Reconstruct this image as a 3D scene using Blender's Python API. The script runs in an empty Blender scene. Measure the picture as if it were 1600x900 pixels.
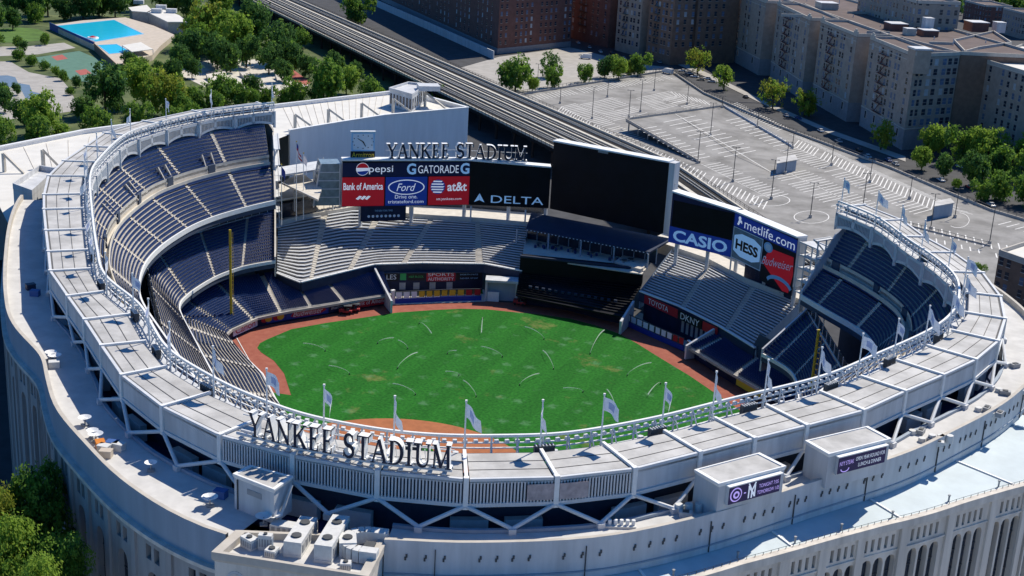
import bpy, math, random
from mathutils import Vector, Matrix
C = bpy.context.scene
COL = C.collection
rnd = random.Random(7)
R = math.radians

# ------------------------------------------------------------------ camera
CAM = Vector((106.531, -185.7057, 113.3765)); YAW, PITCH, ROLL, FPX = -0.3908232, 0.3155512, 0.0537526, 2130.1246
def cam_axes():
    cy, sy, cp, sp = math.cos(YAW), math.sin(YAW), math.cos(PITCH), math.sin(PITCH)
    f = Vector((sy*cp, cy*cp, -sp)); r = Vector((cy, -sy, 0)); u = r.cross(f)
    cr, sr = math.cos(ROLL), math.sin(ROLL)
    return cr*r + sr*u, -sr*r + cr*u, f
CR, CU, CF = cam_axes()
cd = bpy.data.cameras.new('camera'); cd.sensor_width = 36; cd.lens = FPX/1600*36
cd.clip_start = 1; cd.clip_end = 9000
co = bpy.data.objects.new('camera', cd); COL.objects.link(co)
m = Matrix((CR, CU, -CF)).transposed().to_4x4(); m.translation = CAM
co.matrix_world = m; C.camera = co
def at(px, py, z=0.0):
    """point of the place at height z that the survey mark (px, py) of the photo belongs to"""
    d = CF + ((px-800)/FPX)*CR - ((py-450)/FPX)*CU
    return CAM + d*((z-CAM.z)/d.z)
def zat(p, py):
    """height above plan point p that reads py in the survey photo"""
    lo, hi = -20, 110
    for _ in range(40):
        mid = (lo+hi)/2
        d = Vector((p[0], p[1], mid)) - CAM
        y = 450 - FPX*d.dot(CU)/d.dot(CF)
        if y > py: lo = mid
        else: hi = mid
    return (lo+hi)/2

# ------------------------------------------------------------------ light
SUN_AZ, SUN_EL = 16.0, 49.0      # azimuth from +Y towards +X
w = bpy.data.worlds.new('World'); C.world = w; w.use_nodes = True
nt = w.node_tree; bg = nt.nodes['Background']
sky = nt.nodes.new('ShaderNodeTexSky'); sky.sky_type = 'NISHITA'; sky.sun_disc = False
sky.sun_elevation = R(SUN_EL); sky.sun_rotation = R(SUN_AZ)
sky.air_density = 1.0; sky.dust_density = 0.2; sky.ozone_density = 2.5
tn = nt.nodes.new('ShaderNodeMix'); tn.data_type = 'RGBA'; tn.blend_type = 'MULTIPLY'; tn.inputs[0].default_value = 1
tn.inputs[7].default_value = (.60, 1.55, 2.6, 1)      # the very blue sky of the day
nt.links.new(sky.outputs[0], tn.inputs[6]); nt.links.new(tn.outputs[2], bg.inputs[0]); bg.inputs[1].default_value = 0.041
sl = bpy.data.lights.new('sun', 'SUN'); sl.energy = 5.0; sl.angle = R(0.5); sl.color = (1.0, 0.925, 0.80)
so = bpy.data.objects.new('sun', sl); COL.objects.link(so)
sd = Vector((math.sin(R(SUN_AZ))*math.cos(R(SUN_EL)), math.cos(R(SUN_AZ))*math.cos(R(SUN_EL)), math.sin(R(SUN_EL))))
so.rotation_euler = sd.to_track_quat('Z', 'Y').to_euler(); so.location = sd*500
C.view_settings.view_transform = 'Standard'; C.view_settings.look = 'None'
C.view_settings.exposure = 0.16; C.view_settings.gamma = 1
C.render.engine = 'CYCLES'
C.cycles.max_bounces = 6; C.cycles.diffuse_bounces = 3; C.cycles.transparent_max_bounces = 8
C.cycles.use_denoising = True

# ------------------------------------------------------------------ materials
M = {}
def mat(name, col, rough=0.7, var=0.12, scale=0.6, col2=None, spec=0.3, metal=0.0, emit=0.0, bump=0.0, streak=False):
    mt = bpy.data.materials.new(name); mt.use_nodes = True
    n = mt.node_tree; b = n.nodes['Principled BSDF']
    b.inputs['Roughness'].default_value = rough; b.inputs['Metallic'].default_value = metal
    b.inputs['Specular IOR Level'].default_value = spec
    c1 = tuple(col)+(1,)
    if var > 0 or col2:
        tc = n.nodes.new('ShaderNodeTexCoord'); no = n.nodes.new('ShaderNodeTexNoise')
        mp = n.nodes.new('ShaderNodeMapping'); n.links.new(tc.outputs['Object'], mp.inputs[0])
        if streak: mp.inputs['Scale'].default_value = (1, 1, 0.12)
        no.inputs['Scale'].default_value = scale; no.inputs['Detail'].default_value = 6; no.inputs['Roughness'].default_value = 0.62
        n.links.new(mp.outputs[0], no.inputs['Vector'])
        rp = n.nodes.new('ShaderNodeValToRGB')
        ca = tuple(x*(1-var) for x in col); cb = tuple(min(1, x*(1+var)) for x in (col2 or col))
        rp.color_ramp.elements[0].position = 0.35; rp.color_ramp.elements[1].position = 0.65
        rp.color_ramp.elements[0].color = ca+(1,); rp.color_ramp.elements[1].color = cb+(1,)
        n.links.new(no.outputs['Fac'], rp.inputs[0]); n.links.new(rp.outputs[0], b.inputs['Base Color'])
        if bump:
            bp = n.nodes.new('ShaderNodeBump'); bp.inputs['Strength'].default_value = bump
            n.links.new(no.outputs['Fac'], bp.inputs['Height']); n.links.new(bp.outputs[0], b.inputs['Normal'])
    else:
        b.inputs['Base Color'].default_value = c1
    if emit:
        b.inputs['Emission Color'].default_value = c1; b.inputs['Emission Strength'].default_value = emit
    M[name] = mt
    return mt
mat('white_steel', (.62, .63, .64), .5, .06, .8)
mat('white_paint', (.80, .80, .78), .5, .05, 1.5)
mat('roof_sheet', (.43, .42, .40), .7, .16, .22, (.48, .47, .45))
mat('panel_grey', (.55, .56, .57), .6, .13, .45, streak=True)
mat('band_grey', (.30, .36, .43), .6, .08, .5, streak=True)
mat('deck_roofing', (.56, .55, .53), .85, .10, .35, bump=.05)
mat('terrace_roofing', (.53, .60, .615), .7, .10, .15)
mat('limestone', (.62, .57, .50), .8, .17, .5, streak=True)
mat('dark_glass', (.02, .03, .05), .25, .3, .5, spec=.6)
mat('seam_black', (.10, .10, .10), .8, .1)
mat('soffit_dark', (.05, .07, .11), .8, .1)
mat('concrete', (.42, .40, .37), .85, .14, .8)
mat('concrete_pale', (.58, .54, .47), .85, .10, .5)
mat('seat_blue', (.014, .040, .135), .5, .25, 3)
mat('bench_silver', (.57, .585, .60), .5, .08, 1)
mat('bench_blue', (.04, .085, .19), .5, .15, 1)
mat('tread_dark', (.20, .195, .19), .85, .1, .8)
mat('navy', (.008, .014, .045), .6, .25, .4)
mat('navy_soft', (.022, .036, .075), .55, .15, .4)  # second navy, darkened to carry the shade on the restaurant roof
mat('black_panel', (.003, .004, .008), .5, .3, .3, spec=.2)
mat('pole_yellow', (.55, .40, .03), .5, .1)
mat('pole_grey', (.30, .31, .32), .5, .1)
mat('pole_dark', (.07, .075, .08), .6, .15)
mat('plaza_bounce', (.46, .44, .41), .9, .12, .15)
mat('flag_white', (.88, .88, .90), .8, .08, 2)
mat('flag_mark', (.42, .48, .68), .8, .1, 2)
mat('flag_blue', (.03, .06, .30), .8, .1, 2)
mat('flag_red', (.45, .03, .04), .8, .1, 2)
mat('track_clay', (.30, .085, .055), .95, .10, .5, (.30, .10, .065))
mat('infield_clay', (.36, .13, .055), .95, .12, .6)
mat('asphalt', (.055, .056, .060), .9, .2, .2)
mat('lot_asphalt', (.235, .228, .215), .92, .20, .09, (.27, .262, .25))
mat('pavement', (.38, .36, .33), .9, .12, .2)
mat('paint_line', (.72, .71, .68), .8, .15, 1.2)
mat('letter_dark', (.02, .025, .05), .5, .1)
mat('rail_steel', (.56, .53, .46), .5, .1)
mat('track_bed', (.010, .009, .010), .9, .3, .6)
mat('walk_wood', (.56, .52, .44), .8, .12, .5)
mat('rust_steel', (.022, .017, .017), .8, .3, .5)
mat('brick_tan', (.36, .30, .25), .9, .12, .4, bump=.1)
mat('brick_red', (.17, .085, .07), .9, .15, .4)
mat('brick_brown', (.22, .14, .10), .9, .15, .4)
mat('brick_orange', (.40, .19, .08), .9, .15, .4)
mat('roof_tar', (.12, .09, .082), .9, .18, .15)
mat('roof_white', (.66, .64, .59), .8, .06, .2)
mat('coping', (.50, .46, .40), .8, .1, .5)
mat('stone_base', (.28, .28, .29), .85, .1, .5)
mat('bark', (.09, .065, .045), .9, .3, 2)
mat('pool_water', (.02, .55, .78), .15, .05, .3, spec=.5)
mat('pool_deck', (.52, .45, .37), .9, .1, .4)
mat('court_green', (.10, .20, .15), .9, .1, .3)
mat('court_red', (.38, .11, .09), .9, .1, .3)
mat('play_blue', (.12, .19, .28), .9, .1, .3)
mat('blue_board', (.02, .07, .30), .6, .1)
mat('park_ground', (.055, .095, .03), .95, .35, .06, (.10, .12, .045))
mat('lawn', (.085, .16, .03), .95, .25, .12)
mat('hvac', (.62, .62, .60), .6, .08, 2)
mat('bin_blue', (.05, .12, .33), .6, .1)
mat('awning_red', (.35, .035, .04), .7, .1)
mat('tyre', (.02, .02, .02), .9, 0)
mat('glass_green', (.22, .27, .29), .2, .2)
for nm, c in (('ad_red', (.42, .016, .03)), ('ad_blue', (.012, .045, .30)), ('ad_navy', (.010, .016, .07)), ('ad_white', (.72, .78, .85)),
              ('ad_sky', (.30, .55, .80)), ('ad_yellow', (.75, .55, .05)), ('ad_green', (.03, .35, .10)), ('ad_purple', (.028, .018, .10)),
              ('ad_lilac', (.60, .45, .85)), ('ad_black', (.004, .006, .012)), ('ad_orange', (.65, .22, .03)), ('ad_gold', (.65, .42, .04))):
    mat(nm, c, .5, 0)
# printed panels that are lit screens
for nm, c, e in (('led_red', (.42, .010, .022), .22), ('led_blue', (.008, .035, .26), .22), ('led_white', (.80, .86, .95), .30), ('led_lilac', (.55, .42, .9), .45), ('led_sky', (.30, .55, .85), .25)):
    mat(nm, c, .5, 0, emit=e)
def leafmat(name, a, b):
    mt = mat(name, a, .75, .0, .5, b, spec=.15)
    n = mt.node_tree; rp = [x for x in n.nodes if x.type == 'VALTORGB'][0]
    no = [x for x in n.nodes if x.type == 'TEX_NOISE'][0]; no.inputs['Scale'].default_value = .35
    bs = n.nodes['Principled BSDF']; tr = n.nodes.new('ShaderNodeBsdfTranslucent'); mx = n.nodes.new('ShaderNodeMixShader')
    n.links.new(rp.outputs[0], tr.inputs[0]); mx.inputs[0].default_value = .5
    out = [x for x in n.nodes if x.type == 'OUTPUT_MATERIAL'][0]
    n.links.new(bs.outputs[0], mx.inputs[1]); n.links.new(tr.outputs[0], mx.inputs[2]); n.links.new(mx.outputs[0], out.inputs[0])
leafmat('leaf_dark', (0.052, 0.132, 0.034), (0.115, 0.230, 0.057))
leafmat('leaf_mid', (0.138, 0.265, 0.037), (0.230, 0.380, 0.057))
leafmat('leaf_light', (0.207, 0.345, 0.046), (0.345, 0.460, 0.069))
leafmat('leaf_gold', (0.218, 0.276, 0.034), (0.345, 0.356, 0.052))
# field turf: mown bands, worn flecks and watered spots
mt = mat('turf', (.012, .105, .013), .9, .18, 1.6, (.020, .140, .016), spec=.1)
n = mt.node_tree; b = n.nodes['Principled BSDF']; rp = [x for x in n.nodes if x.type == 'VALTORGB'][0]
tc = [x for x in n.nodes if x.type == 'TEX_COORD'][0]
wv = n.nodes.new('ShaderNodeTexWave'); wv.inputs['Scale'].default_value = .033; wv.inputs['Distortion'].default_value = 1.0; wv.wave_profile = 'SIN'
n.links.new(tc.outputs['Object'], wv.inputs['Vector'])
mx = n.nodes.new('ShaderNodeMix'); mx.data_type = 'RGBA'; mx.inputs[0].default_value = 1; mx.blend_type = 'MULTIPLY'
r2 = n.nodes.new('ShaderNodeValToRGB'); r2.color_ramp.elements[0].color = (.90, .92, .90, 1); r2.color_ramp.elements[1].color = (1.06, 1.04, 1.02, 1)
r2.color_ramp.elements[0].position = .4; r2.color_ramp.elements[1].position = .6
n.links.new(wv.outputs['Fac'], r2.inputs[0]); n.links.new(rp.outputs[0], mx.inputs[6]); n.links.new(r2.outputs[0], mx.inputs[7])
vo = n.nodes.new('ShaderNodeTexVoronoi'); vo.inputs['Scale'].default_value = .17; vo.inputs['Randomness'].default_value = .35
n.links.new(tc.outputs['Object'], vo.inputs['Vector'])
n3 = n.nodes.new('ShaderNodeTexNoise'); n3.inputs['Scale'].default_value = 1.1; n3.inputs['Detail'].default_value = 5
n.links.new(tc.outputs['Object'], n3.inputs['Vector'])
ad = n.nodes.new('ShaderNodeMath'); ad.operation = 'MULTIPLY_ADD'; ad.inputs[1].default_value = .55
n.links.new(n3.outputs['Fac'], ad.inputs[0]); n.links.new(vo.outputs['Distance'], ad.inputs[2])
r3 = n.nodes.new('ShaderNodeValToRGB'); r3.color_ramp.elements[0].position = .33; r3.color_ramp.elements[1].position = .53
r3.color_ramp.elements[0].color = (.34,)*3+(1,); r3.color_ramp.elements[1].color = (0,)*3+(1,)
n.links.new(ad.outputs[0], r3.inputs[0])
m2 = n.nodes.new('ShaderNodeMix'); m2.data_type = 'RGBA'; m2.inputs[7].default_value = (.15, .30, .17, 1)
n.links.new(r3.outputs[0], m2.inputs[0]); n.links.new(mx.outputs[2], m2.inputs[6])
n4 = n.nodes.new('ShaderNodeTexNoise'); n4.inputs['Scale'].default_value = .06; n4.inputs['Detail'].default_value = 9; n4.inputs['Roughness'].default_value = .72
n.links.new(tc.outputs['Object'], n4.inputs['Vector'])
r4 = n.nodes.new('ShaderNodeValToRGB'); r4.color_ramp.elements[0].position = .575; r4.color_ramp.elements[1].position = .70
r4.color_ramp.elements[0].color = (0,)*3+(1,); r4.color_ramp.elements[1].color = (.75,)*3+(1,)
n.links.new(n4.outputs['Fac'], r4.inputs[0])
m3 = n.nodes.new('ShaderNodeMix'); m3.data_type = 'RGBA'; m3.inputs[7].default_value = (.22, .20, .07, 1)
n.links.new(r4.outputs[0], m3.inputs[0]); n.links.new(m2.outputs[2], m3.inputs[6]); n.links.new(m3.outputs[2], b.inputs['Base Color'])
# water spray
mt = bpy.data.materials.new('spray'); mt.use_nodes = True; n = mt.node_tree
for x in list(n.nodes): n.nodes.remove(x)
o_ = n.nodes.new('ShaderNodeOutputMaterial'); d_ = n.nodes.new('ShaderNodeBsdfDiffuse'); t_ = n.nodes.new('ShaderNodeBsdfTransparent'); x_ = n.nodes.new('ShaderNodeMixShader')
d_.inputs[0].default_value = (.85, .9, .9, 1); x_.inputs[0].default_value = .24
n.links.new(t_.outputs[0], x_.inputs[1]); n.links.new(d_.outputs[0], x_.inputs[2]); n.links.new(x_.outputs[0], o_.inputs[0]); M['spray'] = mt

# ------------------------------------------------------------------ mesh helpers
def P3(p, z=None):
    return Vector((p[0], p[1], p[2] if z is None and len(p) > 2 else (z or 0)))
class MB:
    """collects faces, then links them as one mesh object"""
    def __init__(s): s.v = []; s.f = []; s.mi = []; s.cur = 0
    def face(s, pts):
        k = len(s.v); s.v += [tuple(p) for p in pts]; s.f.append(tuple(range(k, k+len(pts)))); s.mi.append(s.cur)
    def prism(s, pts, z0, z1, bottom=False):
        pts = [(p[0], p[1]) for p in pts]
        a = sum(pts[i][0]*pts[(i+1) % len(pts)][1]-pts[(i+1) % len(pts)][0]*pts[i][1] for i in range(len(pts)))
        if a < 0: pts = pts[::-1]
        s.face([(x, y, z1) for x, y in pts])
        if bottom: s.face([(x, y, z0) for x, y in pts[::-1]])
        for i in range(len(pts)):
            p, q = pts[i], pts[(i+1) % len(pts)]
            s.face([(p[0], p[1], z0), (q[0], q[1], z0), (q[0], q[1], z1), (p[0], p[1], z1)])
        return s
    def obox(s, o, u, v, w):
        """box from corner o with edge vectors"""
        o, u, v, w = Vector(o), Vector(u), Vector(v), Vector(w)
        if u.cross(v).dot(w) < 0: u, v = v, u
        p = [o, o+u, o+u+v, o+v]; q = [x+w for x in p]
        s.face(p[::-1]); s.face(q)
        for i in range(4): s.face([p[i], p[(i+1) % 4], q[(i+1) % 4], q[i]])
        return s
    def box(s, c, sx, sy, sz, rz=0):
        """box standing on c"""
        c = Vector(c); u = Vector((math.cos(rz), math.sin(rz), 0)); v = Vector((-u.y, u.x, 0))
        return s.obox(c-u*sx/2-v*sy/2, u*sx, v*sy, Vector((0, 0, sz)))
    def bar(s, a, b, wd, ht=None):
        """square bar between two points"""
        a, b = Vector(a), Vector(b); d = (b-a)
        if d.length < 1e-6: return s
        up = Vector((0, 0, 1)) if abs(d.normalized().z) < .95 else Vector((0, 1, 0))
        x = d.cross(up).normalized()*wd; y = x.cross(d).normalized()*(ht or wd)
        return s.obox(a-x/2-y/2, d, x, y)
    def tube(s, a, b, r0, r1=None, n=8, cap=True):
        a, b = Vector(a), Vector(b); r1 = r0 if r1 is None else r1
        d = (b-a).normalized(); up = Vector((0, 0, 1)) if abs(d.z) < .95 else Vector((0, 1, 0))
        x = d.cross(up).normalized(); y = d.cross(x)
        A = [a+(x*math.cos(2*math.pi*i/n)+y*math.sin(2*math.pi*i/n))*r0 for i in range(n)]
        B = [b+(x*math.cos(2*math.pi*i/n)+y*math.sin(2*math.pi*i/n))*r1 for i in range(n)]
        for i in range(n):
            j = (i+1) % n; s.face([A[i], A[j], B[j], B[i]])
        if cap: s.face(A); s.face(B[::-1])
        return s
    def strip(s, A, B):
        for i in range(len(A)-1): s.face([A[i], A[i+1], B[i+1], B[i]])
        return s
    def build(s, name, m, parent=None, loc=None, smooth=False):
        me = bpy.data.meshes.new(name)
        if loc is not None: vs = [(x-loc[0], y-loc[1], z-loc[2]) for x, y, z in s.v]
        else: vs = s.v
        me.from_pydata(vs, [], s.f)
        ms = m if isinstance(m, (list, tuple)) else [m]
        for q in ms: me.materials.append(M[q])
        if len(ms) > 1: me.polygons.foreach_set('material_index', s.mi)
        if smooth: me.polygons.foreach_set('use_smooth', [True]*len(me.polygons))
        me.update()
        o = bpy.data.objects.new(name, me); COL.objects.link(o)
        if loc is not None: o.location = loc
        if parent is not None:
            o.parent = parent
            if loc is None and parent.get('_org'): pass
        return o
def pieces(name, m, parent, items):
    for f in items:
        b = MB(); f(b); b.build(name, m, parent)
def tag(o, label=None, cat=None, group=None, kind=None):
    if label: o['label'] = label
    if cat: o['category'] = cat
    if group: o['group'] = group
    if kind: o['kind'] = kind
    return o
def thing(name, label, cat, loc=(0, 0, 0), rz=0, group=None):
    o = bpy.data.objects.new(name, None); COL.objects.link(o); o.location = loc; o.rotation_euler = (0, 0, rz); o.empty_display_size = .5
    return tag(o, label, cat, group)
def dup(o, parent=None, loc=None, rz=None, kids=None):
    c = o.copy(); COL.objects.link(c); c.parent = parent
    if loc is not None: c.location = loc
    if rz is not None: c.rotation_euler = (0, 0, rz)
    for ch in (kids if kids is not None else list(o.children)): dup(ch, c)
    return c
def structure(o): o['kind'] = 'structure'; return o
def sheet(name, pts, z, m, kind='structure'):
    b = MB(); pts = [(p[0], p[1]) for p in pts]
    a = sum(pts[i][0]*pts[(i+1) % len(pts)][1]-pts[(i+1) % len(pts)][0]*pts[i][1] for i in range(len(pts)))
    if a < 0: pts = pts[::-1]
    b.face([(x, y, z) for x, y in pts]); o = b.build(name, m); o['kind'] = kind; return o
def lerp(a, b, t): return a+(b-a)*t
def interp(x, xs, ys):
    if x <= xs[0]: return ys[0]
    for i in range(len(xs)-1):
        if x <= xs[i+1]: return lerp(ys[i], ys[i+1], (x-xs[i])/max(1e-9, xs[i+1]-xs[i]))
    return ys[-1]
def catmull(pts, n):
    """even resample of a smooth line through pts"""
    pts = [Vector((p[0], p[1])) for p in pts]; d = []
    q = [2*pts[0]-pts[1]]+pts+[2*pts[-1]-pts[-2]]
    for i in range(1, len(q)-2):
        for k in range(12):
            t = k/12; a, b, c, e = q[i-1], q[i], q[i+1], q[i+2]
            d.append(.5*((2*b)+(c-a)*t+(2*a-5*b+4*c-e)*t*t+(3*b-a-3*c+e)*t**3))
    d.append(pts[-1]); return resample(d, n)
def resample(d, n):
    L = [0]
    for i in range(len(d)-1): L.append(L[-1]+(d[i+1]-d[i]).length)
    out = []; j = 0
    for k in range(n):
        s = L[-1]*k/(n-1)
        while j < len(L)-2 and L[j+1] < s: j += 1
        out.append(d[j].lerp(d[j+1], min(1, (s-L[j])/max(1e-9, L[j+1]-L[j]))))
    return out
_order = 'first second third fourth fifth sixth seventh eighth ninth tenth eleventh twelfth thirteenth fourteenth fifteenth sixteenth seventeenth eighteenth nineteenth twentieth'.split()
def nth(i):
    if i < 20: return _order[i]
    if i < 29: return 'twenty-'+_order[i-20]
    if i == 29: return 'thirtieth'
    if i < 39: return 'thirty-'+_order[i-30]
    if i == 39: return 'fortieth'
    return 'forty-'+_order[i-40]
# text and marks on a flat frame: o = lower left corner, u = along, up = z axis, n = outward
class Frame:
    def __init__(s, a, b, z0=0.0, up=None):
        s.o = Vector((a[0], a[1], z0)); d = Vector((b[0]-a[0], b[1]-a[1], 0)); s.w = d.length; s.u = d.normalized()
        s.up = Vector((0, 0, 1)); s.n = s.u.cross(s.up)       # to the right of a->b
    def p(s, u, z, d=0.0): return s.o+s.u*u+s.up*z+s.n*d
def on_frame(fr, polys, d, m, name, parent, depth=.06):
    """flat raised marks: polygons in frame coordinates; each a hair prouder than the last"""
    b = MB()
    for k, pl in enumerate(polys):
        dd = d+depth+.004*k
        a = sum(pl[i][0]*pl[(i+1) % len(pl)][1]-pl[(i+1) % len(pl)][0]*pl[i][1] for i in range(len(pl)))
        if a < 0: pl = pl[::-1]
        b.face([fr.p(x, z, dd) for x, z in pl])
        for i in range(len(pl)):
            p, q = pl[i], pl[(i+1) % len(pl)]
            b.face([fr.p(p[0], p[1], d), fr.p(q[0], q[1], d), fr.p(q[0], q[1], dd), fr.p(p[0], p[1], dd)])
    return b.build(name, m, parent)
def text(fr, body, u0, z0, wd, ht, m, parent, d=.08, name='lettering', shear=0.0, bold=0.0, rise=0.0):
    cu = bpy.data.curves.new('t', 'FONT'); cu.body = body; cu.size = 1; cu.shear = shear; cu.offset = bold; cu.extrude = .0; cu.resolution_u = 3
    ob = bpy.data.objects.new('t', cu); COL.objects.link(ob)
    me = bpy.data.meshes.new_from_object(ob.evaluated_get(bpy.context.evaluated_depsgraph_get()))
    bpy.data.objects.remove(ob)
    vs = [v.co.copy() for v in me.vertices]
    x0, x1 = min(v.x for v in vs), max(v.x for v in vs); y0, y1 = min(v.y for v in vs), max(v.y for v in vs)
    for v in me.vertices:
        a = (v.co.x-x0)/(x1-x0); c = (v.co.y-y0)/(y1-y0)
        v.co = fr.p(u0+a*wd, z0+c*ht+a*rise, d)
    me.name = name; me.materials.clear(); me.materials.append(M[m])
    o = bpy.data.objects.new(name, me); COL.objects.link(o); o.parent = parent
    return o
def ell(cx, cz, rx, rz, n=24, a0=0, a1=360):
    return [(cx+rx*math.cos(R(a0+(a1-a0)*i/(n if a1-a0 < 360 else n))), cz+rz*math.sin(R(a0+(a1-a0)*i/n))) for i in range(n if a1-a0 >= 360 else n+1)]
def rect(a, b, c, d): return [(a, b), (c, b), (c, d), (a, d)]
def stroke(pts, w0, w1=None):
    """quads along a polyline of changing width"""
    out = []; n = len(pts)-1; w1 = w0 if w1 is None else w1
    L = []
    for i in range(n+1):
        a = pts[max(0, i-1)]; b = pts[min(n, i+1)]; dx, dy = b[0]-a[0], b[1]-a[1]; l = math.hypot(dx, dy) or 1
        w = (w0(i/n) if callable(w0) else lerp(w0, w1, i/n))/2
        L.append(((pts[i][0]-dy/l*w, pts[i][1]+dx/l*w), (pts[i][0]+dy/l*w, pts[i][1]-dx/l*w)))
    for i in range(n): out.append([L[i][0], L[i][1], L[i+1][1], L[i+1][0]])
    return out
# serif capitals, unit height, made of thick and thin strokes with bracket bars
def arc(cx, cz, rx, rz, a0, a1, n=10): return [(cx+rx*math.cos(R(lerp(a0, a1, i/n))), cz+rz*math.sin(R(lerp(a0, a1, i/n)))) for i in range(n+1)]
def serif(ch):
    T, t, s = .16, .08, .06
    def bar(x, y, w): return rect(x-w/2, y, x+w/2, y+s)
    if ch == 'Y': return .84, stroke([(.12, .98), (.42, .45)], T)+stroke([(.74, .98), (.42, .45)], t)+stroke([(.42, .5), (.42, .02)], T)+[bar(.42, 0, .36), bar(.14, .945, .28), bar(.73, .945, .24)]
    if ch == 'A': return .86, stroke([(.42, .98), (.74, .03)], T)+stroke([(.40, .98), (.11, .03)], t)+[rect(.2, .33, .62, .33+t), bar(.11, 0, .24), bar(.74, 0, .28)]
    if ch == 'N': return .92, stroke([(.16, .97), (.16, .03)], t)+stroke([(.14, .97), (.76, .03)], T)+stroke([(.76, .97), (.76, .03)], t)+[bar(.16, 0, .26), bar(.12, .945, .26), bar(.76, .945, .26)]
    if ch == 'K': return .90, stroke([(.2, .98), (.2, .02)], T)+stroke([(.74, .96), (.26, .46)], t)+stroke([(.38, .58), (.78, .03)], T)+[bar(.2, 0, .36), bar(.2, .945, .36), bar(.74, .945, .24), bar(.78, 0, .26)]
    if ch == 'E': return .74, stroke([(.2, .98), (.2, .02)], T)+[rect(.08, 0, .62, s), rect(.08, .945, .6, 1), rect(.2, .48, .48, .48+t), rect(.555, 0, .62, .26), rect(.54, .76, .60, 1), rect(.45, .38, .5, .64)]
    if ch == 'S': return .70, stroke(arc(.35, .73, .22, .235, 10, 270, 12)+arc(.35, .27, .25, .235, 90, -170, 12), lambda q: .08+.10*math.sin(math.pi*q))+[rect(.535, .70, .60, .98), rect(.06, .03, .125, .3)]
    if ch == 'T': return .80, stroke([(.40, .98), (.40, .02)], T)+[bar(.40, 0, .36), rect(.06, .945, .74, 1), rect(.06, .74, .12, 1), rect(.68, .74, .74, 1)]
    if ch == 'D': return .88, stroke([(.2, .98), (.2, .02)], T)+stroke([(.2, .965)]+arc(.32, .5, .42, .465, 90, -90, 14)+[(.2, .035)], lambda q: .07+.11*math.sin(math.pi*q)**2)+[bar(.17, 0, .26), bar(.17, .945, .26)]
    if ch == 'I': return .44, stroke([(.21, .98), (.21, .02)], T)+[bar(.21, 0, .36), bar(.21, .945, .36)]
    if ch == 'U': return .90, stroke([(.2, .98), (.2, .36)]+arc(.47, .33, .27, .29, 180, 360, 12)+[(.74, .36), (.74, .98)], lambda q: T if q < .3 else lerp(T, t, min(1, (q-.3)/.4)))+[bar(.2, .945, .36), bar(.74, .945, .26)]
    if ch == 'M': return 1.06, stroke([(.17, .97), (.13, .03)], t)+stroke([(.17, .97), (.5, .05)], T)+stroke([(.84, .97), (.5, .05)], t)+stroke([(.84, .97), (.88, .03)], T)+[bar(.13, 0, .24), bar(.88, 0, .32), bar(.14, .945, .24), bar(.87, .945, .26)]
    return .45, []
def serif_sign(fr_list, body, ht, parent, depth=.5, face='letter_dark', side='white_paint', gap=.02, squeeze=1.0):
    """free-standing letters spread along a chain of frames; each letter is one part"""
    ws = [(serif(c)[0]+gap)*ht*squeeze for c in body]; tot = sum(ws); L = sum(f.w for f in fr_list); k = L/tot
    x = 0
    for c, wd in zip(body, ws):
        pw = wd*k; mid = x+pw/2; q = mid; fr = fr_list[-1]
        for f in fr_list:
            if q <= f.w: fr = f; break
            q -= f.w
        x += pw
        if c == ' ': continue
        b = MB(); u0 = q-pw/2
        for j, pl in enumerate(serif(c)[1]):
            pts = [(u0+a*ht*squeeze*k, z*ht) for a, z in pl]
            ar = sum(pts[i][0]*pts[(i+1) % len(pts)][1]-pts[(i+1) % len(pts)][0]*pts[i][1] for i in range(len(pts)))
            if ar < 0: pts = pts[::-1]
            e = .006*j; b.cur = 0
            b.face([fr.p(a, z, depth/2+e) for a, z in pts]); b.cur = 1
            b.face([fr.p(a, z, -depth/2-e) for a, z in pts[::-1]])
            for i in range(len(pts)):
                p, r_ = pts[i], pts[(i+1) % len(pts)]
                b.face([fr.p(p[0], p[1], -depth/2-e), fr.p(r_[0], r_[1], -depth/2-e), fr.p(r_[0], r_[1], depth/2+e), fr.p(p[0], p[1], depth/2+e)])
        b.build('letter', [face, side], parent)

mat('pane_blue', (.10, .15, .24), .3, .2, .5, spec=.5); mat('pane_blind', (.42, .44, .46), .6, .15, .5); mat('turf_dark', (.02, .06, .02), .9, .2, .5)
mat('wing_white', (.78, .78, .78), .6, .05, .5, streak=True)
mat('limestone_shade', (.36, .35, .34), .8, .16, .5, streak=True)  # same limestone, streaked, with the left side's shade put into the colour
# ================================================================== the ring the stadium is set out from
ZR = 42.0; ZF = 43.5
Fpx = [(428,160),(350,169),(278,183),(230,197),(194,211),(155.5,247),(141,275),(144,331),(152,390),(164,430),(217,474),(240,512),(267,549),(347,597),(413,626),(469,646),(535.5,661),(613,673.6),(700,680.5),(805,680.5),(875,678),(944,668),(1036,650),(1140,623.6),(1285,588),(1365.5,555),(1452,516),(1489,487),(1499,458),(1493,431),(1463,403),(1418,373),(1371,339),(1310,314)]
NF = 361
_F = catmull([at(x, y, ZF) for x, y in Fpx], NF)
for _ in range(6): _F = [_F[0]]+[(_F[i-1]+_F[i]*2+_F[i+1])/4 for i in range(1, NF-1)]+[_F[-1]]
_F = resample(_F, NF)
_N = []
for i in range(NF):
    d = (_F[min(NF-1, i+4)]-_F[max(0, i-4)]).normalized(); _N.append(Vector((d.y, -d.x)))
FLEN = sum((_F[i+1]-_F[i]).length for i in range(NF-1))
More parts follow.
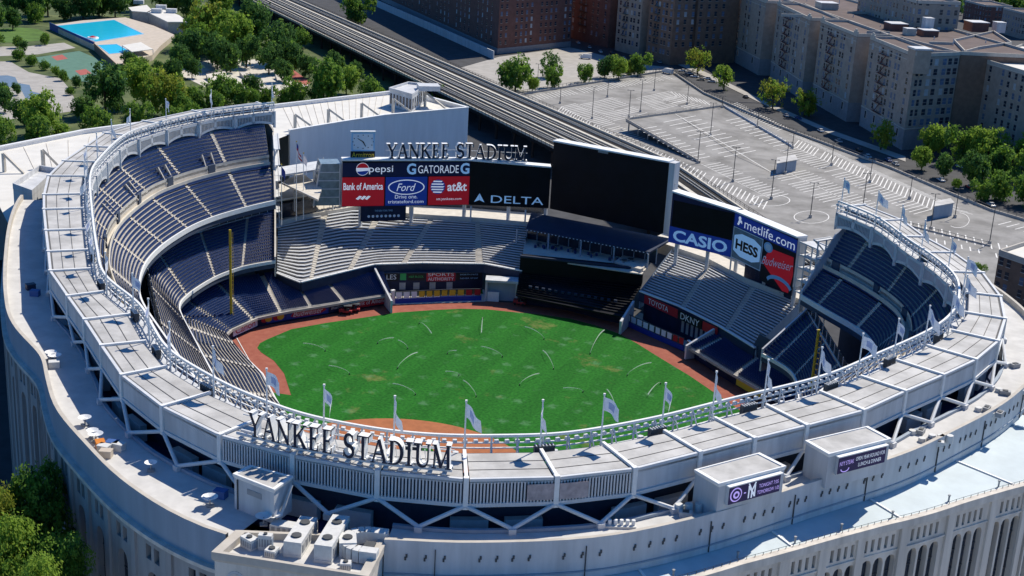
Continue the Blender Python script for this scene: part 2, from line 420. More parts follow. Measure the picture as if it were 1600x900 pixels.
def FP(t, off=0.0, z=None):
    x = max(0, min(1, t))*(NF-1); i = min(NF-2, int(x)); k = x-i
    p = _F[i].lerp(_F[i+1], k)+_N[i].lerp(_N[i+1], k)*off
    if t < 0 or t > 1:
        d = (_F[1]-_F[0]) if t < 0 else (_F[-1]-_F[-2]); p = p+d*(NF-1)*(t if t < 0 else t-1)
    return p if z is None else Vector((p.x, p.y, z))
def tproj(p):
    p = Vector((p[0], p[1])); best = (1e9,)
    for i in range(NF-1):
        a, b = _F[i], _F[i+1]; ab = b-a; k = max(0, min(1, (p-a).dot(ab)/ab.length_squared)); q = p-a-ab*k
        if q.length < best[0]: best = (q.length, (i+k)/(NF-1), q.dot(_N[i]))
    return best[1], math.copysign(best[0], best[2])
def traced(pxs, z, anchor=None, span=.16):
    """control points (t, point) of a line read off the photo at height z"""
    out = [[tproj(at(x, y, z))[0], Vector(at(x, y, z)[:2])] for x, y in pxs]
    if anchor == 0:
        s = out[0][0]
        for o in out: o[0] = o[0]-s*max(0, 1-(o[0]-s)/span)
    if anchor == 1:
        s = 1-out[-1][0]
        for o in out: o[0] = o[0]+s*max(0, 1-(1-s-o[0])/span)
    return out
class Ring:
    def __init__(s, ctrl): s.c = sorted(ctrl, key=lambda q: q[0])
    def __call__(s, t):
        c = s.c
        if t <= c[0][0]: return c[0][1].copy()
        for i in range(len(c)-1):
            if t <= c[i+1][0]: return c[i][1].lerp(c[i+1][1], (t-c[i][0])/max(1e-9, c[i+1][0]-c[i][0]))
        return c[-1][1].copy()
def smoothring(ctrl, n=160):
    r = Ring(ctrl); t0, t1 = r.c[0][0], r.c[-1][0]
    q = [[lerp(t0, t1, i/n), r(lerp(t0, t1, i/n))] for i in range(n+1)]
    for _ in range(10): q = [q[0]]+[[q[i][0], (q[i-1][1]+q[i][1]*2+q[i+1][1])/4] for i in range(1, n)]+[q[-1]]
    return Ring(q)
Oleft = [(133,229),(98.6,252),(75,275.6),(68,305),(68,328),(71,361),(75,394),(78,424),(105.5,464),(132,501),(158,541),(191,588),(253,636),(342.5,680.5),(458,712.5),(590,737.5),(730,750),(868,747),(994,733),(1093,708),(1179,686),(1260,666),(1349,642.5),(1415.5,612),(1474,587),(1525,563),(1560,534),(1571,499),(1564,464),(1536,427),(1490.5,395),(1446,371)]
NODE = [tproj(at(x, y, ZR)) for x, y in Oleft]
NODE = [(0.0, 8.0), (NODE[0][0]*.30, 8.0), (NODE[0][0]*.56, 8.0), (NODE[0][0]*.8, 8.0)]+NODE+[(lerp(NODE[-1][0], 1, .5), 7.5), (1.0, 7.5)]
def Ooff(t): return interp(t, [q[0] for q in NODE], [q[1] for q in NODE])
_P = [tproj(at(x, y, 37.0)) for x, y in [(33,304),(19,328),(9,363),(6,400),(4,440),(6,478),(28,510),(67,577),(128,677),(142,700),(178,742),(250,792),(353,836)]]
_P2 = [tproj(at(x, y, 37.0)) for x, y in [(600,842),(732,847),(878,845),(1000,829),(1090,808),(1220,770),(1380,719),(1560,640),(1600,602)]]
print('P', [(round(a, 3), round(b, 1)) for a, b in _P], [(round(a, 3), round(b, 1)) for a, b in _P2])
print('NODE', [(round(a, 3), round(b, 1)) for a, b in NODE])
PL = sorted(_P); PR = sorted(_P2)
tA, tB = PL[-1][0], PR[0][0]           # the entrance tower stands between
PT = [q[0] for q in PL]+[q[0] for q in PR]+[min(.97, PR[-1][0]+.06), 1.0]
PO = [q[1] for q in PL]+[q[1] for q in PR]+[14.5, 15]
_sm = [interp(i/300, PT, PO) for i in range(301)]
for _ in range(60): _sm = [_sm[0]]+[(_sm[i-1]+2*_sm[i]+_sm[i+1])/4 if abs(i/300-(tA+tB)/2) > .02 else _sm[i] for i in range(1, 300)]+[_sm[-1]]
def Poff(t): return interp(t, [i/300 for i in range(301)], _sm)
def span_t(a, b, step=1.5):
    n = max(2, int((b-a)*FLEN/step)+1); return [lerp(a, b, i/(n-1)) for i in range(n)]

# ================================================================== ground
structure(sheet('ground', [(-3500, -900), (3500, -900), (3500, 5200), (-3500, 5200)], -.30, 'asphalt'))
wall_px = [(352,538),(357,533),(363,529),(404,510),(430,505),(480,496),(560,482),(612,475),(700,470),(760,470),(808,473),(880,483),(975,507),(1070,550),(1130,590),(1215,640)]
WALL = [at(x, y, 0) for x, y in wall_px]
foul_px = [(353,527),(385,560),(411,585),(430,622),(470,690)]
FOUL = [WALL[0]]+[Vector((*at(x, y, 2.6)[:2], 0)) for x, y in foul_px[1:]]
home_side = [Vector((-12, -20, 0)), Vector((20, -22, 0)), Vector((45, 5, 0))]
structure(sheet('plaza', [FP(t, 14) for t in [.48+.01*i for i in range(43)]]+[FP(.9, 120), FP(.75, 150), FP(.6, 150), FP(.48, 150)], -.28, 'plaza_bounce'))  # pale paving added to bounce light onto the right facade
structure(sheet('warning_track', list(WALL)+[Vector((62, 60, 0)), Vector((50, 30, 0))]+home_side[::-1]+FOUL[:0:-1], -.10, 'track_clay'))
grass_px = [(455,617),(444,583),(428,563),(408,550),(402,543),(406,536),(417,530),(455,514),(510,504),(567,496),(620,488),(678,484),(720,482),(761,483),(800,487),(845,491),(892,498),(930,508),(967,521),(995,536),(1022,553),(1078,587),(1122,617),(1170,650)]
GR = [at(x, y, 0) for x, y in grass_px]
structure(sheet('field_grass', list(GR)+[Vector((45, 40, 0)), Vector((30, 5, 0)), Vector((5, -12, 0)), Vector((-12, 2, 0)), Vector((-45, 42, 0))], -.06, 'turf'))
structure(sheet('infield_dirt', [(28.2*math.cos(R(a)), 18.0+28.2*math.sin(R(a))) for a in range(-20, 201, 4)], -.02, 'infield_clay'))
structure(sheet('infield_grass', [(0, 6), (15, 20), (0, 35), (-15, 20)], .01, 'turf'))
for s in (-1, 1):
    b = MB(); a0 = Vector((s*3, 3, .015)); a1 = Vector((s*67.5, 67.5, .015)); d = (a1-a0).normalized(); x = Vector((-d.y, d.x, 0))*.09
    b.face([a0-x, a1-x, a1+x, a0+x] if s > 0 else [a0-x, a1-x, a1+x, a0+x])
    structure(b.build('foul_line', 'paint_line'))

# ================================================================== the stadium
ST = thing('stadium', 'huge oval open-topped ballpark with white frieze roof ring around a green field', 'stadium')
# --- roof boxes
TN = [q[0] for q in NODE]
louv = set()
for k in range(len(NODE)-1):
    t0, t1 = TN[k], TN[k+1]
    o0, o1 = FP(t0, NODE[k][1]), FP(t1, NODE[k+1][1]); i0, i1 = FP(t0, 2.0), FP(t1, 2.0)
    e = (o1-o0).normalized()
    b = MB(); z = ZR; g = .42
    A, B_, Cc, D = o0+e*g, o1-e*g, i1-e*g*.8, i0+e*g*.8
    b.cur = 0; b.prism([A, B_, Cc, D], z-.55, z)
    b.cur = 1
    for fr in (.36, .68):      # standing seams
        p, q = A.lerp(D, fr), B_.lerp(Cc, fr); nn = (D-A).normalized()*.05
        b.prism([p-nn, q-nn, q+nn, p+nn], z, z+.05)
    p, q = A, B_; nn = (D-A).normalized()
    b.prism([p+nn*.35, q+nn*.35, q+nn*.62, p+nn*.62], z+.002, z+.02)      # gutter
    b.cur = 2
    b.prism([p-nn*.12, q-nn*.12, q+nn*.30, p+nn*.30], z-.2, z+.16)         # outer lip
    b.cur = 3; b.face([Vector((v.x, v.y, 38.8)) for v in (A, D, Cc, B_)])
    b.prism([Cc, D, D-nn*.0+(D-A).normalized()*.15, Cc+(D-A).normalized()*.15], 40.8, z-.02)
    b.build('roof_panel', ['roof_sheet', 'seam_black', 'white_steel', 'soffit_dark'], ST)
    # outer face below the lip
    x0, x1 = o0+e*.38, o1-e*.38; nrm = Vector((e.y, -e.x))
    front = 16 <= k+0 and False
    mid = tproj((o0+o1)/2)[0]
    isl = (0 < (TN[k]) ) and any(abs(TN[k]-tproj(at(x, y, ZR))[0]) < .002 for x, y in ((342.5,680.5),(458,712.5),(590,737.5),(730,750),(868,747)))
    if isl:
        louv.add(k); b = MB(); n_ = int((x1-x0).length/.40); b.cur = 0
        for j in range(n_):
            p = x0.lerp(x1, (j+.5)/n_); b.obox(Vector((p.x, p.y, 38.95))-Vector((e.x, e.y, 0))*.11, Vector((e.x, e.y, 0))*.2, Vector((nrm.x, nrm.y, 0))*.14, (0, 0, 2.7))
        q0, q1 = x0-nrm*.25, x1-nrm*.25; b.cur = 1
        b.face([Vector((q0.x, q0.y, 38.9)), Vector((q1.x, q1.y, 38.9)), Vector((q1.x, q1.y, 41.6)), Vector((q0.x, q0.y, 41.6))])
        b.build('louver_wall', ['white_steel', 'soffit_dark'], ST)
    else:
        b = MB(); b.prism([x0, x1, x1-nrm*.15, x0-nrm*.15], 38.9, 41.7, True); b.build('fascia_wall', 'panel_grey', ST)
    b = MB(); b.bar(Vector((o0.x, o0.y, 38.7)), Vector((o1.x, o1.y, 38.7)), .36, .5); b.build('edge_beam', 'white_steel', ST)
    # V truss below
    mo = FP(mid, Ooff(mid)+interp(mid, [.3, .42, .5, .75, .85], [.3, .6, 1.9, 1.9, .8]), 36.5)
    if 3 < k < len(NODE)-3:
        b = MB()
        for p in (o0, o1):
            b.tube((p.x, p.y, 38.6), mo, .27, n=8)
        b.box((mo.x, mo.y, 35.8), .9, .9, .8, math.atan2(e.y, e.x)); b.build('truss_brace', 'white_steel', ST)
for k, (t, of) in enumerate(NODE):
    o, i = FP(t, of+.05), FP(t, 1.4)
    b = MB(); b.bar(Vector((i.x, i.y, ZR+.12)), Vector((o.x, o.y, ZR+.12)), .42, .40)
    e = (o-i).normalized(); b.box((o.x-e.x*.1, o.y-e.y*.1, 38.2), .62, .62, ZR+.35-38.2, math.atan2(e.y, e.x)); b.build('roof_rib', 'white_paint', ST)
# pinkish torn banner pieces left on the louvers
for (px0, px1, zz0, zz1) in ((820, 866, 39.3, 41.4), (870, 922, 39.3, 41.4)):
    a, c = at(px0, 765, 40.4), at(px1, 765, 40.4)
    ta, tc_ = tproj(a)[0], tproj(c)[0]
    pa, pc = FP(ta, Ooff(ta)+.22), FP(tc_, Ooff(tc_)+.22)
    fr = Frame(pa, pc); b = MB(); b.obox(fr.p(0, zz0, 0), fr.u*fr.w, fr.n*.03, fr.up*(zz1-zz0)); mat('banner_pink', (.42, .36, .36), .8, .2, 1); b.build('banner_remnant', 'banner_pink', ST)

# --- walkway and railing ring inside the roof boxes
ts = span_t(0, 1, 1.3)
b = MB(); b.strip([FP(t, -.1, 41.0) for t in ts], [FP(t, 2.0, 41.0) for t in ts]); b.build('roof_walkway', 'panel_grey', ST)
b = MB(); zz = ZF
for i in range(len(ts)-1):
    for z, wd in ((43.5, .34), (42.55, .16), (41.85, .16)):
        b.bar(FP(ts[i], 0, z), FP(ts[i+1], 0, z), wd)
b.build('top_rail', 'white_paint', ST)
tp = span_t(0, 1, 3.25)
for (a_, c_) in ((0, 1),):
    b = MB()
    for t in tp:
        b.bar(FP(t, 0, 40.6), FP(t, 0, 43.5), .2); b.bar(FP(t, .0, 43.3), FP(t, 1.3, 41.0), .13)
    for t in ts[::1]:
        p = FP(t, -.05, 42.55); b.box((p.x, p.y, 42.5), .5, .5, .42, t*9)
    b.build('rail_lattice', 'white_steel', ST)
# floodlight racks behind the rail
for k, t in enumerate(tp):
    if k % 5 in (1,) and .33 < t < .93:
        b = MB(); p = FP(t, .7, 41.1); e = FP(t+.004, .7)-FP(t, .7); rz = math.atan2(e.y, e.x)
        b.cur = 0; b.box(p, 2.6, .7, 1.3, rz); b.cur = 1
        for j in range(6):
            u = Vector((math.cos(rz), math.sin(rz), 0)); b.box(p+u*(-1.1+j*.44)+Vector((0, 0, 1.3)), .12, .8, .12, rz)
        b.build('light_rack', ['pole_dark', 'white_steel'], ST)

# --- frieze
nb = round(FLEN/12.6)
for k in range(nb):
    t0, t1 = k/nb, (k+1)/nb; n_ = 16; b = MB()
    q = [lerp(t0, t1, j/n_) for j in range(n_+1)]
    def arch(j): return 37.1+1.25*math.sin(math.pi*j/n_)**.7
    for off in (-.30, -.12):
        # top band, lower scalloped band, piers
        b.strip([FP(t, off, 40.3) for t in q], [FP(t, off, 40.95) for t in q])
        b.strip([FP(t, off, arch(j)) for j, t in enumerate(q)], [FP(t, off, arch(j)+.62) for j, t in enumerate(q)])
        for j in range(n_):
            if j in (0, n_-1, n_//2): b.face([FP(q[j], off, arch(j)), FP(q[j+1], off, arch(j+1)), FP(q[j+1], off, 40.95), FP(q[j], off, 40.95)])
    b.strip([FP(t, -.30, arch(j)) for j, t in enumerate(q)], [FP(t, -.12, arch(j)) for j, t in enumerate(q)])
    b.strip([FP(t, -.30, 40.95) for t in q], [FP(t, -.12, 40.95) for t in q])
    m_ = 26
    for j in range(1, m_):
        t = lerp(t0, t1, j/m_); zb = arch(j/m_*n_)+.5
        b.bar(FP(t, -.2, zb), FP(t, -.2, 40.4), .2, .16)
    b.tube(FP(t0, -.2, 36.7), FP(t0, -.2, 41.2), .42, .42, 6)
    b.build('frieze_panel', 'white_steel', ST)
for kk in range(0):
    qs = span_t(kk/10, (kk+1)/10, 2)
    b = MB(); b.strip([FP(t, .9, 37.6) for t in qs], [FP(t, .9, 41.0) for t in qs]); b.build('frieze_backing', 'panel_grey', ST)

# --- rings of the seating bowl
mid_t = [.40, .45, .5, .55, .6, .65, .70]
EL = traced([(430,318),(390,327),(340,341),(300,357),(260,382),(235,404),(220,425),(215,470)], 24, 0)
ER = traced([(1251,466),(1313,503.6),(1354,522),(1375,547)][::-1], 22.5, 1)
E_ = smoothring([q for q in EL]+[[t, FP(t, -13)] for t in mid_t if EL[-1][0]+.05 < t < ER[0][0]-.05]+[q for q in ER])
ML = traced([(430,411),(380,419),(335,436),(300,458),(275,480)], 12, 0)
MR = traced([(1190,556),(1243,585)][::-1], 12, 1)
MF = smoothring(ML+[[t, FP(t, -22)] for t in mid_t if ML[-1][0]+.06 < t < .72]+[[.80, FP(.80, -18)]]+MR)
NL = traced([(430,331),(410,334.5),(339,354),(282,373),(247,391),(222,408)], 19, 0)
NB = smoothring(NL+[[t, FP(t, -10)] for t in mid_t if NL[-1][0]+.06 < t < .75]+[[.85, E_(.85).lerp(FP(.85), .35)], [1.0, E_(1.0).lerp(FP(1.0), .35)]])
def EZ(t): return interp(t, [0, .4, .6, 1], [24, 24, 22.5, 22.5])
def tier(name, inn, out, z0, z1, rows, aisles, m_seat='seat_blue', m_tread='concrete', bench=False, aw=1.15, cell=.62, gap=.88, parent=ST, aisle_m='concrete_pale', seat_h=.46):
    """stepped rows between two equal chains of plan points (z0, z1 may be functions of the column fraction)"""
    n = len(inn)-1
    L = [0]
    for i in range(n): L.append(L[-1]+((inn[i+1]+out[i+1])/2-(inn[i]+out[i])/2).length)
    tot = L[-1]; fz0 = z0 if callable(z0) else (lambda f: z0); fz1 = z1 if callable(z1) else (lambda f: z1)
    def pos(f, u):
        i = f*n; j = min(n-1, int(i)); k = i-j
        return inn[j].lerp(inn[j+1], k).lerp(out[j].lerp(out[j+1], k), u)
    def zz(f, r): return lerp(fz0(f), fz1(f), r/rows)
    def p(f, u, z): q = pos(f, u); return Vector((q.x, q.y, z))
    fs = [i/n for i in range(n+1)]
    b = MB()
    for r in range(rows):
        u0, u1 = r/rows, (r+1)/rows
        A0 = [p(f, u0, zz(f, r-1) if r else zz(f, 0)-.6) for f in fs]; A = [p(f, u0, zz(f, r)) for f in fs]; B = [p(f, u1, zz(f, r)) for f in fs]
        b.strip(A0, A); b.strip(A, B)
    b.build(name+'_steps', m_tread, parent)
    ais = sorted((a*tot-aw/2, a*tot+aw/2) for a in aisles)
    for (a0, a1) in ais:
        b = MB()
        f0, f1 = max(0, a0/tot), min(1, a1/tot)
        for r in range(rows):
            for h in (0, .5):
                u0, u1 = (r+h)/rows, (r+h+.5)/rows; z = lerp(zz(f0, r), zz(f0, r+1), h)+.03
                P = [p(f0, u0, z), p(f1, u0, z), p(f1, u1, z), p(f0, u1, z)]; b.face(P)
                zl = lerp(zz(f0, r), zz(f0, r+1), h-.5); b.face([p(f0, u0, zl), p(f1, u0, zl), P[1], P[0]])
        b.build(name+'_aisle', aisle_m, parent)
    segs = []; x = 0.15
    for a0, a1 in ais+[(tot-.15, tot)]:
        if a0-x > .8: segs.append((x, a0))
        x = a1
    b = MB()
    for s0, s1 in segs:
        nc = max(1, int((s1-s0)/(2.2 if bench else cell)))
        for r in range(rows):
            for c in range(nc):
                fa, fb = lerp(s0, s1, c/nc)/tot, lerp(s0, s1, (c+(1.0 if bench else gap))/nc)/tot
                z = zz(fa, r); ru = 1/rows; u = r*ru
                if bench:
                    P = [p(fa, u+ru*.36, z+.42), p(fb, u+ru*.36, z+.42), p(fb, u+ru*.78, z+.42), p(fa, u+ru*.78, z+.42)]
                    b.face(P); b.face([p(fa, u+ru*.36, z+.22), p(fb, u+ru*.36, z+.22), P[1], P[0]]); b.face([P[3], P[2], p(fb, u+ru*.78, z+.22), p(fa, u+ru*.78, z+.22)])
                else:
                    a, c_, d, e = u+ru*.50, u+ru*.74, u+ru*.84, u+ru*.93
                    b.face([p(fa, a, z+.40), p(fb, a, z+.40), p(fb, c_, z+.40), p(fa, c_, z+.40)])
                    b.face([p(fa, c_, z+.36), p(fb, c_, z+.36), p(fb, d, z+.88), p(fa, d, z+.88)])
                    b.face([p(fa, d, z+.88), p(fb, d, z+.88), p(fb, e, z+.84), p(fa, e, z+.84)])
                    b.face([p(fa, e, z+.84), p(fb, e, z+.84), p(fb, d, z+.3), p(fa, d, z+.3)])
    o = b.build(name+'_seats', m_seat, parent); o['kind'] = 'stuff'
    return o
def rr(ring, ts): return [ring(t) for t in ts]
def mix(A, B, u): return [a.lerp(b_, u) for a, b_ in zip(A, B)]
def fz(fn, a, b_): return lambda f: fn(lerp(a, b_, f))
tL, tR = .42, .74
for (nm, a, c, fine) in (('upper_deck_left', 0, tL, True), ('upper_deck_home', tL, tR, False), ('upper_deck_right', tR, 1, True)):
    q = span_t(a, c, 2.2); Ei, Fo = rr(E_, q), [FP(t, 5.2) for t in q]
    ln = (c-a)*FLEN; na = max(2, int(ln/15)); ai = [(i+.5)/na for i in range(na)]
    if nm == 'upper_deck_left': ai = [.10, .215, .33, .44, .55, .66, .77, .88]
    U1, U2 = mix(Ei, Fo, .40), mix(Ei, Fo, .47)
    kw = dict(cell=.62 if fine else 3.0, gap=.88 if fine else .98)
    Zf = fz(EZ, a, c)
    tier(nm+'_lower', Ei, U1, lambda f: Zf(f)+.6, lambda f: Zf(f)+6.2, 10, ai, **kw)
    tier(nm+'_upper', U2, Fo, lambda f: Zf(f)+7.9, 40.2, 15, ai, **kw)
    b = MB(); zw = [EZ(t) for t in q]
    b.strip([Vector((p.x, p.y, z+6.3)) for p, z in zip(U1, zw)], [Vector((p.x, p.y, z+6.3)) for p, z in zip(U2, zw)])
    b.strip([Vector((p.x, p.y, z+6.3)) for p, z in zip(U2, zw)], [Vector((p.x, p.y, z+8.6)) for p, z in zip(U2, zw)]); b.build('crosswalk', 'concrete_pale', ST)
    b = MB()                                # parapet on the crosswalk front edge
    for i in range(len(q)-1): b.bar(Vector((U1[i].x, U1[i].y, zw[i]+6.8)), Vector((U1[i+1].x, U1[i+1].y, zw[i+1]+6.8)), .2, .9)
    b.build('crosswalk_parapet', 'concrete_pale', ST)
    for j, f in enumerate(ai):              # stair mouths in the crosswalk wall
        t = lerp(a, c, min(.99, f+.035)); p = E_(t).lerp(FP(t, 5.2), .475); e = FP(t+.003)-FP(t-.003); rz = math.atan2(e.y, e.x); d = (FP(t, 5.2)-E_(t)).normalized()
        b = MB(); b.cur = 0; b.box((p.x-d.x*.1, p.y-d.y*.1, EZ(t)+6.35), 2.4, .5, 2.3, rz); b.cur = 1
        for s in (-1, 1):
            u = Vector((math.cos(rz), math.sin(rz), 0)); s0 = Vector((p.x, p.y, EZ(t)+7.2))+u*s*1.6
            b.bar(s0, s0+Vector((d.x*3.2, d.y*3.2, 3.4)), .25, 1.0)
        b.build('stair_mouth', ['soffit_dark', 'concrete_pale'], ST)
    b = MB()                                # white fascia along the front edge
    for i in range(len(q)-1):
        z = zw[i]; b.bar(Vector((Ei[i].x, Ei[i].y, z+.35)), Vector((Ei[i+1].x, Ei[i+1].y, z+.35)), .35, 1.15)
    b.build('deck_fascia', 'white_paint', ST)
    b = MB()                                # underside and suite glass
    q2 = rr(NB, q); low = [EZ(t)-1.4 for t in q]
    b.cur = 0; b.strip([Vector((p.x, p.y, z+1.2)) for p, z in zip(Ei, low)], [Vector((p.x, p.y, z)) for p, z in zip(Ei, low)])
    b.strip([Vector((p.x, p.y, z)) for p, z in zip(Ei, low)], [FP(t, 2, 24) for t in q])
    b.cur = 1; b.strip([Vector((p.x, p.y, 19.0)) for p in q2], [Vector((p.x, p.y, z+.4)) for p, z in zip(q2, low)])
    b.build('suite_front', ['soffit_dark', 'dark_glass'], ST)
    b = MB()
    for i in range(0, len(q)-1, 2): b.bar(Vector((q2[i].x, q2[i].y, 19)), Vector((q2[i].x, q2[i].y, low[i]+.4)), .18)
    for i in range(len(q)-1): b.bar(Vector((q2[i].x, q2[i].y, 19.1)), Vector((q2[i+1].x, q2[i+1].y, 19.1)), .35, .45)
    b.build('suite_mullions', 'panel_grey', ST)
for (nm, a, c, fine) in (('main_level_left', 0, .40, True), ('main_level_home', .40, .76, False), ('main_level_right', .76, 1, True)):
    q = span_t(a, c, 2.2); A, B = rr(MF, q), rr(NB, q); na = max(2, int((c-a)*FLEN/13)); ai = [(i+.5)/na for i in range(na)]
    if nm == 'main_level_left': ai = [.09, .24, .39, .54, .69, .84]
    tier(nm, A, B, 12.5, 18.9, 16, ai, cell=.62 if fine else 3.0, gap=.88 if fine else .98)
    b = MB()
    for i in range(len(q)-1): b.bar(Vector((A[i].x, A[i].y, 12.3)), Vector((A[i+1].x, A[i+1].y, 12.3)), .3, .8)
    b.build('level_fascia', 'white_paint', ST)
    b = MB(); b.strip([Vector((p.x, p.y, 10.8)) for p in A], [Vector((p.x, p.y, 12)) for p in A])
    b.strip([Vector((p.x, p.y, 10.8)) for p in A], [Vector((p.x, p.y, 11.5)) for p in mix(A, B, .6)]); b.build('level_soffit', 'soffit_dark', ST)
# concourse wall behind everything, recess shade put into its dark colour
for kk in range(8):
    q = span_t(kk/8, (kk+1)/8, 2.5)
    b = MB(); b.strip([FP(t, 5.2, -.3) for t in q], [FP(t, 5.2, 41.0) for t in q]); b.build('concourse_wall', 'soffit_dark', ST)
# field-level seats, left side and round the corner
inp = [(470,672),(430,622),(411,585),(385,558),(355,522),(363,514),(403,496),(450,486),(500,478),(560,468),(612,460)]
oup = [(360,690),(315,610),(285,562),(262,520),(272,488),(302,464),(350,440),(428,428),(472,440),(528,434),(600,428)]
def chain(pxs, z, k=6):
    p = [Vector(at(x, y, z[i] if isinstance(z, list) else z)[:2]) for i, (x, y) in enumerate(pxs)]
    o = []
    for i in range(len(p)-1):
        for j in range(k): o.append(p[i].lerp(p[i+1], j/k))
    return o+[p[-1]]
FOZ = [7.8]*6+[7.6, 6.2, 5.4, 5.2, 5.2]
def foz(f): return interp(f*10, list(range(11)), FOZ)
FI, FO = chain(inp, 3), chain(oup, FOZ)
tier('field_level_left', FI, FO, 2.9, foz, 19, [.11, .24, .36, .47, .58, .675, .77, .86], aw=1.3)
b = MB(); b.strip([Vector((p.x, p.y, foz(i/(len(FO)-1))-.2)) for i, p in enumerate(FO)], [Vector((p.x, p.y, 11.6 if i < 40 else 5.8)) for i, p in enumerate(FO)]); b.build('field_level_backwall', 'soffit_dark', ST)
# home side field seats (seen only past the rim)
q = span_t(.42, .82, 3); IN = [FP(t, -34) for t in q]; OUT = [FP(t, -23) for t in q]
tier('field_level_home', IN, OUT, 2.0, 8.0, 12, [.2, .4, .6, .8], cell=3.0, gap=.98)
# field seats on the right
FI2, FO2 = chain([(1074,541),(1135,578),(1205,618),(1260,660)], 3), chain([(1120,520),(1172,551),(1240,592),(1300,632)], 5.4)
tier('field_level_right', FI2, FO2, 2.9, 5.4, 13, [.08, .40, .72], aw=1.3)
b = MB(); b.strip([Vector((p.x, p.y, 5.2)) for p in FO2], [Vector((p.x, p.y, 5.8 if i < 7 else 11.0)) for i, p in enumerate(FO2)]); b.build('field_level_backwall', 'soffit_dark', ST)
# --- bleachers
BI, BO = chain([(432,428),(470,443),(515,432),(585,415),(660,412.5),(757,414),(816,425)], 7.2), chain([(434,350),(478,340),(560,327),(640,338),(700,341),(750,345),(825,352)], 13.4)
tier('bleachers_left', BI, BO, 7.2, 13.4, 19, [.225, .405, .60, .82], 'bench_silver', 'tread_dark', True, 1.5)
BI2, BO2 = chain([(1000,457),(1060,480),(1125,512),(1180,546)], 7.2), chain([(1052,390),(1105,408),(1165,440),(1252,474)], 13.4)
tier('bleachers_right', BI2, BO2, 7.2, 13.4, 20, [.36, .72], 'bench_silver', 'tread_dark', True, 1.6)
def frontwall(pts, z0, z1, m, name, cap=None, th=.35):
    b = MB(); b.cur = 0
    for i in range(len(pts)-1):
        fr = Frame(pts[i], pts[i+1]); b.obox(fr.p(0, z0, -.0), fr.u*fr.w, fr.n*th, fr.up*(z1-z0))
    o = b.build(name, m, ST)
    if cap:
        b = MB()
        for i in range(len(pts)-1):
            fr = Frame(pts[i], pts[i+1]); b.obox(fr.p(-.03, z1, -.15), fr.u*(fr.w+.06), fr.n*(th+.2), fr.up*.28)
        b.build(name+'_cap', cap, ST)
    return o
frontwall(BI[6:], 5.2, 7.45, 'navy_soft', 'bleacher_front', 'white_paint')
frontwall(BI2, 5.0, 7.45, 'navy_soft', 'bleacher_front', 'white_paint')
frontwall(BI[:7], 5.6, 7.35, 'navy_soft', 'bleacher_front', 'panel_grey')
# side and back walls of the bleachers; concourse behind
for (I_, O_) in ((BI, BO), (BI2, BO2)):
    for k in (0, -1):
        b = MB(); p, q = I_[k], O_[k]; fr = Frame(p, q); b.obox(fr.p(0, 3, 0), fr.u*fr.w, fr.n*.3, fr.up*4.0)
        b.face([fr.p(0, 6.9, .15), fr.p(fr.w, 6.9, .15), fr.p(fr.w, 14.4, .15), fr.p(0, 8.1, .15)]); b.build('bleacher_sidewall', 'band_grey', ST)
# --- outer deck, parapets and facade
DZ = 35.9
def holes_wall(fr, W_, z0, z1, holes, m_wall, m_pane, parent, name='facade_bay', depth=.85, pane='window_pane', part_panes=True):
    """wall sheet with recessed (arched) openings; each opening has jambs and a pane set back"""
    xs = {0, W_}
    for h in holes:
        x0, x1 = h[0], h[1]; xs |= {x0, x1}
        if h[4]:
            for j in range(1, 8): xs.add(lerp(x0, x1, j/8))
    xs = sorted(xs); b = MB()
    def top(h, x):
        if not h[4]: return h[3]
        r = (h[1]-h[0])/2; c = (h[0]+h[1])/2; return h[3]-r+math.sqrt(max(0, r*r-(x-c)**2))
    for i in range(len(xs)-1):
        a, c = xs[i], xs[i+1]; mid = (a+c)/2
        hs = sorted([h for h in holes if h[0] < mid < h[1]], key=lambda h: h[2])
        za, zc = z0, z0
        for h in hs:
            b.face([fr.p(a, za), fr.p(c, zc), fr.p(c, h[2]), fr.p(a, h[2])])
            ta, tc_ = top(h, a), top(h, c)
            b.face([fr.p(a, ta), fr.p(c, tc_), fr.p(c, tc_, -depth), fr.p(a, ta, -depth)])
            za, zc = ta, tc_
        b.face([fr.p(a, za), fr.p(c, zc), fr.p(c, z1), fr.p(a, z1)])
    for h in holes:
        for x in (h[0], h[1]):
            zt = top(h, x); b.face([fr.p(x, h[2]), fr.p(x, h[2], -depth), fr.p(x, zt, -depth), fr.p(x, zt)])
        b.face([fr.p(h[0], h[2]), fr.p(h[1], h[2]), fr.p(h[1], h[2], -depth), fr.p(h[0], h[2], -depth)])
    b.build(name, m_wall, parent)
    g = MB()
    for h in holes:
        xs_ = [lerp(h[0], h[1], j/8) for j in range(9)] if h[4] else [h[0], h[1]]
        pts = [fr.p(h[0], h[2], -depth+.05)]+[fr.p(h[1], h[2], -depth+.05)]+[fr.p(x, top(h, x), -depth+.05) for x in xs_[::-1]]
        if part_panes and h[4]:
            c = MB(); c.face(pts); c.cur = 1; xm = (h[0]+h[1])/2
            for zq in range(1, 6):
                z = lerp(h[2], h[3], zq/6); c.obox(fr.p(h[0]+.02, z, -depth+.06), fr.u*(h[1]-h[0]-.04), fr.n*.08, fr.up*.10)
            c.obox(fr.p(xm-.05, h[2], -depth+.06), fr.u*.1, fr.n*.1, fr.up*(h[3]-h[2]-.1))
            c.build('arched_window', [m_pane, 'pole_dark'], parent)
        else: g.face(pts)
    if g.f: g.build('slot_window', m_pane, parent)
def din(t): return Ooff(t)+interp(t, [.3, .42, .5, .75, .85], [.3, .6, 1.9, 1.9, .8])-.1
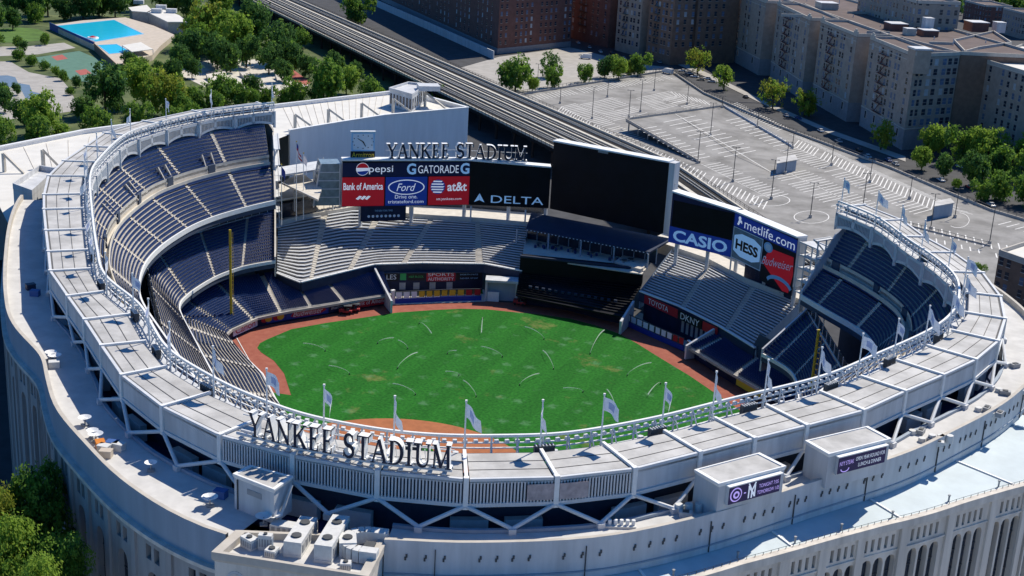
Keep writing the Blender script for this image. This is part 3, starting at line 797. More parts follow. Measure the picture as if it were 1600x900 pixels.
for (a, c, t0_) in ((PT[0], tA, 0), (tB, 1.0, 0)):
    q = span_t(a, c, 2.0)
    b = MB(); b.strip([FP(t, din(t), DZ) for t in q], [FP(t, Poff(t)-.1, DZ) for t in q]); b.build('outer_deck', 'deck_roofing', ST)
    b = MB(); b.strip([FP(t, din(t), DZ+.02) for t in q], [FP(t, din(t), DZ+.45) for t in q]); b.strip([FP(t, din(t), DZ+.45) for t in q], [FP(t, din(t)-.5, DZ+.45) for t in q]); b.strip([FP(t, din(t)-.5, 34.2) for t in q], [FP(t, din(t)-.5, DZ+.45) for t in q]); b.build('deck_curb', 'band_grey', ST)  # curb takes the darker band colour to stand in for shade
    b = MB()
    for i in range(len(q)-1):
        a0, a1 = FP(q[i], Poff(q[i])), FP(q[i+1], Poff(q[i+1])); n0, n1 = FP(q[i], Poff(q[i])-.55), FP(q[i+1], Poff(q[i+1])-.55)
        b.face([a0.to_3d()+Vector((0, 0, 37)), a1.to_3d()+Vector((0, 0, 37)), n1.to_3d()+Vector((0, 0, 37)), n0.to_3d()+Vector((0, 0, 37))])
        b.face([n0.to_3d()+Vector((0, 0, DZ-.2)), n1.to_3d()+Vector((0, 0, DZ-.2)), n1.to_3d()+Vector((0, 0, 37)), n0.to_3d()+Vector((0, 0, 37))])
    b.build('deck_parapet', 'coping', ST)
q = span_t(.2, 1, 2.0)
b = MB(); b.strip([FP(t, 5.2, 33) for t in q], [FP(t, 11.0, 33) for t in q]); b.build('concourse_trench', 'seat_blue', ST)  # trench floor coloured dark in place of the recess shade
for i, t in enumerate(span_t(.34, .9, 6.0)):
    if i % 3 == 2: continue
    p = FP(t, 6.6); e = FP(t+.003)-FP(t-.003); b = MB(); b.box((p.x, p.y, 33.2), 4.6, 1.0, 2.4, math.atan2(e.y, e.x)); b.build('concourse_strip', 'white_paint', ST)  # white boxes stand in for the lit strips along the trench
# left: smooth dark band above a window facade; right: panelled wall above the terrace
q = span_t(PT[0], tA, 1.6)
b = MB(); b.strip([FP(t, Poff(t), 32.5) for t in q], [FP(t, Poff(t), 37) for t in q]); b.build('upper_band', 'band_grey', ST)
b = MB(); b.strip([FP(t, Poff(t)+.75, 32) for t in q], [FP(t, Poff(t)+.75, 32.5) for t in q]); b.strip([FP(t, Poff(t)+.75, 32.5) for t in q], [FP(t, Poff(t), 32.52) for t in q])
b.strip([FP(t, Poff(t)+.75, 32) for t in q], [FP(t, Poff(t)+.2, 31.9) for t in q]); b.build('cornice', 'limestone', ST)
def bays(a, c, width, offf, z0, z1, hole_fn, pier=.9, stone='limestone'):
    n = max(1, round(sum((FP(lerp(a, c, (i+1)/60), offf(lerp(a, c, (i+1)/60)))-FP(lerp(a, c, i/60), offf(lerp(a, c, i/60)))).length for i in range(60))/width))
    for k in range(n):
        ta, tc_ = lerp(a, c, k/n), lerp(a, c, (k+1)/n)
        p, q_ = FP(ta, offf(ta)), FP(tc_, offf(tc_)); fr = Frame(p, q_)
        holes_wall(fr, fr.w, z0, z1, hole_fn(fr.w), stone, 'dark_glass', ST)
        b = MB(); b.obox(fr.p(-pier/2, z0, 0), fr.u*pier, fr.n*.35, fr.up*(z1-z0)); b.build('facade_pier', stone, ST)
def holesL(w):
    m = w/2; return [(m-1.45, m-.3, 28.8, 30.8, False), (m+.3, m+1.45, 28.8, 30.8, False), (m-1.3, m+1.3, 8.0, 27.3, True), (m-1.0, m+1.0, 1.5, 6.5, False)]
bays(PT[0]+.0, tA, 6.2, lambda t: Poff(t)+.2, -.3, 32, holesL, stone='limestone_shade')
# right wall
q = span_t(tB, 1.0, 1.6)
b = MB(); b.strip([FP(t, Poff(t), 31.7) for t in q], [FP(t, Poff(t), 37) for t in q]); b.build('parapet_wall', 'panel_grey', ST)
b = MB(); b.strip([FP(t, Poff(t)+.12, 32.6) for t in q], [FP(t, Poff(t)+.12, 32.8) for t in q]); b.strip([FP(t, Poff(t)+.12, 32.8) for t in q], [FP(t, Poff(t), 32.8) for t in q]); b.build('wall_string_course', 'band_grey', ST)
for i, t in enumerate(span_t(tB+.004, .88, 1.55)):
    if i % 9 in (3, 8): continue
    b = MB(); p0, p1 = FP(t-.0007, Poff(t)+.02), FP(t+.0007, Poff(t)+.02); fr = Frame(p0, p1)
    for s in (0, 1): b.obox(fr.p(fr.w/2-.13+s*.14, 34.5+s*.35, 0), fr.u*.22, fr.n*.10, fr.up*.42)
    b.build('wall_vent', 'pole_dark', ST)
for t in span_t(tB+.01, .9, 13.5):
    b = MB(); p0, p1 = FP(t-.0005, Poff(t)+.01), FP(t+.0005, Poff(t)+.01); fr = Frame(p0, p1); b.obox(fr.p(0, 31.8, 0), fr.u*.10, fr.n*.16, fr.up*4.2)
    b.build('downpipe', 'pole_dark', ST)
# terrace on the right over the entrance hall
_T = [tproj(at(x, y, 31.1)) for x, y in [(1000,925),(1160,882),(1250,858),(1380,822),(1500,788),(1600,760)]]
print('T', [(round(a, 3), round(b, 1)) for a, b in _T])
TRt = [q[0] for q in _T]+[min(.96, _T[-1][0]+.07), 1.0]; TRo = [q[1] for q in _T]+[_T[-1][1]+3, _T[-1][1]+3]
def Toff(t): return max(Poff(t)+1.2, interp(t, TRt, TRo))
tT = min(.93, _T[-1][0]+.05)
q = span_t(tB-.02, tT, 1.6)
b = MB(); b.strip([FP(t, Poff(t)-.3, 31.7) for t in q], [FP(t, Toff(t)-.5, 31.25) for t in q]); b.build('terrace_roof', 'terrace_roofing', ST)
for t in span_t(tB+.01, tT-.01, 16.5): b = MB(); b.bar(FP(t, Poff(t)+.1, 31.8), FP(t, Toff(t)-.6, 31.35), .3, .16); b.build('terrace_seam', 'white_paint', ST)
b = MB()
b.strip([FP(t, Toff(t)-.5, 31.2) for t in q], [FP(t, Toff(t)-.5, 31.5) for t in q]); b.strip([FP(t, Toff(t)-.5, 31.5) for t in q], [FP(t, Toff(t)+.5, 31.5) for t in q])
b.strip([FP(t, Toff(t)+.5, 30.4) for t in q], [FP(t, Toff(t)+.5, 31.5) for t in q]); b.strip([FP(t, Toff(t)+.5, 30.4) for t in q], [FP(t, Toff(t)+.1, 30.2) for t in q]); b.build('cornice', 'limestone', ST)
b = MB()
b.strip([FP(t, Toff(t)-.35, 31.8) for t in q], [FP(t, Toff(t)-.35, 31.86) for t in q])
for t in span_t(tB, tT, 1.1): b.bar(FP(t, Toff(t)-.35, 31.5), FP(t, Toff(t)-.35, 31.86), .07)
b.build('bird_spikes', 'pole_dark', ST)
for t in span_t(tB+.02, tT, 8.2): b = MB(); b.tube(FP(t, Toff(t)-1.2, 31.2), FP(t, Toff(t)-1.2, 32.1), .12); b.tube(FP(t, Toff(t)-1.2, 32.1), FP(t, Toff(t)-1.2, 32.25), .2); b.build('roof_vent_pipe', 'pole_grey', ST)
def holesR(w):
    m = w/2; h = [(m-2.9+1.18*i, m-2.9+1.18*i+.55, 27.7, 29.5, False) for i in range(5)]
    for s in (-1, 0, 1): h.append((m+s*2.1-.86, m+s*2.1+.86, 9.0, 26.5, True))
    h.append((m-2.7, m+2.7, 1.2, 7.0, False)); return h
bays(tB-.02, tT, 8.3, lambda t: Toff(t), -.3, 30.4, holesR, 1.3)
b = MB(); q = span_t(tB-.02, tT, 2)
b.strip([FP(t, Toff(t)+.16, 27.0) for t in q], [FP(t, Toff(t)+.16, 27.25) for t in q]); b.strip([FP(t, Toff(t)+.16, 27.25) for t in q], [FP(t, Toff(t), 27.3) for t in q]); b.build('wall_string_course', 'limestone', ST)
for j in range(3):          # tall hanging banners in some arches
    t = [.775, .80, .745][j]; p0, p1 = FP(t-.0012, Toff(t)-.32), FP(t+.0012, Toff(t)-.32); fr = Frame(p0, p1)
    b = MB(); b.obox(fr.p(0, 12, 0), fr.u*fr.w, fr.n*.04, fr.up*10.4); b.build('arch_banner', ['ad_red', 'ad_blue', 'ad_red'][j], ST)
# blue canopy by the right end of the hall
# --- entrance tower
tw = [at(335, 862, 36.5), at(572, 899, 36.5), at(604, 838, 36.5), at(372, 829, 36.5)]
tz = 36.5
cx = sum((p for p in tw), Vector())/4
b = MB(); b.prism(tw, -.3, tz-.9); b.build('tower_body', 'limestone', ST)
b = MB(); b.cur = 0; b.face([Vector((p.x, p.y, tz-.86)) for p in [q_.lerp(cx, .02) for q_ in tw]]); b.build('tower_roof', 'deck_roofing', ST)
def rim(pts, z0, z1, wd, m, name, out=.35, parent=ST):
    b = MB(); c = sum((Vector((p[0], p[1])) for p in pts), Vector((0, 0)))/len(pts); n = len(pts)
    P = [Vector((p[0], p[1])) for p in pts]
    O_ = [p+(p-c).normalized()*out for p in P]; I_ = [p-(p-c).normalized()*wd for p in P]
    for i in range(n):
        j = (i+1) % n
        for A, B, za, zb in ((O_, O_, z0, z1), (I_, I_, z0, z1)): b.face([(A[i].x, A[i].y, za), (A[j].x, A[j].y, za), (A[j].x, A[j].y, zb), (A[i].x, A[i].y, zb)])
        b.face([(O_[i].x, O_[i].y, z1), (O_[j].x, O_[j].y, z1), (I_[j].x, I_[j].y, z1), (I_[i].x, I_[i].y, z1)])
        b.face([(O_[i].x, O_[i].y, z0), (O_[j].x, O_[j].y, z0), (P[j].x, P[j].y, z0-.3), (P[i].x, P[i].y, z0-.3)])
    return b.build(name, m, parent)
rim(tw, tz-.9, tz, .9, 'coping', 'tower_parapet')
frT = Frame(tw[0], tw[1])
GOLD = thing('wall_lettering', 'gold capital letters and a carved medallion high on the entrance tower wall', 'sign')
b = MB()
for k in range(3):
    r = 1.05-.32*k; pl = ell(frT.w*.14, 33.4, r, r, 20); b.cur = k % 2
    b.face([frT.p(x, z, .05+.05*k) for x, z in pl])
    for i in range(20): p, r2_ = pl[i], pl[(i+1) % 20]; b.face([frT.p(*p, 0), frT.p(*r2_, 0), frT.p(*r2_, .05+.05*k), frT.p(*p, .05+.05*k)])
b.build('medallion', ['panel_grey', 'limestone'], GOLD)
fr2 = Frame(frT.p(frT.w*.22, 0, .15), frT.p(frT.w*.97, 0, .15), 31.85)
serif_sign([fr2], 'YANKEE STADIUM', 1.9, GOLD, .2, 'ad_gold', 'ad_gold')
# --- box huts standing on the deck
HUT = []
def hut(px, z1, name, z0=DZ, m='panel_grey', front=(2, 3)):
    pts = [at(x, y, z1) for x, y in px]; c = sum((p for p in pts), Vector())/4
    b = MB(); b.prism(pts, z0, z1-.25); b.build(name, m, ST)
    b = MB(); b.prism([p.lerp(c, .05) for p in pts], z1-.3, z1-.12); b.build(name+'_roof', 'roof_sheet', ST)
    rim(pts, z1-.25, z1, .35, 'white_paint', name+'_rim', .2); HUT.append(pts); return pts
h0 = hut([(366,740), (392,727), (456,744), (428,764)], 40.5, 'stair_hut')
fr = Frame(h0[0], h0[3]); b = MB(); b.obox(fr.p(fr.w*.33, 38.5, 0), fr.u*fr.w*.36, fr.n*.06, fr.up*.7); b.build('louver_vent', 'pole_grey', ST)
b = MB(); b.obox(fr.p(fr.w*.08, 36.0, 0), fr.u*.14, fr.n*.14, fr.up*3.9); b.build('downpipe', 'pole_dark', ST)
b = MB(); fr = Frame(h0[3], h0[2]); b.bar(fr.p(.2, 36.1, .5), fr.p(fr.w*.8, 39.8, .5), .25); b.build('hut_duct', 'panel_grey', ST)
h1 = hut([(1087,733.4), (1186,707.5), (1226.5,728), (1124,755)], 40.9, 'board_hut')
h2 = hut([(1260,688), (1355,666), (1391,685), (1296,708.6)], 40.9, 'board_hut')
# stair penthouse at the far left of the roof
hp = [at(x, y, 37.5) for x, y in ((20, 286), (62, 258), (88, 262), (50, 297))]
b = MB(); b.prism(hp, 30, 36.3); b.build('penthouse', 'panel_grey', ST); rim(hp, 36.3, 37.5, .4, 'panel_grey', 'penthouse_rim', .1)
# --- end walls of the stands
def plate(name, pts, m, th=.4, parent=ST):
    """upright slab through plan points with heights"""
    b = MB(); a, c = Vector(pts[0][:2]), None
    far = max(pts, key=lambda p: (Vector(p[:2])-a).length); d = (Vector(far[:2])-a).normalized(); n = Vector((d.y, -d.x, 0))*th/2
    P = [Vector(p)-n for p in pts]; Q = [Vector(p)+n for p in pts]
    b.face(P); b.face(Q[::-1])
    for i in range(len(P)): j = (i+1) % len(P); b.face([P[i], P[j], Q[j], Q[i]])
    return b.build(name, m, parent)
for t, s in ((0.0, 1), (1.0, -1)):
    e, f, o, nb_, mf = E_(t), FP(t, .4), FP(t, 7.8), NB(t), MF(t)
    z = EZ(t); g = 1.02
    plate('stand_end_wall', [(e.x, e.y, z-1.5), (e.x, e.y, z+1.6), (f.x, f.y, 36), (o.x, o.y, 41), (o.x, o.y, z-1.5)], 'concrete_pale' if s > 0 else 'panel_grey')
    plate('stand_end_wall', [(f.x, f.y, 37.6), (f.x, f.y, 41), (o.x, o.y, 41), (o.x, o.y, 37.6)], 'panel_grey')
    plate('stand_end_wall', [(mf.x, mf.y, 8.5), (mf.x, mf.y, 13.6), (nb_.x, nb_.y, 20), (nb_.x, nb_.y, 8.5)], 'concrete_pale' if s > 0 else 'panel_grey')
    b = MB()                   # open steel stair tower against the end
    for lv in range(6):
        z0 = 14+lv*4.2
        for k in range(3): p = f.lerp(e, k*.3); b.bar(Vector((p.x, p.y, z0-4.2)), Vector((p.x, p.y, z0)), .3)
        p, q_ = f, f.lerp(e, .6); d = (q_-p).normalized(); n = Vector((d.y, -d.x))*(-s)*1.3
        for sgn in (0, 1):
            pp, qq = p+n*sgn, q_+n*sgn; b.bar(Vector((pp.x, pp.y, z0)), Vector((qq.x, qq.y, z0)), .25)
        pp = p+n; qq = q_+n; b.bar(Vector((pp.x, pp.y, z0-4.2)), Vector((qq.x, qq.y, z0)), .5, .2)
        b.prism([p+n*.05, q_+n*.05, q_+n, p+n], z0-.2, z0-.05)
    b.build('stair_frame', 'white_steel', ST)
# --- the long wing with the white roof behind the left stands
wz = 30.0
outer = [at(x, y, wz) for x, y in ((-40, 240), (0, 232), (130, 206), (430, 166), (610, 145), (662, 152))]
inner = [at(x, y, wz) for x, y in ((731, 171), (600, 183), (530, 194), (452, 207))]+[FP(.0, 9, wz), FP(.08, 9, wz), FP(.16, 9, wz), FP(.24, 14, wz)]
b = MB(); b.face([Vector((p.x, p.y, wz-.6)) for p in outer+inner][::-1]); b.build('wing_roof', 'roof_white', ST)
b = MB()
for A in (outer, inner[:4], [outer[-1], inner[0]]):
    for i in range(len(A)-1):
        fr = Frame(A[i], A[i+1]); b.obox(fr.p(0, 4 if A is not outer else 0, -.3), fr.u*fr.w, fr.n*.6, fr.up*(wz+(.5 if A is not outer else .3)-(4 if A is not outer else 0)))
b.build('wing_wall', 'wing_white', ST)
b = MB()
for A in (outer, inner[:4], [outer[-1], inner[0]]):
    for i in range(len(A)-1):
        fr = Frame(A[i], A[i+1]); z = wz+(.5 if A is not outer else .3); b.obox(fr.p(0, z, -.5), fr.u*fr.w, fr.n*1.0, fr.up*.35)
b.build('wing_coping', 'white_paint', ST)
# raking frames on the wing roof
def rake(px, h=4.6):
    p = at(px[0], px[1], wz-.5); q_ = at(px[2], px[3], wz-.5); b = MB()
    b.bar(p, p+Vector((0, 0, h)), .7); b.bar(p+Vector((0, 0, h)), q_, .55); b.build('raking_frame', 'concrete_pale', ST)
for px in ((461,203,492,201), (513,194,544,193), (565,184,597,184), (614,177,647,178), (664,166,702,174), (7,268,37,271), (68,262,92,260)): rake(px)
b = MB()                       # long shallow roof seams
for k in range(1, 16):
    a, c = outer[3].lerp(outer[4], k/16), inner[3].lerp(inner[1], k/16); b.bar(Vector((a.x, a.y, wz-.55)), Vector((c.x, c.y, wz-.55)), .12, .1)
for k in range(1, 14):
    a = outer[1].lerp(outer[3], k/14); c = FP(lerp(.2, .02, k/14), 10); b.bar(Vector((a.x, a.y, wz-.55)), Vector((c.x, c.y, wz-.55)), .12, .1)
b.build('roof_seam', 'coping', ST)
# plant room on the wing roof
pr = [at(x, y, 35.5) for x, y in ((609,137), (638,128), (667,131), (644,147))]
b = MB(); b.prism(pr, wz-.5, 34.9); b.build('plant_room', 'panel_grey', ST); rim(pr, 34.9, 35.6, .5, 'panel_grey', 'plant_room_rim', .3)
b = MB(); c = sum((p for p in pr), Vector())/4; b.box((c.x+6, c.y+2, 35), 7, 6, 1.6, .6); b.build('plant_room_top', 'panel_grey', ST)
for i, j in ((0, 3), (3, 2)):
    fr = Frame(pr[i], pr[j]); b = MB()
    for k in range(7): b.obox(fr.p(fr.w*(k+.25)/7, 30.4, 0), fr.u*fr.w*.5/7, fr.n*.08, fr.up*3.4)
    b.build('plant_room_louver', 'dark_glass', ST)
# ================================================================== outfield
def V2(p): return Vector((p[0], p[1]))
def wallrun(pxs, z1, m, name, cap='white_paint', th=.5, z0=-.1):
    pts = [V2(p) if isinstance(p, Vector) else V2(at(p[0], p[1], 0)) for p in pxs]; b = MB()
    for i in range(len(pts)-1):
        fr = Frame(pts[i], pts[i+1]); b.obox(fr.p(0, z0, -th), fr.u*fr.w, fr.n*th, fr.up*(z1-z0))
    o = b.build(name, m, ST)
    if cap:
        b = MB()
        for i in range(len(pts)-1):
            fr = Frame(pts[i], pts[i+1]); b.obox(fr.p(-.02, z1, -th-.12), fr.u*(fr.w+.04), fr.n*(th+.2), fr.up*.22)
        b.build(name+'_cap', cap, ST)
    return pts
wallrun(FOUL[::-1], 2.6, 'navy', 'foul_wall')
W1 = wallrun(wall_px[:8], 2.9, 'navy', 'outfield_wall')
wallrun([(612,475),(617,474)], 3.4, 'white_paint', 'wall_post')
W3 = wallrun([(808,473),(880,483),(970,505)], 3.2, 'navy', 'outfield_wall')
W5 = wallrun([(1072,551),(1130,590),(1215,640)], 3.0, 'navy', 'outfield_wall')
def wallad(a, c, body, m_bg, m_tx, k=.75, z=(.35, 2.6), tw=.8, part='advert_panel', yy=None):
    A, B = at(a[0], a[1], 0), at(c[0], c[1], 0); fr = Frame(A, B)
    b = MB(); b.obox(fr.p(0, z[0], .02), fr.u*fr.w, fr.n*.06, fr.up*(z[1]-z[0])); o = b.build(part, m_bg, ST)
    if body: text(fr, body, fr.w*(1-tw)/2, z[0]+(z[1]-z[0])*(1-k)/2, fr.w*tw, (z[1]-z[0])*k, m_tx, o, d=.12)
    return fr, o
# padded wall adverts, left to right
wallad((364,528.3),(402,511), 'Canon', 'ad_white', 'ad_red')
fr, o = wallad((405,509.5),(446,502), '', 'ad_blue', '')
for k in (0, 1):
    c = fr.w*(.27+.46*k)
    for dx, mm in ((-.55, 'ad_red'), (.55, 'ad_gold')): on_frame(fr, [ell(c+dx, 1.5, .95, .85, 16)], .09+.01*(dx > 0), mm, 'roundel', o, .02)
fr, o = wallad((447,501.8),(513,491), '', 'ad_blue', '')
on_frame(fr, [[(fr.w*.1, 1.1), (fr.w*.2, 2.3), (fr.w*.85, 2.3), (fr.w*.95, 1.4), (fr.w*.8, .6), (fr.w*.2, .6)]], .09, 'ad_red', 'bow_mark', o, .02)
text(fr, 'Budweiser', fr.w*.16, .8, fr.w*.7, 1.4, 'ad_white', o, d=.15, shear=.3)
wallad((514,490.6),(548,484.8), 'mastercard', 'ad_navy', 'ad_white', .35)
wallad((549,484.3),(611,475.5), 'Bank of America', 'ad_red', 'ad_white', .5)
wallad((1085,560),(1110,576), 'Delta', 'ad_navy', 'ad_sky', .35, tw=.4)
wallad((1150,603),(1190,627), '', 'ad_yellow', '')
# left bullpen
structure(sheet('bullpen_turf', [at(x, y, .0) for x, y in ((640,462),(755,459),(752,450),(650,452))], .03, 'turf'))
structure(sheet('bullpen_floor', [at(x, y, 0) for x, y in ((612,476),(758,471),(757,452),(600,456))], -.03, 'concrete_pale'))
def fence(pxs, label, cols, name='bullpen_fence'):
    pts = [V2(at(x, y, 0)) for x, y in pxs]
    T_ = thing(name, label, 'fence')
    b = MB(); r_ = MB(); tot = sum((pts[i+1]-pts[i]).length for i in range(len(pts)-1)); s = 0
    for i in range(len(pts)-1):
        fr = Frame(pts[i], pts[i+1]); b.obox(fr.p(0, -.05, -.15), fr.u*fr.w, fr.n*.3, fr.up*1.25)
        r_.bar(fr.p(0, 3.1), fr.p(fr.w, 3.1), .16); r_.bar(fr.p(0, 1.35), fr.p(fr.w, 1.35), .12)
        n_ = max(1, int(fr.w/1.9))
        for k in range(n_): r_.bar(fr.p(fr.w*k/n_, 1.2), fr.p(fr.w*k/n_, 3.15), .16)
        for k in range(n_):
            f = (s+fr.w*(k+.5)/n_)/tot; mm = None
            for lim, q in cols:
                if f < lim: mm = q; break
            if mm:
                c = MB(); c.obox(fr.p(fr.w*(k+.14)/n_, 1.45, -.04), fr.u*fr.w*.72/n_, fr.n*.08, fr.up*1.5); c.build('fence_poster', mm, T_)
        s += fr.w
    b.build('fence_base', 'ad_blue', T_); r_.build('fence_rails', 'pole_dark', T_)
    return T_
fence([(617,474),(700,470),(752,469)], 'dark railing of the left bullpen hung with white, yellow and pink posters', [(.22, 'ad_white'), (.80, 'ad_gold'), (1.1, 'ad_red')])
fence([(975,507),(1022,528),(1068,548)], 'dark railing of the right bullpen hung with a long row of white posters', [(.82, 'ad_white'), (1.1, 'ad_red')])
structure(sheet('bullpen_turf', [at(x, y, 0) for x, y in ((1015,507),(1068,532),(1062,541),(1000,508))], .03, 'turf'))
structure(sheet('bullpen_floor', [at(x, y, 0) for x, y in ((975,507),(1072,550),(1090,528),(1000,488))], -.03, 'concrete_pale'))
# wall behind the left bullpen with its adverts, under the bleachers
bw = [V2(p) for p in (BI[0::6])][3:]      # under the bleacher front
def bwall(a, c, z0, z1, m, back):
    fr = Frame(a, c); b = MB(); b.obox(fr.p(0, z0, -back-.4), fr.u*fr.w, fr.n*.4, fr.up*(z1-z0)); b.build('bullpen_backwall', m, ST); return Frame(fr.p(0, 0, -back), fr.p(fr.w, 0, -back))
A_, B_ = at(588,416,7.2), at(756,414.5,7.2)
fr = bwall(A_, B_, -.1, 5.3, 'navy', .8)
b = MB(); b.obox(fr.p(0, 5.2, 0), fr.u*fr.w, fr.n*.8, fr.up*.2); b.build('bullpen_soffit', 'soffit_dark', ST)
def wad(fr, f0, f1, z0, z1, body, bg, tx, k=.6, tw=.8, lines=None):
    b = MB(); b.obox(fr.p(fr.w*f0, z0, .02), fr.u*fr.w*(f1-f0), fr.n*.06, fr.up*(z1-z0)); o = b.build('advert_panel', bg, ST)
    L = lines or ([body] if body else [])
    for i, t in enumerate(L):
        hh = (z1-z0)/len(L); text(fr, t, fr.w*lerp(f0, f1, (1-tw)/2), z1-hh*(i+1)+hh*(1-k)/2, fr.w*(f1-f0)*tw, hh*k, tx, o, d=.12)
    return o
wad(fr, .0, .21, 2.9, 5.1, 'SALES', 'ad_black', 'ad_white', .62)
wad(fr, .225, .28, 3.1, 4.9, '', 'ad_green', 'ad_white')
wad(fr, .29, .46, 3.0, 5.0, 'H&R BLOCK', 'ad_black', 'ad_green', .3)
wad(fr, .47, .74, 2.7, 5.15, '', 'ad_red', 'ad_white', .7, .9, ['SPORTS', 'AUTHORITY'])
wad(fr, .75, .99, 2.9, 5.0, '', 'ad_black', 'ad_sky', .35, .7, ['NORTH FACE', 'NEVER STOP'])
for f in (.22, .35, .5, .66): 
    b = MB(); b.obox(fr.p(fr.w*f, .5, .02), fr.u*1.6, fr.n*.08, fr.up*1.9); b.build('bullpen_door', 'pole_grey', ST)
# stair ramp walls of the bullpen ends
for a, c, h0_, h1_ in (((583,413),(612,470), 7.2, 3.2),):
    p, q_ = at(a[0], a[1], h0_), at(c[0], c[1], h1_)
    plate('bullpen_sidewall', [(p.x, p.y, 0), (p.x, p.y, h0_), (q_.x, q_.y, h1_), (q_.x, q_.y, 0)], 'panel_grey', .5)
# gate in the wall right of the left bullpen
g0, g1 = at(757,470,0), at(808,473,0); frg = Frame(g0, g1)
b = MB(); b.obox(frg.p(0, -.1, -4), frg.u*.6, frg.n*4, frg.up*5.2); b.obox(frg.p(frg.w-.6, -.1, -4), frg.u*.6, frg.n*4, frg.up*5.2); b.obox(frg.p(0, 5.1, -4), frg.u*frg.w, frg.n*4.1, frg.up*.6); b.build('gate_frame', 'panel_grey', ST)
b = MB(); b.obox(frg.p(.6, -.1, -1.6), frg.u*(frg.w-1.2), frg.n*.3, frg.up*5.2); b.build('gate_leaf', 'band_grey', ST)
b = MB(); b.obox(frg.p(.7, -.1, -.3), frg.u*3.0, frg.n*.2, frg.up*2.6); b.build('gate_board', 'white_paint', ST)
fr = Frame(at(757,414,7.2), at(822,426,7.2)); b = MB(); b.obox(fr.p(0, 4.6, -1.5), fr.u*fr.w, fr.n*.5, fr.up*2.6); b.build('gate_lintel', 'navy_soft', ST)
# right bullpen: back wall, ad strip, side walls
fr = bwall(V2(at(1004,458,7.2)), V2(at(1122,512,7.2)), -.1, 5.1, 'navy', .8)
b = MB(); b.obox(fr.p(0, 5.0, 0), fr.u*fr.w, fr.n*.8, fr.up*.2); b.build('bullpen_soffit', 'soffit_dark', ST)
frb = Frame(V2(at(1002,457,7.2)), V2(at(1125,513,7.2)))
frb = Frame(frb.p(0, 0, .36), frb.p(frb.w, 0, .36))
wad(frb, .0, .50, 5.05, 7.3, 'TOYOTA', 'ad_red', 'ad_white', .62, .52)
wad(frb, .51, .80, 5.05, 7.3, 'DKNY', 'ad_black', 'ad_white', .7)
wad(frb, .81, .99, 5.05, 7.3, '', 'ad_red', 'ad_white')
for k in range(6):
    b = MB(); b.obox(fr.p(fr.w*(.52+.06*k), 1.6, .02), fr.u*.9, fr.n*.06, fr.up*3.0); b.build('bullpen_louver', 'pole_grey', ST)
for a, c, h0_, h1_ in (((1118,512),(1072,540), 6.9, 3.4), ((990,470),(970,502), 5.5, 3.4)):
    p, q_ = at(a[0], a[1], h0_), at(c[0], c[1], h1_)
    plate('bullpen_sidewall', [(p.x, p.y, 0), (p.x, p.y, h0_), (q_.x, q_.y, h1_), (q_.x, q_.y, 0)], 'panel_grey', .6)
# --- centre-field black backdrop with the glass-fronted restaurant on it
c0, c1 = V2(at(806,462,3)), V2(at(972,496,3))
u0, u1 = V2(at(812,420,8)), V2(at(1003,440,8))
def slab(name, a, b_, c, d, m, th=.3):
    """four-cornered slab, corners with heights"""
    k = MB(); P = [Vector(q) for q in (a, b_, c, d)]; k.face(P); k.face([p-Vector((0, 0, th)) for p in P[::-1]])
    for i in range(4): j = (i+1) % 4; k.face([P[i], P[i]-Vector((0, 0, th)), P[j]-Vector((0, 0, th)), P[j]])
    return k.build(name, m, ST)
slab('backdrop_slope', (*c0, 3.2), (*c1, 3.2), (*u1, 7.0), (*u0, 7.0), 'black_panel')
b = MB()
for r_ in range(1, 12):
    f = r_/12; p, q_ = c0.lerp(u0, f), c1.lerp(u1, f); z = lerp(3.2, 7.0, f); b.bar(Vector((p.x, p.y, z+.1)), Vector((q_.x, q_.y, z+.1)), .12, .35)
b.build('backdrop_ledges', 'black_panel', ST)
for k in range(14):
    f = k/13; p = c0.lerp(u0, .35).lerp(c1.lerp(u1, .35), .12+.76*f); 
    b = MB(); b.box((p.x, p.y, 4.8), .8, .5, .6, .1); b.build('backdrop_lamp', 'navy_soft', ST)
frc = Frame(u0, u1)
b = MB(); b.obox(frc.p(0, 7.0, -2.5), frc.u*frc.w, frc.n*2.6, frc.up*4.4); b.build('restaurant_front', 'black_panel', ST)
b = MB(); b.obox(frc.p(0, 11.2, -.3), frc.u*frc.w, frc.n*.6, frc.up*.5); b.build('restaurant_rail', 'navy_soft', ST)
t0_, t1_, t2_, t3_ = V2(at(816,400,11)), V2(at(1003,428,11)), V2(at(1030,392,11.2)), V2(at(822,365,11.2))
slab('restaurant_terrace', (*t0_, 11), (*t1_, 11), (*t2_, 11.2), (*t3_, 11.2), 'concrete_pale')
r0, r1, r2, r3 = V2(at(822,357,15.2)), V2(at(1015,394,15.2)), V2(at(1050,374,16.2)), V2(at(830,333,16.2))
slab('restaurant_roof', (*r0, 15.2), (*r1, 15.2), (*r2, 16.4), (*r3, 16.4), 'navy_soft', .5)
gl = Frame(r0.lerp(r3, .35), r1.lerp(r2, .35)); b = MB(); b.obox(gl.p(0, 11.2, 0), gl.u*gl.w, gl.n*.2, gl.up*4.0); b.build('restaurant_glass', 'dark_glass', ST)
for k in range(13): b = MB(); b.obox(gl.p(gl.w*k/12-.1, 11.2, .2), gl.u*.2, gl.n*.15, gl.up*4.1); b.build('restaurant_mullion', 'band_grey', ST)
for k in range(5): b = MB(); p = gl.p(gl.w*k/4, 11.2, 6.2); b.bar(p, p+Vector((0, 0, 4.1)), .35); b.build('restaurant_post', 'band_grey', ST)
b = MB(); e_ = Frame(r0, r1)
for k in range(34): b.obox(e_.p(e_.w*(k+.3)/34, 14.75, .02), e_.u*.35, e_.n*.06, e_.up*.22)
b.build('restaurant_lights', 'ad_white', ST)
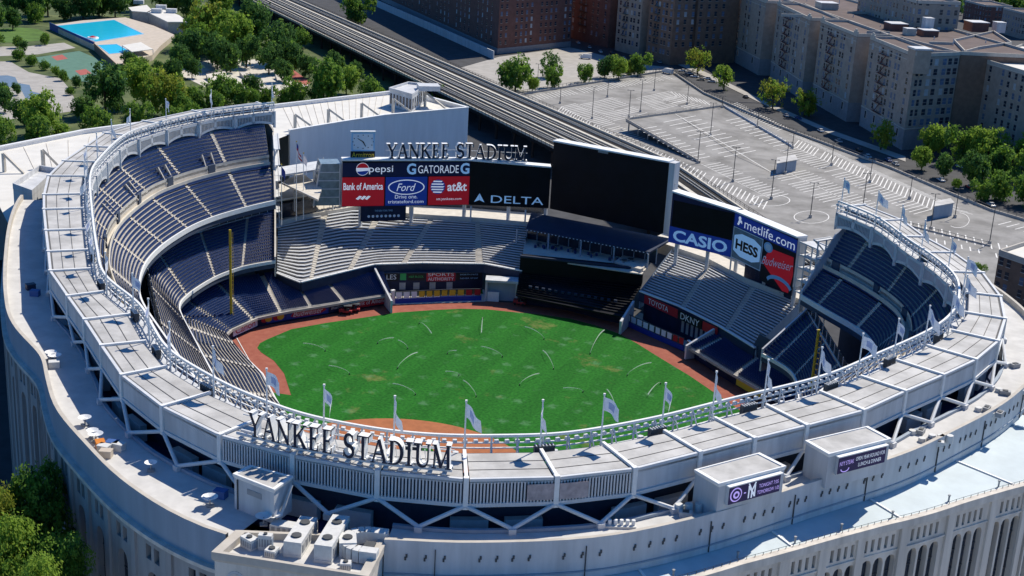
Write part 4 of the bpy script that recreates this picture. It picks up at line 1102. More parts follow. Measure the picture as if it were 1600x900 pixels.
slab('terrace_step', (*V2(at(960,408,12)), 11.8), (*V2(at(1003,420,12)), 11.8), (*V2(at(1022,396,12)), 11.8), (*V2(at(985,388,12)), 11.8), 'concrete_pale', .8)
for k, (x, y) in enumerate(((856,388),(870,390),(895,394),(958,406),(975,412),(985,410),(842,386),(925,400))):
    p = at(x, y, 11.1); t_ = thing('cafe_table', 'small dark table with stools on the restaurant terrace, '+nth(k)+' from the left', 'table', p, k*.7, 'tables on the restaurant terrace')
    b = MB(); b.tube((0, 0, 1.0), (0, 0, 1.08), .75, .75, 10); b.build('table_top', 'pole_dark', t_); b = MB(); b.tube((0, 0, 0), (0, 0, 1.0), .1); b.build('table_leg', 'pole_dark', t_)
    for s in range(3):
        a_ = s*2.1; b = MB(); b.box((math.cos(a_)*1.25, math.sin(a_)*1.25, .0), .5, .5, .75, a_); b.build('stool', 'seat_blue', t_)
# concourse behind the bleachers with low front wall
def concourse(front, back, z, zw):
    f = [V2(at(x, y, z)) for x, y in front]; k = [V2(at(x, y, z)) for x, y in back]
    b = MB(); b.face([Vector((p.x, p.y, z)) for p in f+k[::-1]]); b.build('concourse_floor', 'concrete_pale', ST)
    b = MB()
    for i in range(len(f)-1): fr = Frame(f[i], f[i+1]); b.obox(fr.p(0, z-2, -.3), fr.u*fr.w, fr.n*.3, fr.up*(2+zw))
    b.build('concourse_wall', 'concrete_pale', ST)
    b = MB()
    for i in range(len(k)-1): fr = Frame(k[i], k[i+1]); b.obox(fr.p(0, z, 0), fr.u*fr.w, fr.n*.3, fr.up*3.4)
    b.build('concourse_kiosks', 'dark_glass', ST)
concourse([(434,352),(478,341),(560,327),(640,339),(750,346),(828,353)], [(430,322),(535,312),(600,318),(740,325),(850,334)], 13.4, 1.0)
concourse([(1010,378),(1052,391),(1105,409),(1165,441),(1255,476)], [(1040,362),(1110,383),(1180,416),(1265,455)], 13.5, 1.0)
b = MB()
for (x, y) in ((436,352),(520,333),(640,340),(735,346),(820,352),(1060,394),(1140,428),(1235,466)):
    p = at(x, y, 13.4); b.bar(p, p+Vector((0, 0, 4.4)), .35)
b.build('concourse_column', 'panel_grey', ST)
# low kiosks, people-height clutter and the two-level gallery at the left end of the concourse
lg = [V2(at(x, y, 15)) for x, y in ((432,345),(545,325),(560,305),(430,312))]
slab('gallery_floor', (*V2(at(432,313,19)), 19), (*V2(at(520,297,19)), 19), (*V2(at(505,278,19)), 19), (*V2(at(432,288,19)), 19), 'concrete_pale', .5)
slab('gallery_floor', (*V2(at(440,285,23)), 23), (*V2(at(497,312,23)), 23), (*V2(at(503,294,23)), 23), (*V2(at(470,268,23)), 23), 'concrete_pale', .5)
slab('gallery_floor', (*V2(at(430,275,26)), 26), (*V2(at(512,262,26)), 26), (*V2(at(505,250,26)), 26), (*V2(at(430,262,26)), 26), 'panel_grey', .5)
b = MB()
for (x, y, z, h) in ((432,313,19,7),(460,308,19,7),(490,302,19,7),(518,297,15,6),(505,278,19,6),(470,283,19,7)): 
    p = at(x, y, z); b.bar(p-Vector((0, 0, 4)), p+Vector((0, 0, h)), .28)
for (a, c, z) in (((432,313),(520,297),20.1),((440,285),(497,312),24.1),((430,275),(512,262),27.1)):
    b.bar(at(*a, z), at(*c, z), .12); b.bar(at(*a, z-.5), at(*c, z-.5), .1)
b.build('gallery_rails', 'white_steel', ST)
gf = Frame(V2(at(430,345,15)), V2(at(540,325,15))); b = MB(); b.obox(gf.p(0, 13.4, -6), gf.u*gf.w*.75, gf.n*.4, gf.up*4); b.build('gallery_backwall', 'dark_glass', ST)
for k in range(7):
    x, y = 488+k*9, 330-k*1.6; p = at(x, y, 13.5); t_ = thing('picnic_umbrella', 'dark folded parasol on the left-field concourse, '+nth(k)+' of the row', 'parasol', p, 0, 'dark parasols on the left-field concourse')
    b = MB(); b.tube((0, 0, 0), (0, 0, 2.6), .06); b.build('pole', 'white_steel', t_)
    b = MB(); r_ = 1.3
    for j in range(8): a0, a1 = j*math.pi/4, (j+1)*math.pi/4; b.face([(r_*math.cos(a0), r_*math.sin(a0), 1.9), (r_*math.cos(a1), r_*math.sin(a1), 1.9), (0, 0, 2.6)])
    b.build('canopy', 'navy' if k % 2 else 'white_paint', t_)

# ================================================================== scoreboards
BZ = 17.7
def board(name, label, pts, z0, z1, depth=2.6, face='black_panel', topm='white_paint', tops=None):
    T_ = thing(name, label, 'scoreboard'); frs = []
    for i in range(len(pts)-1):
        fr = Frame(pts[i], pts[i+1]); za, zc = (tops[i], tops[i+1]) if tops else (z1, z1)
        b = MB(); b.cur = 0; b.face([fr.p(0, z0), fr.p(fr.w, z0), fr.p(fr.w, zc), fr.p(0, za)])
        b.build('screen_face', face, T_)
        b = MB(); A = [fr.p(0, z0, -.02), fr.p(fr.w, z0, -.02), fr.p(fr.w, zc, -.02), fr.p(0, za, -.02)]; B = [p-fr.n*depth for p in A]
        b.face(B[::-1])
        for j in range(4): k = (j+1) % 4; b.face([A[j], B[j], B[k], A[k]])
        b.build('cabinet', 'panel_grey', T_)
        b = MB(); b.bar(fr.p(0, za+.2, -depth/2+.2), fr.p(fr.w, zc+.2, -depth/2+.2), depth+.6, .4); b.build('top_catwalk', topm, T_)
        frs.append(fr)
    return T_, frs
SA, SB, SC = V2(at(534,323,BZ)), V2(at(733,320,BZ)), V2(at(857,325.5,BZ))
zb = zat(SB, 250)-.2
LB, (f1, f2) = board('left_scoreboard', 'wide dark scoreboard with coloured advert panels and letters standing on its top, left-centre field', [SA, SB, SC], BZ, zb, tops=[zat(SA, 251), zb, zat(SC, 262)])
def panel(fr, x0, x1, z0, z1, m, par, d=.05, name='advert_panel'):
    b = MB(); b.obox(fr.p(x0, z0, .0), fr.u*(x1-x0), fr.n*d, fr.up*(z1-z0)); return b.build(name, m, par)
w1 = f1.w; H1 = zb-BZ
s0 = BZ+H1*.655
o = panel(f1, 0, w1*.995, s0+.15, zb-.4, 'ad_navy', LB)
text(f1, 'pepsi', w1*.205, s0+.75, w1*.185, 2.35, 'led_white', o)
cx_, cz_, r_ = w1*.155, s0+2.2, 1.75
on_frame(f1, [ell(cx_, cz_, r_, r_, 28)], .05, 'led_white', 'roundel', o, .02)
on_frame(f1, [ell(cx_, cz_, r_*.93, r_*.93, 16, 12, 168)], .08, 'led_red', 'roundel', o, .02)
on_frame(f1, [ell(cx_, cz_, r_*.93, r_*.93, 16, 205, 345)], .08, 'led_blue', 'roundel', o, .02)
for x in (.497, .918):
    text(f1, 'G', w1*x, s0+.6, w1*.072, 3.1, 'led_sky', o, bold=.03)
text(f1, 'GATORADE', w1*.585, s0+.9, w1*.32, 2.2, 'led_white', o)
o = panel(f1, 0, w1*.325, BZ+.1, s0-.05, 'led_red', LB)
text(f1, 'Bank of America', w1*.01, BZ+H1*.37, w1*.305, H1*.16, 'led_white', o, bold=.02)
cx_, cz_ = w1*.16, BZ+H1*.18
for k in range(3): on_frame(f1, [[(cx_-1.9+k*1.2, cz_-.1), (cx_-.9+k*1.2, cz_+.75), (cx_-.2+k*1.2, cz_+.55), (cx_-1.2+k*1.2, cz_-.4)]], .05, 'led_white', 'stripe_mark', o, .03)
o = panel(f1, w1*.335, w1*.66, BZ+.1, s0-.05, 'led_blue', LB)
on_frame(f1, [ell(w1*.497, BZ+H1*.42, w1*.143, H1*.17, 36)], .05, 'led_white', 'oval_mark', o, .02)
on_frame(f1, [ell(w1*.497, BZ+H1*.42, w1*.134, H1*.15, 36)], .08, 'led_blue', 'oval_mark', o, .02)
text(f1, 'Ford', w1*.42, BZ+H1*.335, w1*.15, H1*.17, 'led_white', o, d=.14, shear=.35)
text(f1, 'Drive one.', w1*.41, BZ+H1*.165, w1*.175, H1*.085, 'led_white', o)
text(f1, 'tristateford.com', w1*.355, BZ+H1*.06, w1*.28, H1*.075, 'led_white', o)
o = panel(f1, w1*.67, w1*.995, BZ+.1, s0-.05, 'led_red', LB)
cx_, cz_ = w1*.745, BZ+H1*.42
on_frame(f1, [ell(cx_, cz_, 2.05, 2.05, 28)], .05, 'led_blue', 'globe_mark', o, .02)
for k in range(5):
    z_ = cz_-1.5+k*.75; h_ = math.sqrt(max(.1, 2.05**2-(z_-cz_)**2)); on_frame(f1, [[(cx_-h_*.95, z_-.12), (cx_+h_*.7, z_-.22), (cx_+h_*.9, z_+.16), (cx_-h_*.9, z_+.24)]], .08, 'led_white', 'globe_stripe', o, .02)
text(f1, 'at&t', w1*.82, BZ+H1*.32, w1*.155, H1*.2, 'led_white', o, bold=.02)
text(f1, 'att.yankees.com', w1*.735, BZ+H1*.1, w1*.2, H1*.075, 'led_white', o)
w2 = f2.w
text(f2, 'DELTA', w2*.27, BZ+.9, w2*.66, 2.1, 'led_sky', LB)
on_frame(f2, [[(w2*.06, BZ+.9), (w2*.125, BZ+3.4), (w2*.125, BZ+1.5)], [(w2*.19, BZ+.9), (w2*.127, BZ+3.4), (w2*.127, BZ+1.5)]], .05, 'led_sky', 'triangle_mark', LB, .02)
# legs and small navy board below
for fr, u in ((f1, .15), (f1, .55), (f1, .97), (f2, .5), (f2, .97)): b = MB(); b.bar(fr.p(fr.w*u, 10, -1.2), fr.p(fr.w*u, BZ, -1.2), .8); b.build('support_post', 'panel_grey', LB)
sb0, sb1 = V2(at(564,343,14.2)), V2(at(634,341,14.2)); fs_ = Frame(sb0, sb1)
SL = thing('out_of_town_board', 'small navy score board with a row of pale roundels under the left scoreboard', 'scoreboard')
b = MB(); b.obox(fs_.p(0, 13.6, -.8), fs_.u*fs_.w, fs_.n*.8, fs_.up*4.2); b.build('board_body', 'navy', SL)
on_frame(fs_, [ell(fs_.w*(.17+.095*k), 15.0, .38, .38, 10) for k in range(8)], .0, 'ad_white', 'roundels', SL, .04)
text(fs_, 'THE NEW YORK TIMES', fs_.w*.3, 16.3, fs_.w*.4, .5, 'ad_sky', SL)
# letters on top
top = [Frame(f1.p(w1*.34, 0, -.9), f1.p(w1, 0, -.9), zb+.7), Frame(f2.p(0, 0, -.9), f2.p(w2*.70, 0, -.9), zb+.5)]
LS = thing('rooftop_letters', 'big serif capitals YANKEE STADIUM standing on the left scoreboard', 'sign')
serif_sign(top, 'YANKEE STADIUM', 4.0, LS, 1.5, 'letter_dark', 'white_paint')
b = MB()
for fr in top: b.bar(fr.p(0, -.3, 0), fr.p(fr.w, -.3, 0), .5, .35); b.bar(fr.p(0, 1.9, -.9), fr.p(fr.w, 1.9, -.9), .14)
b.build('letter_frame', 'white_steel', LS)
# square clock with a black name strip
kp0, kp1 = f1.p(w1*.075, 0, -2.2), f1.p(w1*.255, 0, -2.2); fk = Frame(kp0, kp1, 0)
CK = thing('board_clock', 'square white clock over a black strip with yellow lettering on the left scoreboard', 'clock')
z0 = zb+.4
b = MB(); b.obox(fk.p(0, z0+1.9, -.5), fk.u*fk.w, fk.n*.5, fk.up*5.2); b.build('clock_face', 'ad_sky', CK)
b = MB(); b.obox(fk.p(.45, z0+2.3, 0), fk.u*(fk.w-.9), fk.n*.06, fk.up*4.4); b.build('dial', 'ad_white', CK)
c_ = (fk.w/2, z0+4.5)
on_frame(fk, stroke([c_, (c_[0]+.7, c_[1]-1.3)], .35, .2)+stroke([c_, (c_[0]-1.5, c_[1]+.9)], .3, .15), .07, 'ad_black', 'hands', CK, .05)
on_frame(fk, [rect(c_[0]+2.2*math.sin(R(a))*1.25-.12, c_[1]+1.8*math.cos(R(a))-.12, c_[0]+2.2*math.sin(R(a))*1.25+.12, c_[1]+1.8*math.cos(R(a))+.12) for a in range(0, 360, 30)], .07, 'ad_navy', 'hour_marks', CK, .04)
b = MB(); b.obox(fk.p(-.1, z0, -.5), fk.u*(fk.w+.2), fk.n*.6, fk.up*1.85); o = b.build('name_strip', 'ad_black', CK); text(fk, 'Armitron', .2, z0+.25, fk.w-.4, 1.4, 'ad_yellow', o, d=.13)
b = MB(); b.obox(fk.p(-.2, z0+7.1, -.8), fk.u*(fk.w+.4), fk.n*1.0, fk.up*.25); b.build('clock_cap', 'white_paint', CK)
# centre screen
SD, SE = V2(at(859,326,BZ)), V2(at(1036,365,BZ))
BS, (f3,) = board('main_screen', 'huge blank black video screen with a white top edge in centre field', [SD, SE], BZ, 0, 2.6, tops=[zat(SD, 221), zat(SE, 254)])
b = MB(); zt = zat(SE, 254); b.obox(f3.p(f3.w, BZ, -3.0), f3.u*1.6, f3.n*2.9, f3.up*(zt-BZ)); b.build('side_pier', 'panel_grey', BS)
b = MB(); b.obox(f3.p(f3.w*.4, zat(SD, 221)-.6, -1), f3.u*3, f3.n*1.2, f3.up*1.0); b.build('top_box', 'pole_grey', BS)
b = MB()
for fr, u in ((f3, .05), (f3, .95)):
    for k in range(7): b.bar(fr.p(fr.w*u+(-2.4 if u < .5 else 2.2), BZ+2*k, -1.2), fr.p(fr.w*u+(-1.2 if u < .5 else 3.4), BZ+1.5+2*k, -1.2), .3)
b.build('side_lattice', 'pole_grey', BS)
# right board
SG, SH, SJ = V2(at(1044,378,BZ)), V2(at(1142,402,BZ)), V2(at(1238,449,BZ))
zg, zh, zj = zat(SG, 300), zat(SH, 331), zat(SJ, 372)
RB, (f4, f5) = board('right_scoreboard', 'dark curved scoreboard with coloured advert panels in right-centre field', [SG, SH, SJ], BZ, 0, 2.6, 'ad_navy', tops=[zg, zh, zj])
w4, w5 = f4.w, f5.w; H = 11.5
panel(f4, w4*.03, w4*.98, BZ+4.4, min(zg, zh)-.5, 'black_panel', RB, name='blank_screen')
o = panel(f4, 0, w4*.99, BZ+.05, BZ+4.3, 'led_blue', RB)
text(f4, 'CASIO', w4*.07, BZ+.7, w4*.86, 3.0, 'led_sky', o, bold=.03)
zt5 = min(zh, zj)-.3
o = panel(f5, 0, w5*.995, zt5-3.1, zt5, 'led_blue', RB)
text(f5, 'metlife.com', w5*.17, zt5-2.7, w5*.80, 2.3, 'led_white', o)
on_frame(f5, [ell(w5*.085, zt5-.8, .55, .5, 12), [(w5*.05, zt5-2.5), (w5*.075, zt5-1.2), (w5*.12, zt5-1.2), (w5*.13, zt5-2.0), (w5*.10, zt5-1.7), (w5*.075, zt5-2.6)]], .05, 'led_white', 'figure_mark', o, .02)
zq = zt5-3.3
o = panel(f5, w5*.0, w5*.49, BZ+.1, zq, 'glass_green', RB)
on_frame(f5, [rect(w5*.0, BZ+.1, w5*.49, BZ+.3), rect(w5*.0, zq-.2, w5*.49, zq), rect(0, BZ+.3, .2, zq-.2), rect(w5*.49-.2, BZ+.3, w5*.49, zq-.2)], .05, 'ad_white', 'panel_border', o, .02)
cx_, cz_ = w5*.245, (BZ+.1+zq)/2
on_frame(f5, [[(cx_-w5*.22, cz_-1.9), (cx_-w5*.1, cz_-2.9), (cx_+w5*.1, cz_-2.9), (cx_+w5*.22, cz_-1.9), (cx_+w5*.225, cz_+1.9), (cx_+w5*.1, cz_+2.9), (cx_-w5*.1, cz_+2.9), (cx_-w5*.22, cz_+1.9)]], .05, 'led_sky', 'shield_mark', o, .02)
text(f5, 'HESS', cx_-w5*.185, cz_-1.3, w5*.37, 2.6, 'ad_black', o, d=.14, bold=.04)
o = panel(f5, w5*.5, w5*.995, BZ+.1-2.2, zq, 'ad_black', RB)
on_frame(f5, [[(w5*.50, cz_-1.4), (w5*.62, cz_+2.6), (w5*.97, cz_+3.0), (w5*.99, cz_-1.2), (w5*.95, BZ-1.8), (w5*.86, BZ-2.0)]], .05, 'led_red', 'bow_mark', o, .02)
on_frame(f5, [ell(w5*.58, zq-1.4, w5*.07, 1.25, 20)], .08, 'ad_sky', 'roundel', o, .02)
on_frame(f5, [ell(w5*.58, zq-1.4, w5*.045, .8, 20)], .11, 'ad_white', 'roundel', o, .02)
on_frame(f5, stroke(arc(w5*.80, BZ-1.4, w5*.19, 2.0, 165, 15), .9), .1, 'ad_sky', 'ribbon', o, .02)
text(f5, 'Budweiser', w5*.5, cz_-2.0, w5*.48, 2.1, 'ad_white', o, d=.15, shear=.4, rise=1.6)
for fr, u in ((f4, .1), (f4, .6), (f5, .02), (f5, .5), (f5, .97)): b = MB(); b.bar(fr.p(fr.w*u, 9, -1.4), fr.p(fr.w*u, BZ, -1.4), .8); b.build('support_post', 'panel_grey', RB)
sb0, sb1 = V2(at(1162,434,13.6)), V2(at(1234,468,13.6)); fs_ = Frame(sb0, sb1)
SR = thing('out_of_town_board', 'small navy score board with a pale crest and dotted rows under the right scoreboard', 'scoreboard')
b = MB(); b.obox(fs_.p(0, 13.6, -.8), fs_.u*fs_.w, fs_.n*.8, fs_.up*4.1); b.build('board_body', 'navy', SR)
on_frame(fs_, [[(fs_.w*.40, 16.9), (fs_.w*.60, 16.9), (fs_.w*.59, 15.7), (fs_.w*.5, 15.1), (fs_.w*.41, 15.7)]], 0, 'ad_sky', 'crest', SR, .04)
on_frame(fs_, [rect(fs_.w*(.08+.08*k)-.15, 14.1+.6*j, fs_.w*(.08+.08*k)+.15, 14.3+.6*j) for k in range(12) for j in range(5) if not (4 <= k <= 7 and j > 1)], 0, 'navy_soft', 'digit_windows', SR, .04)
# open steel frame at the right end of the right board
b = MB(); e0 = f5.p(w5, 0, 0); fe = Frame(f5.p(w5+.6, 0, -.2), f5.p(w5+7.5, 0, -.2))
for u in (0, 2.3, 4.6, 6.9):
    for d in (0, -4):
        b.bar(fe.p(u, 9, d), fe.p(u, 29.0, d), .28)
for z in (17.1, 20.0, 23.0, 26.0, 29.0):
    for d in (0, -4): b.bar(fe.p(0, z, d), fe.p(6.9, z, d), .25)
    b.obox(fe.p(0, z-.2, -4), fe.u*6.9, fe.n*4, fe.up*.12)
b.build('service_scaffold', 'panel_grey', RB)
# same at the left end of the left board: tapering glazed stair tower
b = MB(); fe = Frame(f1.p(-7.5, 0, -1.5), f1.p(-.3, 0, -1.5))
lo = [fe.p(0, BZ, 0), fe.p(fe.w, BZ, 0), fe.p(fe.w, BZ, -6), fe.p(0, BZ, -6)]; hi = [fe.p(2.0, BZ+11.5, 0), fe.p(fe.w, BZ+11.5, 0), fe.p(fe.w, BZ+11.5, -6), fe.p(2.0, BZ+11.5, -6)]
b.cur = 0
for i in range(4): j = (i+1) % 4; b.face([lo[i], lo[j], hi[j], hi[i]])
b.face(hi); b.cur = 1
for k in range(1, 5):
    f = k/5; b.bar(lo[0].lerp(hi[0], f)+fe.n*.05, lo[1].lerp(hi[1], f)+fe.n*.05, .25)
for i in (0, 1, 3): b.bar(lo[i], hi[i], .35)
b.build('service_tower', ['glass_green', 'panel_grey'], LB)

# ================================================================== LED boards on the huts
def ledhut(pts, label, lines, left):
    fr = Frame(pts[3], pts[2]); T_ = thing('message_board', label, 'sign')
    b = MB(); b.obox(fr.p(fr.w*.11, 37.80, .0), fr.u*fr.w*.80, fr.n*.5, fr.up*2.5); b.build('casing', 'panel_grey', T_)
    b = MB(); b.obox(fr.p(fr.w*.10, 40.30, .0), fr.u*fr.w*.82, fr.n*.75, fr.up*.14); b.build('hood', 'white_paint', T_)
    b = MB(); b.obox(fr.p(fr.w*.12, 37.90, .5), fr.u*fr.w*.78, fr.n*.06, fr.up*2.3); b.build('screen', 'ad_purple', T_)
    for t, u, z, wd, h, mm in lines: text(fr, t, fr.w*u, z, fr.w*wd, h, mm, T_, d=.6)
    left(fr, T_); return T_
def l1(fr, T_):
    cx_, cz_ = fr.w*.225, 39.05
    on_frame(fr, [ell(cx_, cz_, .95, .95, 24)], .56, 'led_lilac', 'roundel', T_, .02); on_frame(fr, [ell(cx_, cz_, .78, .78, 24)], .59, 'ad_purple', 'roundel', T_, .02)
    on_frame(fr, [ell(cx_, cz_, .5, .5, 16)], .62, 'led_lilac', 'roundel', T_, .02); on_frame(fr, [ell(cx_, cz_, .25, .25, 12)], .65, 'ad_purple', 'roundel', T_, .02)
    on_frame(fr, [rect(fr.w*.345, 38.90, fr.w*.375, 39.05)], .56, 'led_lilac', 'dash', T_, .02)
    x, s = fr.w*.40, fr.w*.13       # interlocking initials
    z0, z1 = 38.10, 40.00
    P = stroke([(x+.15*s, z0), (x+.15*s, z1-.25)], .2)+stroke([(x+.12*s, z1-.2), (x+.88*s, z0+.1)], .26)+stroke([(x+.85*s, z0+.05), (x+.85*s, z1-.25)], .2)+stroke([(x+.5*s, z0-.05), (x+.5*s, z0+1.0)], .22)+stroke([(x+.5*s, z0+.95), (x+.1*s, z1+.1)], .2)+stroke([(x+.5*s, z0+.95), (x+.9*s, z1+.1)], .2)
    on_frame(fr, P, .56, 'led_white', 'initials', T_, .02)
def l2(fr, T_): 
    cx_, cz_ = fr.w*.235, 38.50
    on_frame(fr, stroke(arc(cx_, cz_, .7, .45, 180, 360), .12), .56, 'led_lilac', 'arc_mark', T_, .02)
ledhut(h1, 'purple lit message board with a round crest and game times on the lower deck hut', [('TONIGHT 7:05', .57, 39.15, .30, .5, 'led_lilac'), ('TOMORROW 1:05', .55, 38.30, .34, .5, 'led_lilac')], l1)
ledhut(h2, 'purple lit message board advertising lunch and dinner on the upper deck hut', [('NYY STEAK', .14, 39.00, .23, .6, 'led_lilac'), ('OPEN YEAR ROUND FOR', .40, 39.20, .48, .55, 'led_white'), ('LUNCH & DINNER', .45, 38.30, .38, .55, 'led_white')], l2)

# ================================================================== letters on the front roof
def edge_pt(px, py, inset=.9):
    t = tproj(at(px, py, ZR))[0]; return FP(t, Ooff(t)-inset)
q = [edge_pt(360, 688), edge_pt(458, 712.5), edge_pt(590, 737.5), edge_pt(708, 748)]
fs_ = [Frame(q[0].lerp(q[1], .22), q[1], 43.0), Frame(q[1], q[2], 43.0), Frame(q[2], q[3], 43.0)]
LF = thing('rooftop_letters', 'big serif capitals YANKEE STADIUM standing along the near roof edge', 'sign')
serif_sign(fs_, 'YANKEE STADIUM', 3.1, LF, 1.1, 'letter_dark', 'white_paint')
b = MB(); f0 = Frame(q[0], q[1], 43.0)
for fr in [f0]+fs_[1:]:
    b.bar(fr.p(0, -.15, .35), fr.p(fr.w, -.15, .35), .22, .3); b.bar(fr.p(0, -.15, -.6), fr.p(fr.w, -.15, -.6), .22, .3)
    n_ = int(fr.w/1.5)
    for k in range(n_): b.bar(fr.p(fr.w*(k+.5)/n_, -.55, .8), fr.p(fr.w*(k+.5)/n_, -.3, -.9), .55, .16)
    b.bar(fr.p(0, 1.8, -1.1), fr.p(fr.w, 1.8, -1.1), .12)
    for k in range(n_//2): b.bar(fr.p(fr.w*(k+.5)*2/n_, -.7, -2.0), fr.p(fr.w*(k+.5)*2/n_, 1.8, -.6), .1)
b.build('letter_frame', 'white_steel', LF)

# ================================================================== flags on the roof ring
WIND = Vector((.80, -.60, 0))
def flag_mesh(w_, h_, droop, seed):
    b = MB(); r2_ = random.Random(seed); n_, m_ = 8, 4; ph = r2_.uniform(0, 6)
    G = []
    for i in range(n_+1):
        u = i/n_; row = []
        for j in range(m_+1):
            v = j/m_
            x = w_*u*(1-.25*droop); y = .34*w_*.5*math.sin(u*5.2+ph+v*.8)*u; z = -h_*v-droop*w_*.75*u**1.4+.12*math.sin(u*7+ph)*u
            row.append(Vector((x, y, z)))
        G.append(row)
    for i in range(n_):
        for j in range(m_):
            b.cur = 1 if (2 <= i <= 4 and 1 <= j <= 2) else 0
            b.face([G[i][j], G[i+1][j], G[i+1][j+1], G[i][j+1]])
    return b
flag_protos = []
for s in range(5):
    fb = flag_mesh(2.9, 1.8, (.55, .8, .35, 1.0, .65)[s], s); o = fb.build('flag', ['flag_white', 'flag_mark'], None, smooth=True); flag_protos.append(o)
pb = MB(); pb.tube((0, 0, 0), (0, 0, 7.4), .13, .09, 8); pole0 = pb.build('pole', 'white_paint', None)
bb = MB(); bb.tube((0, 0, 7.4), (0, 0, 7.65), .16, .16, 8); ball0 = bb.build('finial', 'white_paint', None)
bb = MB(); bb.obox((-.1, -.025, -.0), (1.2, 0, 0), (0, .05, 0), (0, 0, -.9)); 
em = MB()
for k in range(10): a0, a1 = k*math.pi/5, (k+1)*math.pi/5; em.face([(1.25+.45*math.cos(a0), 0, -1.1+.45*math.sin(a0)), (1.25+.45*math.cos(a1), 0, -1.1+.45*math.sin(a1)), (1.25, .0, -1.1)])
sides = {}
fnodes = [k for k in range(len(NODE))]
for i, k in enumerate(fnodes):
    t = NODE[k][0]; p = FP(t, .9, 41.0)
    side = 'far-left rim' if t < .16 else 'left rim' if t < .36 else 'near rim' if t < .66 else 'right rim' if t < .86 else 'far-right rim'
    sides[side] = sides.get(side, 0)+1; i_ = sides[side]-1
    T_ = thing('flagpole', 'white flag on a pole, '+nth(i_)+' along the '+side+' counting counter-clockwise', 'flagpole', p, 0, 'white flags round the roof rim')
    dup(pole0, T_, kids=[]); dup(ball0, T_, kids=[])
    a_ = math.atan2(WIND.y, WIND.x)+rnd.uniform(-.5, .5)
    f = dup(flag_protos[(k*3+1) % 5], T_, (0, 0, 7.2), a_, kids=[])
for o in flag_protos+[pole0, ball0]: bpy.data.objects.remove(o)
# national flag and two more on the left-field concourse
for j, (x, y, top_, mm, lab) in enumerate(((440,352,258,'flag_blue','blue flag on a tall thin pole by the left stand end'), (463,345,222,'flag_red','striped red and white national flag with blue corner on the tallest concourse pole'), (474,343,240,'flag_white','plain white flag hanging on the concourse pole right of the striped flag'))):
    p = at(x, y, 15); zt = zat(p, top_)
    T_ = thing('flagpole', lab, 'flagpole', p)
    b = MB(); b.tube((0, 0, 0), (0, 0, zt-15), .14, .08); b.build('pole', 'white_paint', T_)
    b = MB(); b.tube((0, 0, zt-15), (0, 0, zt-14.7), .17); b.build('finial', 'pole_yellow', T_)
    fb = flag_mesh(3.6, 2.3, 1.1, 20+j); n_ = 0
    if j == 1:
        k = 0
        for i in range(8):
            for jj in range(4): fb.mi[k] = 2 if (i < 3 and jj < 2) else (jj % 2); k += 1
        o = fb.build('flag', ['flag_red', 'flag_white', 'flag_blue'], T_)
    else:
        fb.mi = [0]*len(fb.mi); o = fb.build('flag', mm, T_)
    o.location = (0, 0, zt-15.3); o.rotation_euler = (0, 0, -.5)
# foul poles
for (x, y, top_, base, lab) in ((361.5,519,359,0,'tall yellow foul pole at the left end of the outfield wall'), (0,0,0,1,'tall yellow foul pole in front of the shaded right stands')):
    if base == 0: p = at(x, y, 0); zt = zat(p, top_)
    else: p = Vector((66.8, 67.4, 0)); zt = zat(p, 515)
    T_ = thing('foul_pole', lab, 'foul pole', p)
    b = MB(); b.tube((0, 0, 0), (0, 0, zt), .33, .28, 10); b.build('pole', 'pole_yellow', T_)
    b = MB(); s = 1 if base else -1
    b.bar((0, 0, zt*.18), (s*.0+.7, 0, zt*.18), .08); 
    for k in range(int(zt/1.2)): b.bar((.3, 0, 1.5+k*1.15), (.75, 0, 1.5+k*1.15), .05)
    b.bar((.75, 0, 1.5), (.75, 0, zt-.5), .05); b.build('side_screen', 'pole_yellow', T_)
    if base: 
        pass
# ================================================================== sprinklers on the grass
JETS = [(508,549,474,540),(546,585,514,575),(590,537,615,531),(655,506,674,524),(754,498,752,523),(621,576,652,554),(699,553,713,551),(785,558,752,545),(717,587,696,584),(649,617,614,603),(744,620,724,598),(812,602,842,587),(850,530,820,514),(865,577,848,551),(922,553,944,519),(980,587,1017,570),(911,613,880,610),(637,545,622,535),(1032,600,1012,620),(962,640,948,612)]
for k, (x0, y0, x1, y1) in enumerate(JETS):
    a, c = at(x0, y0, 0), at(x1, y1, 0); L = (c-a).length; h = min(1.5, L*.075); b = MB(); n_ = 10; P = []
    for i in range(n_+1):
        f = i/n_; p = a.lerp(c, f); p.z = .25+4*h*f*(1-f)*.8+(.3 if i else 0); P.append(p)
    for i in range(n_): b.tube(P[i], P[i+1], (.03+.012*i), (.03+.012*(i+1)), 5, cap=(i == n_-1))
    T_ = thing('sprinkler', 'sprinkler throwing a thin water arc, '+nth(sorted(q[0] for q in JETS).index(x0))+' from the left on the grass', 'sprinkler', a, 0, 'sprinklers watering the outfield')
    o = b.build('water_jet', 'spray', T_, loc=tuple(a)); o.location = (0, 0, 0)
    b = MB(); b.tube((0, 0, -.1), (0, 0, .35), .12); b.build('sprinkler_head', 'pole_dark', T_)
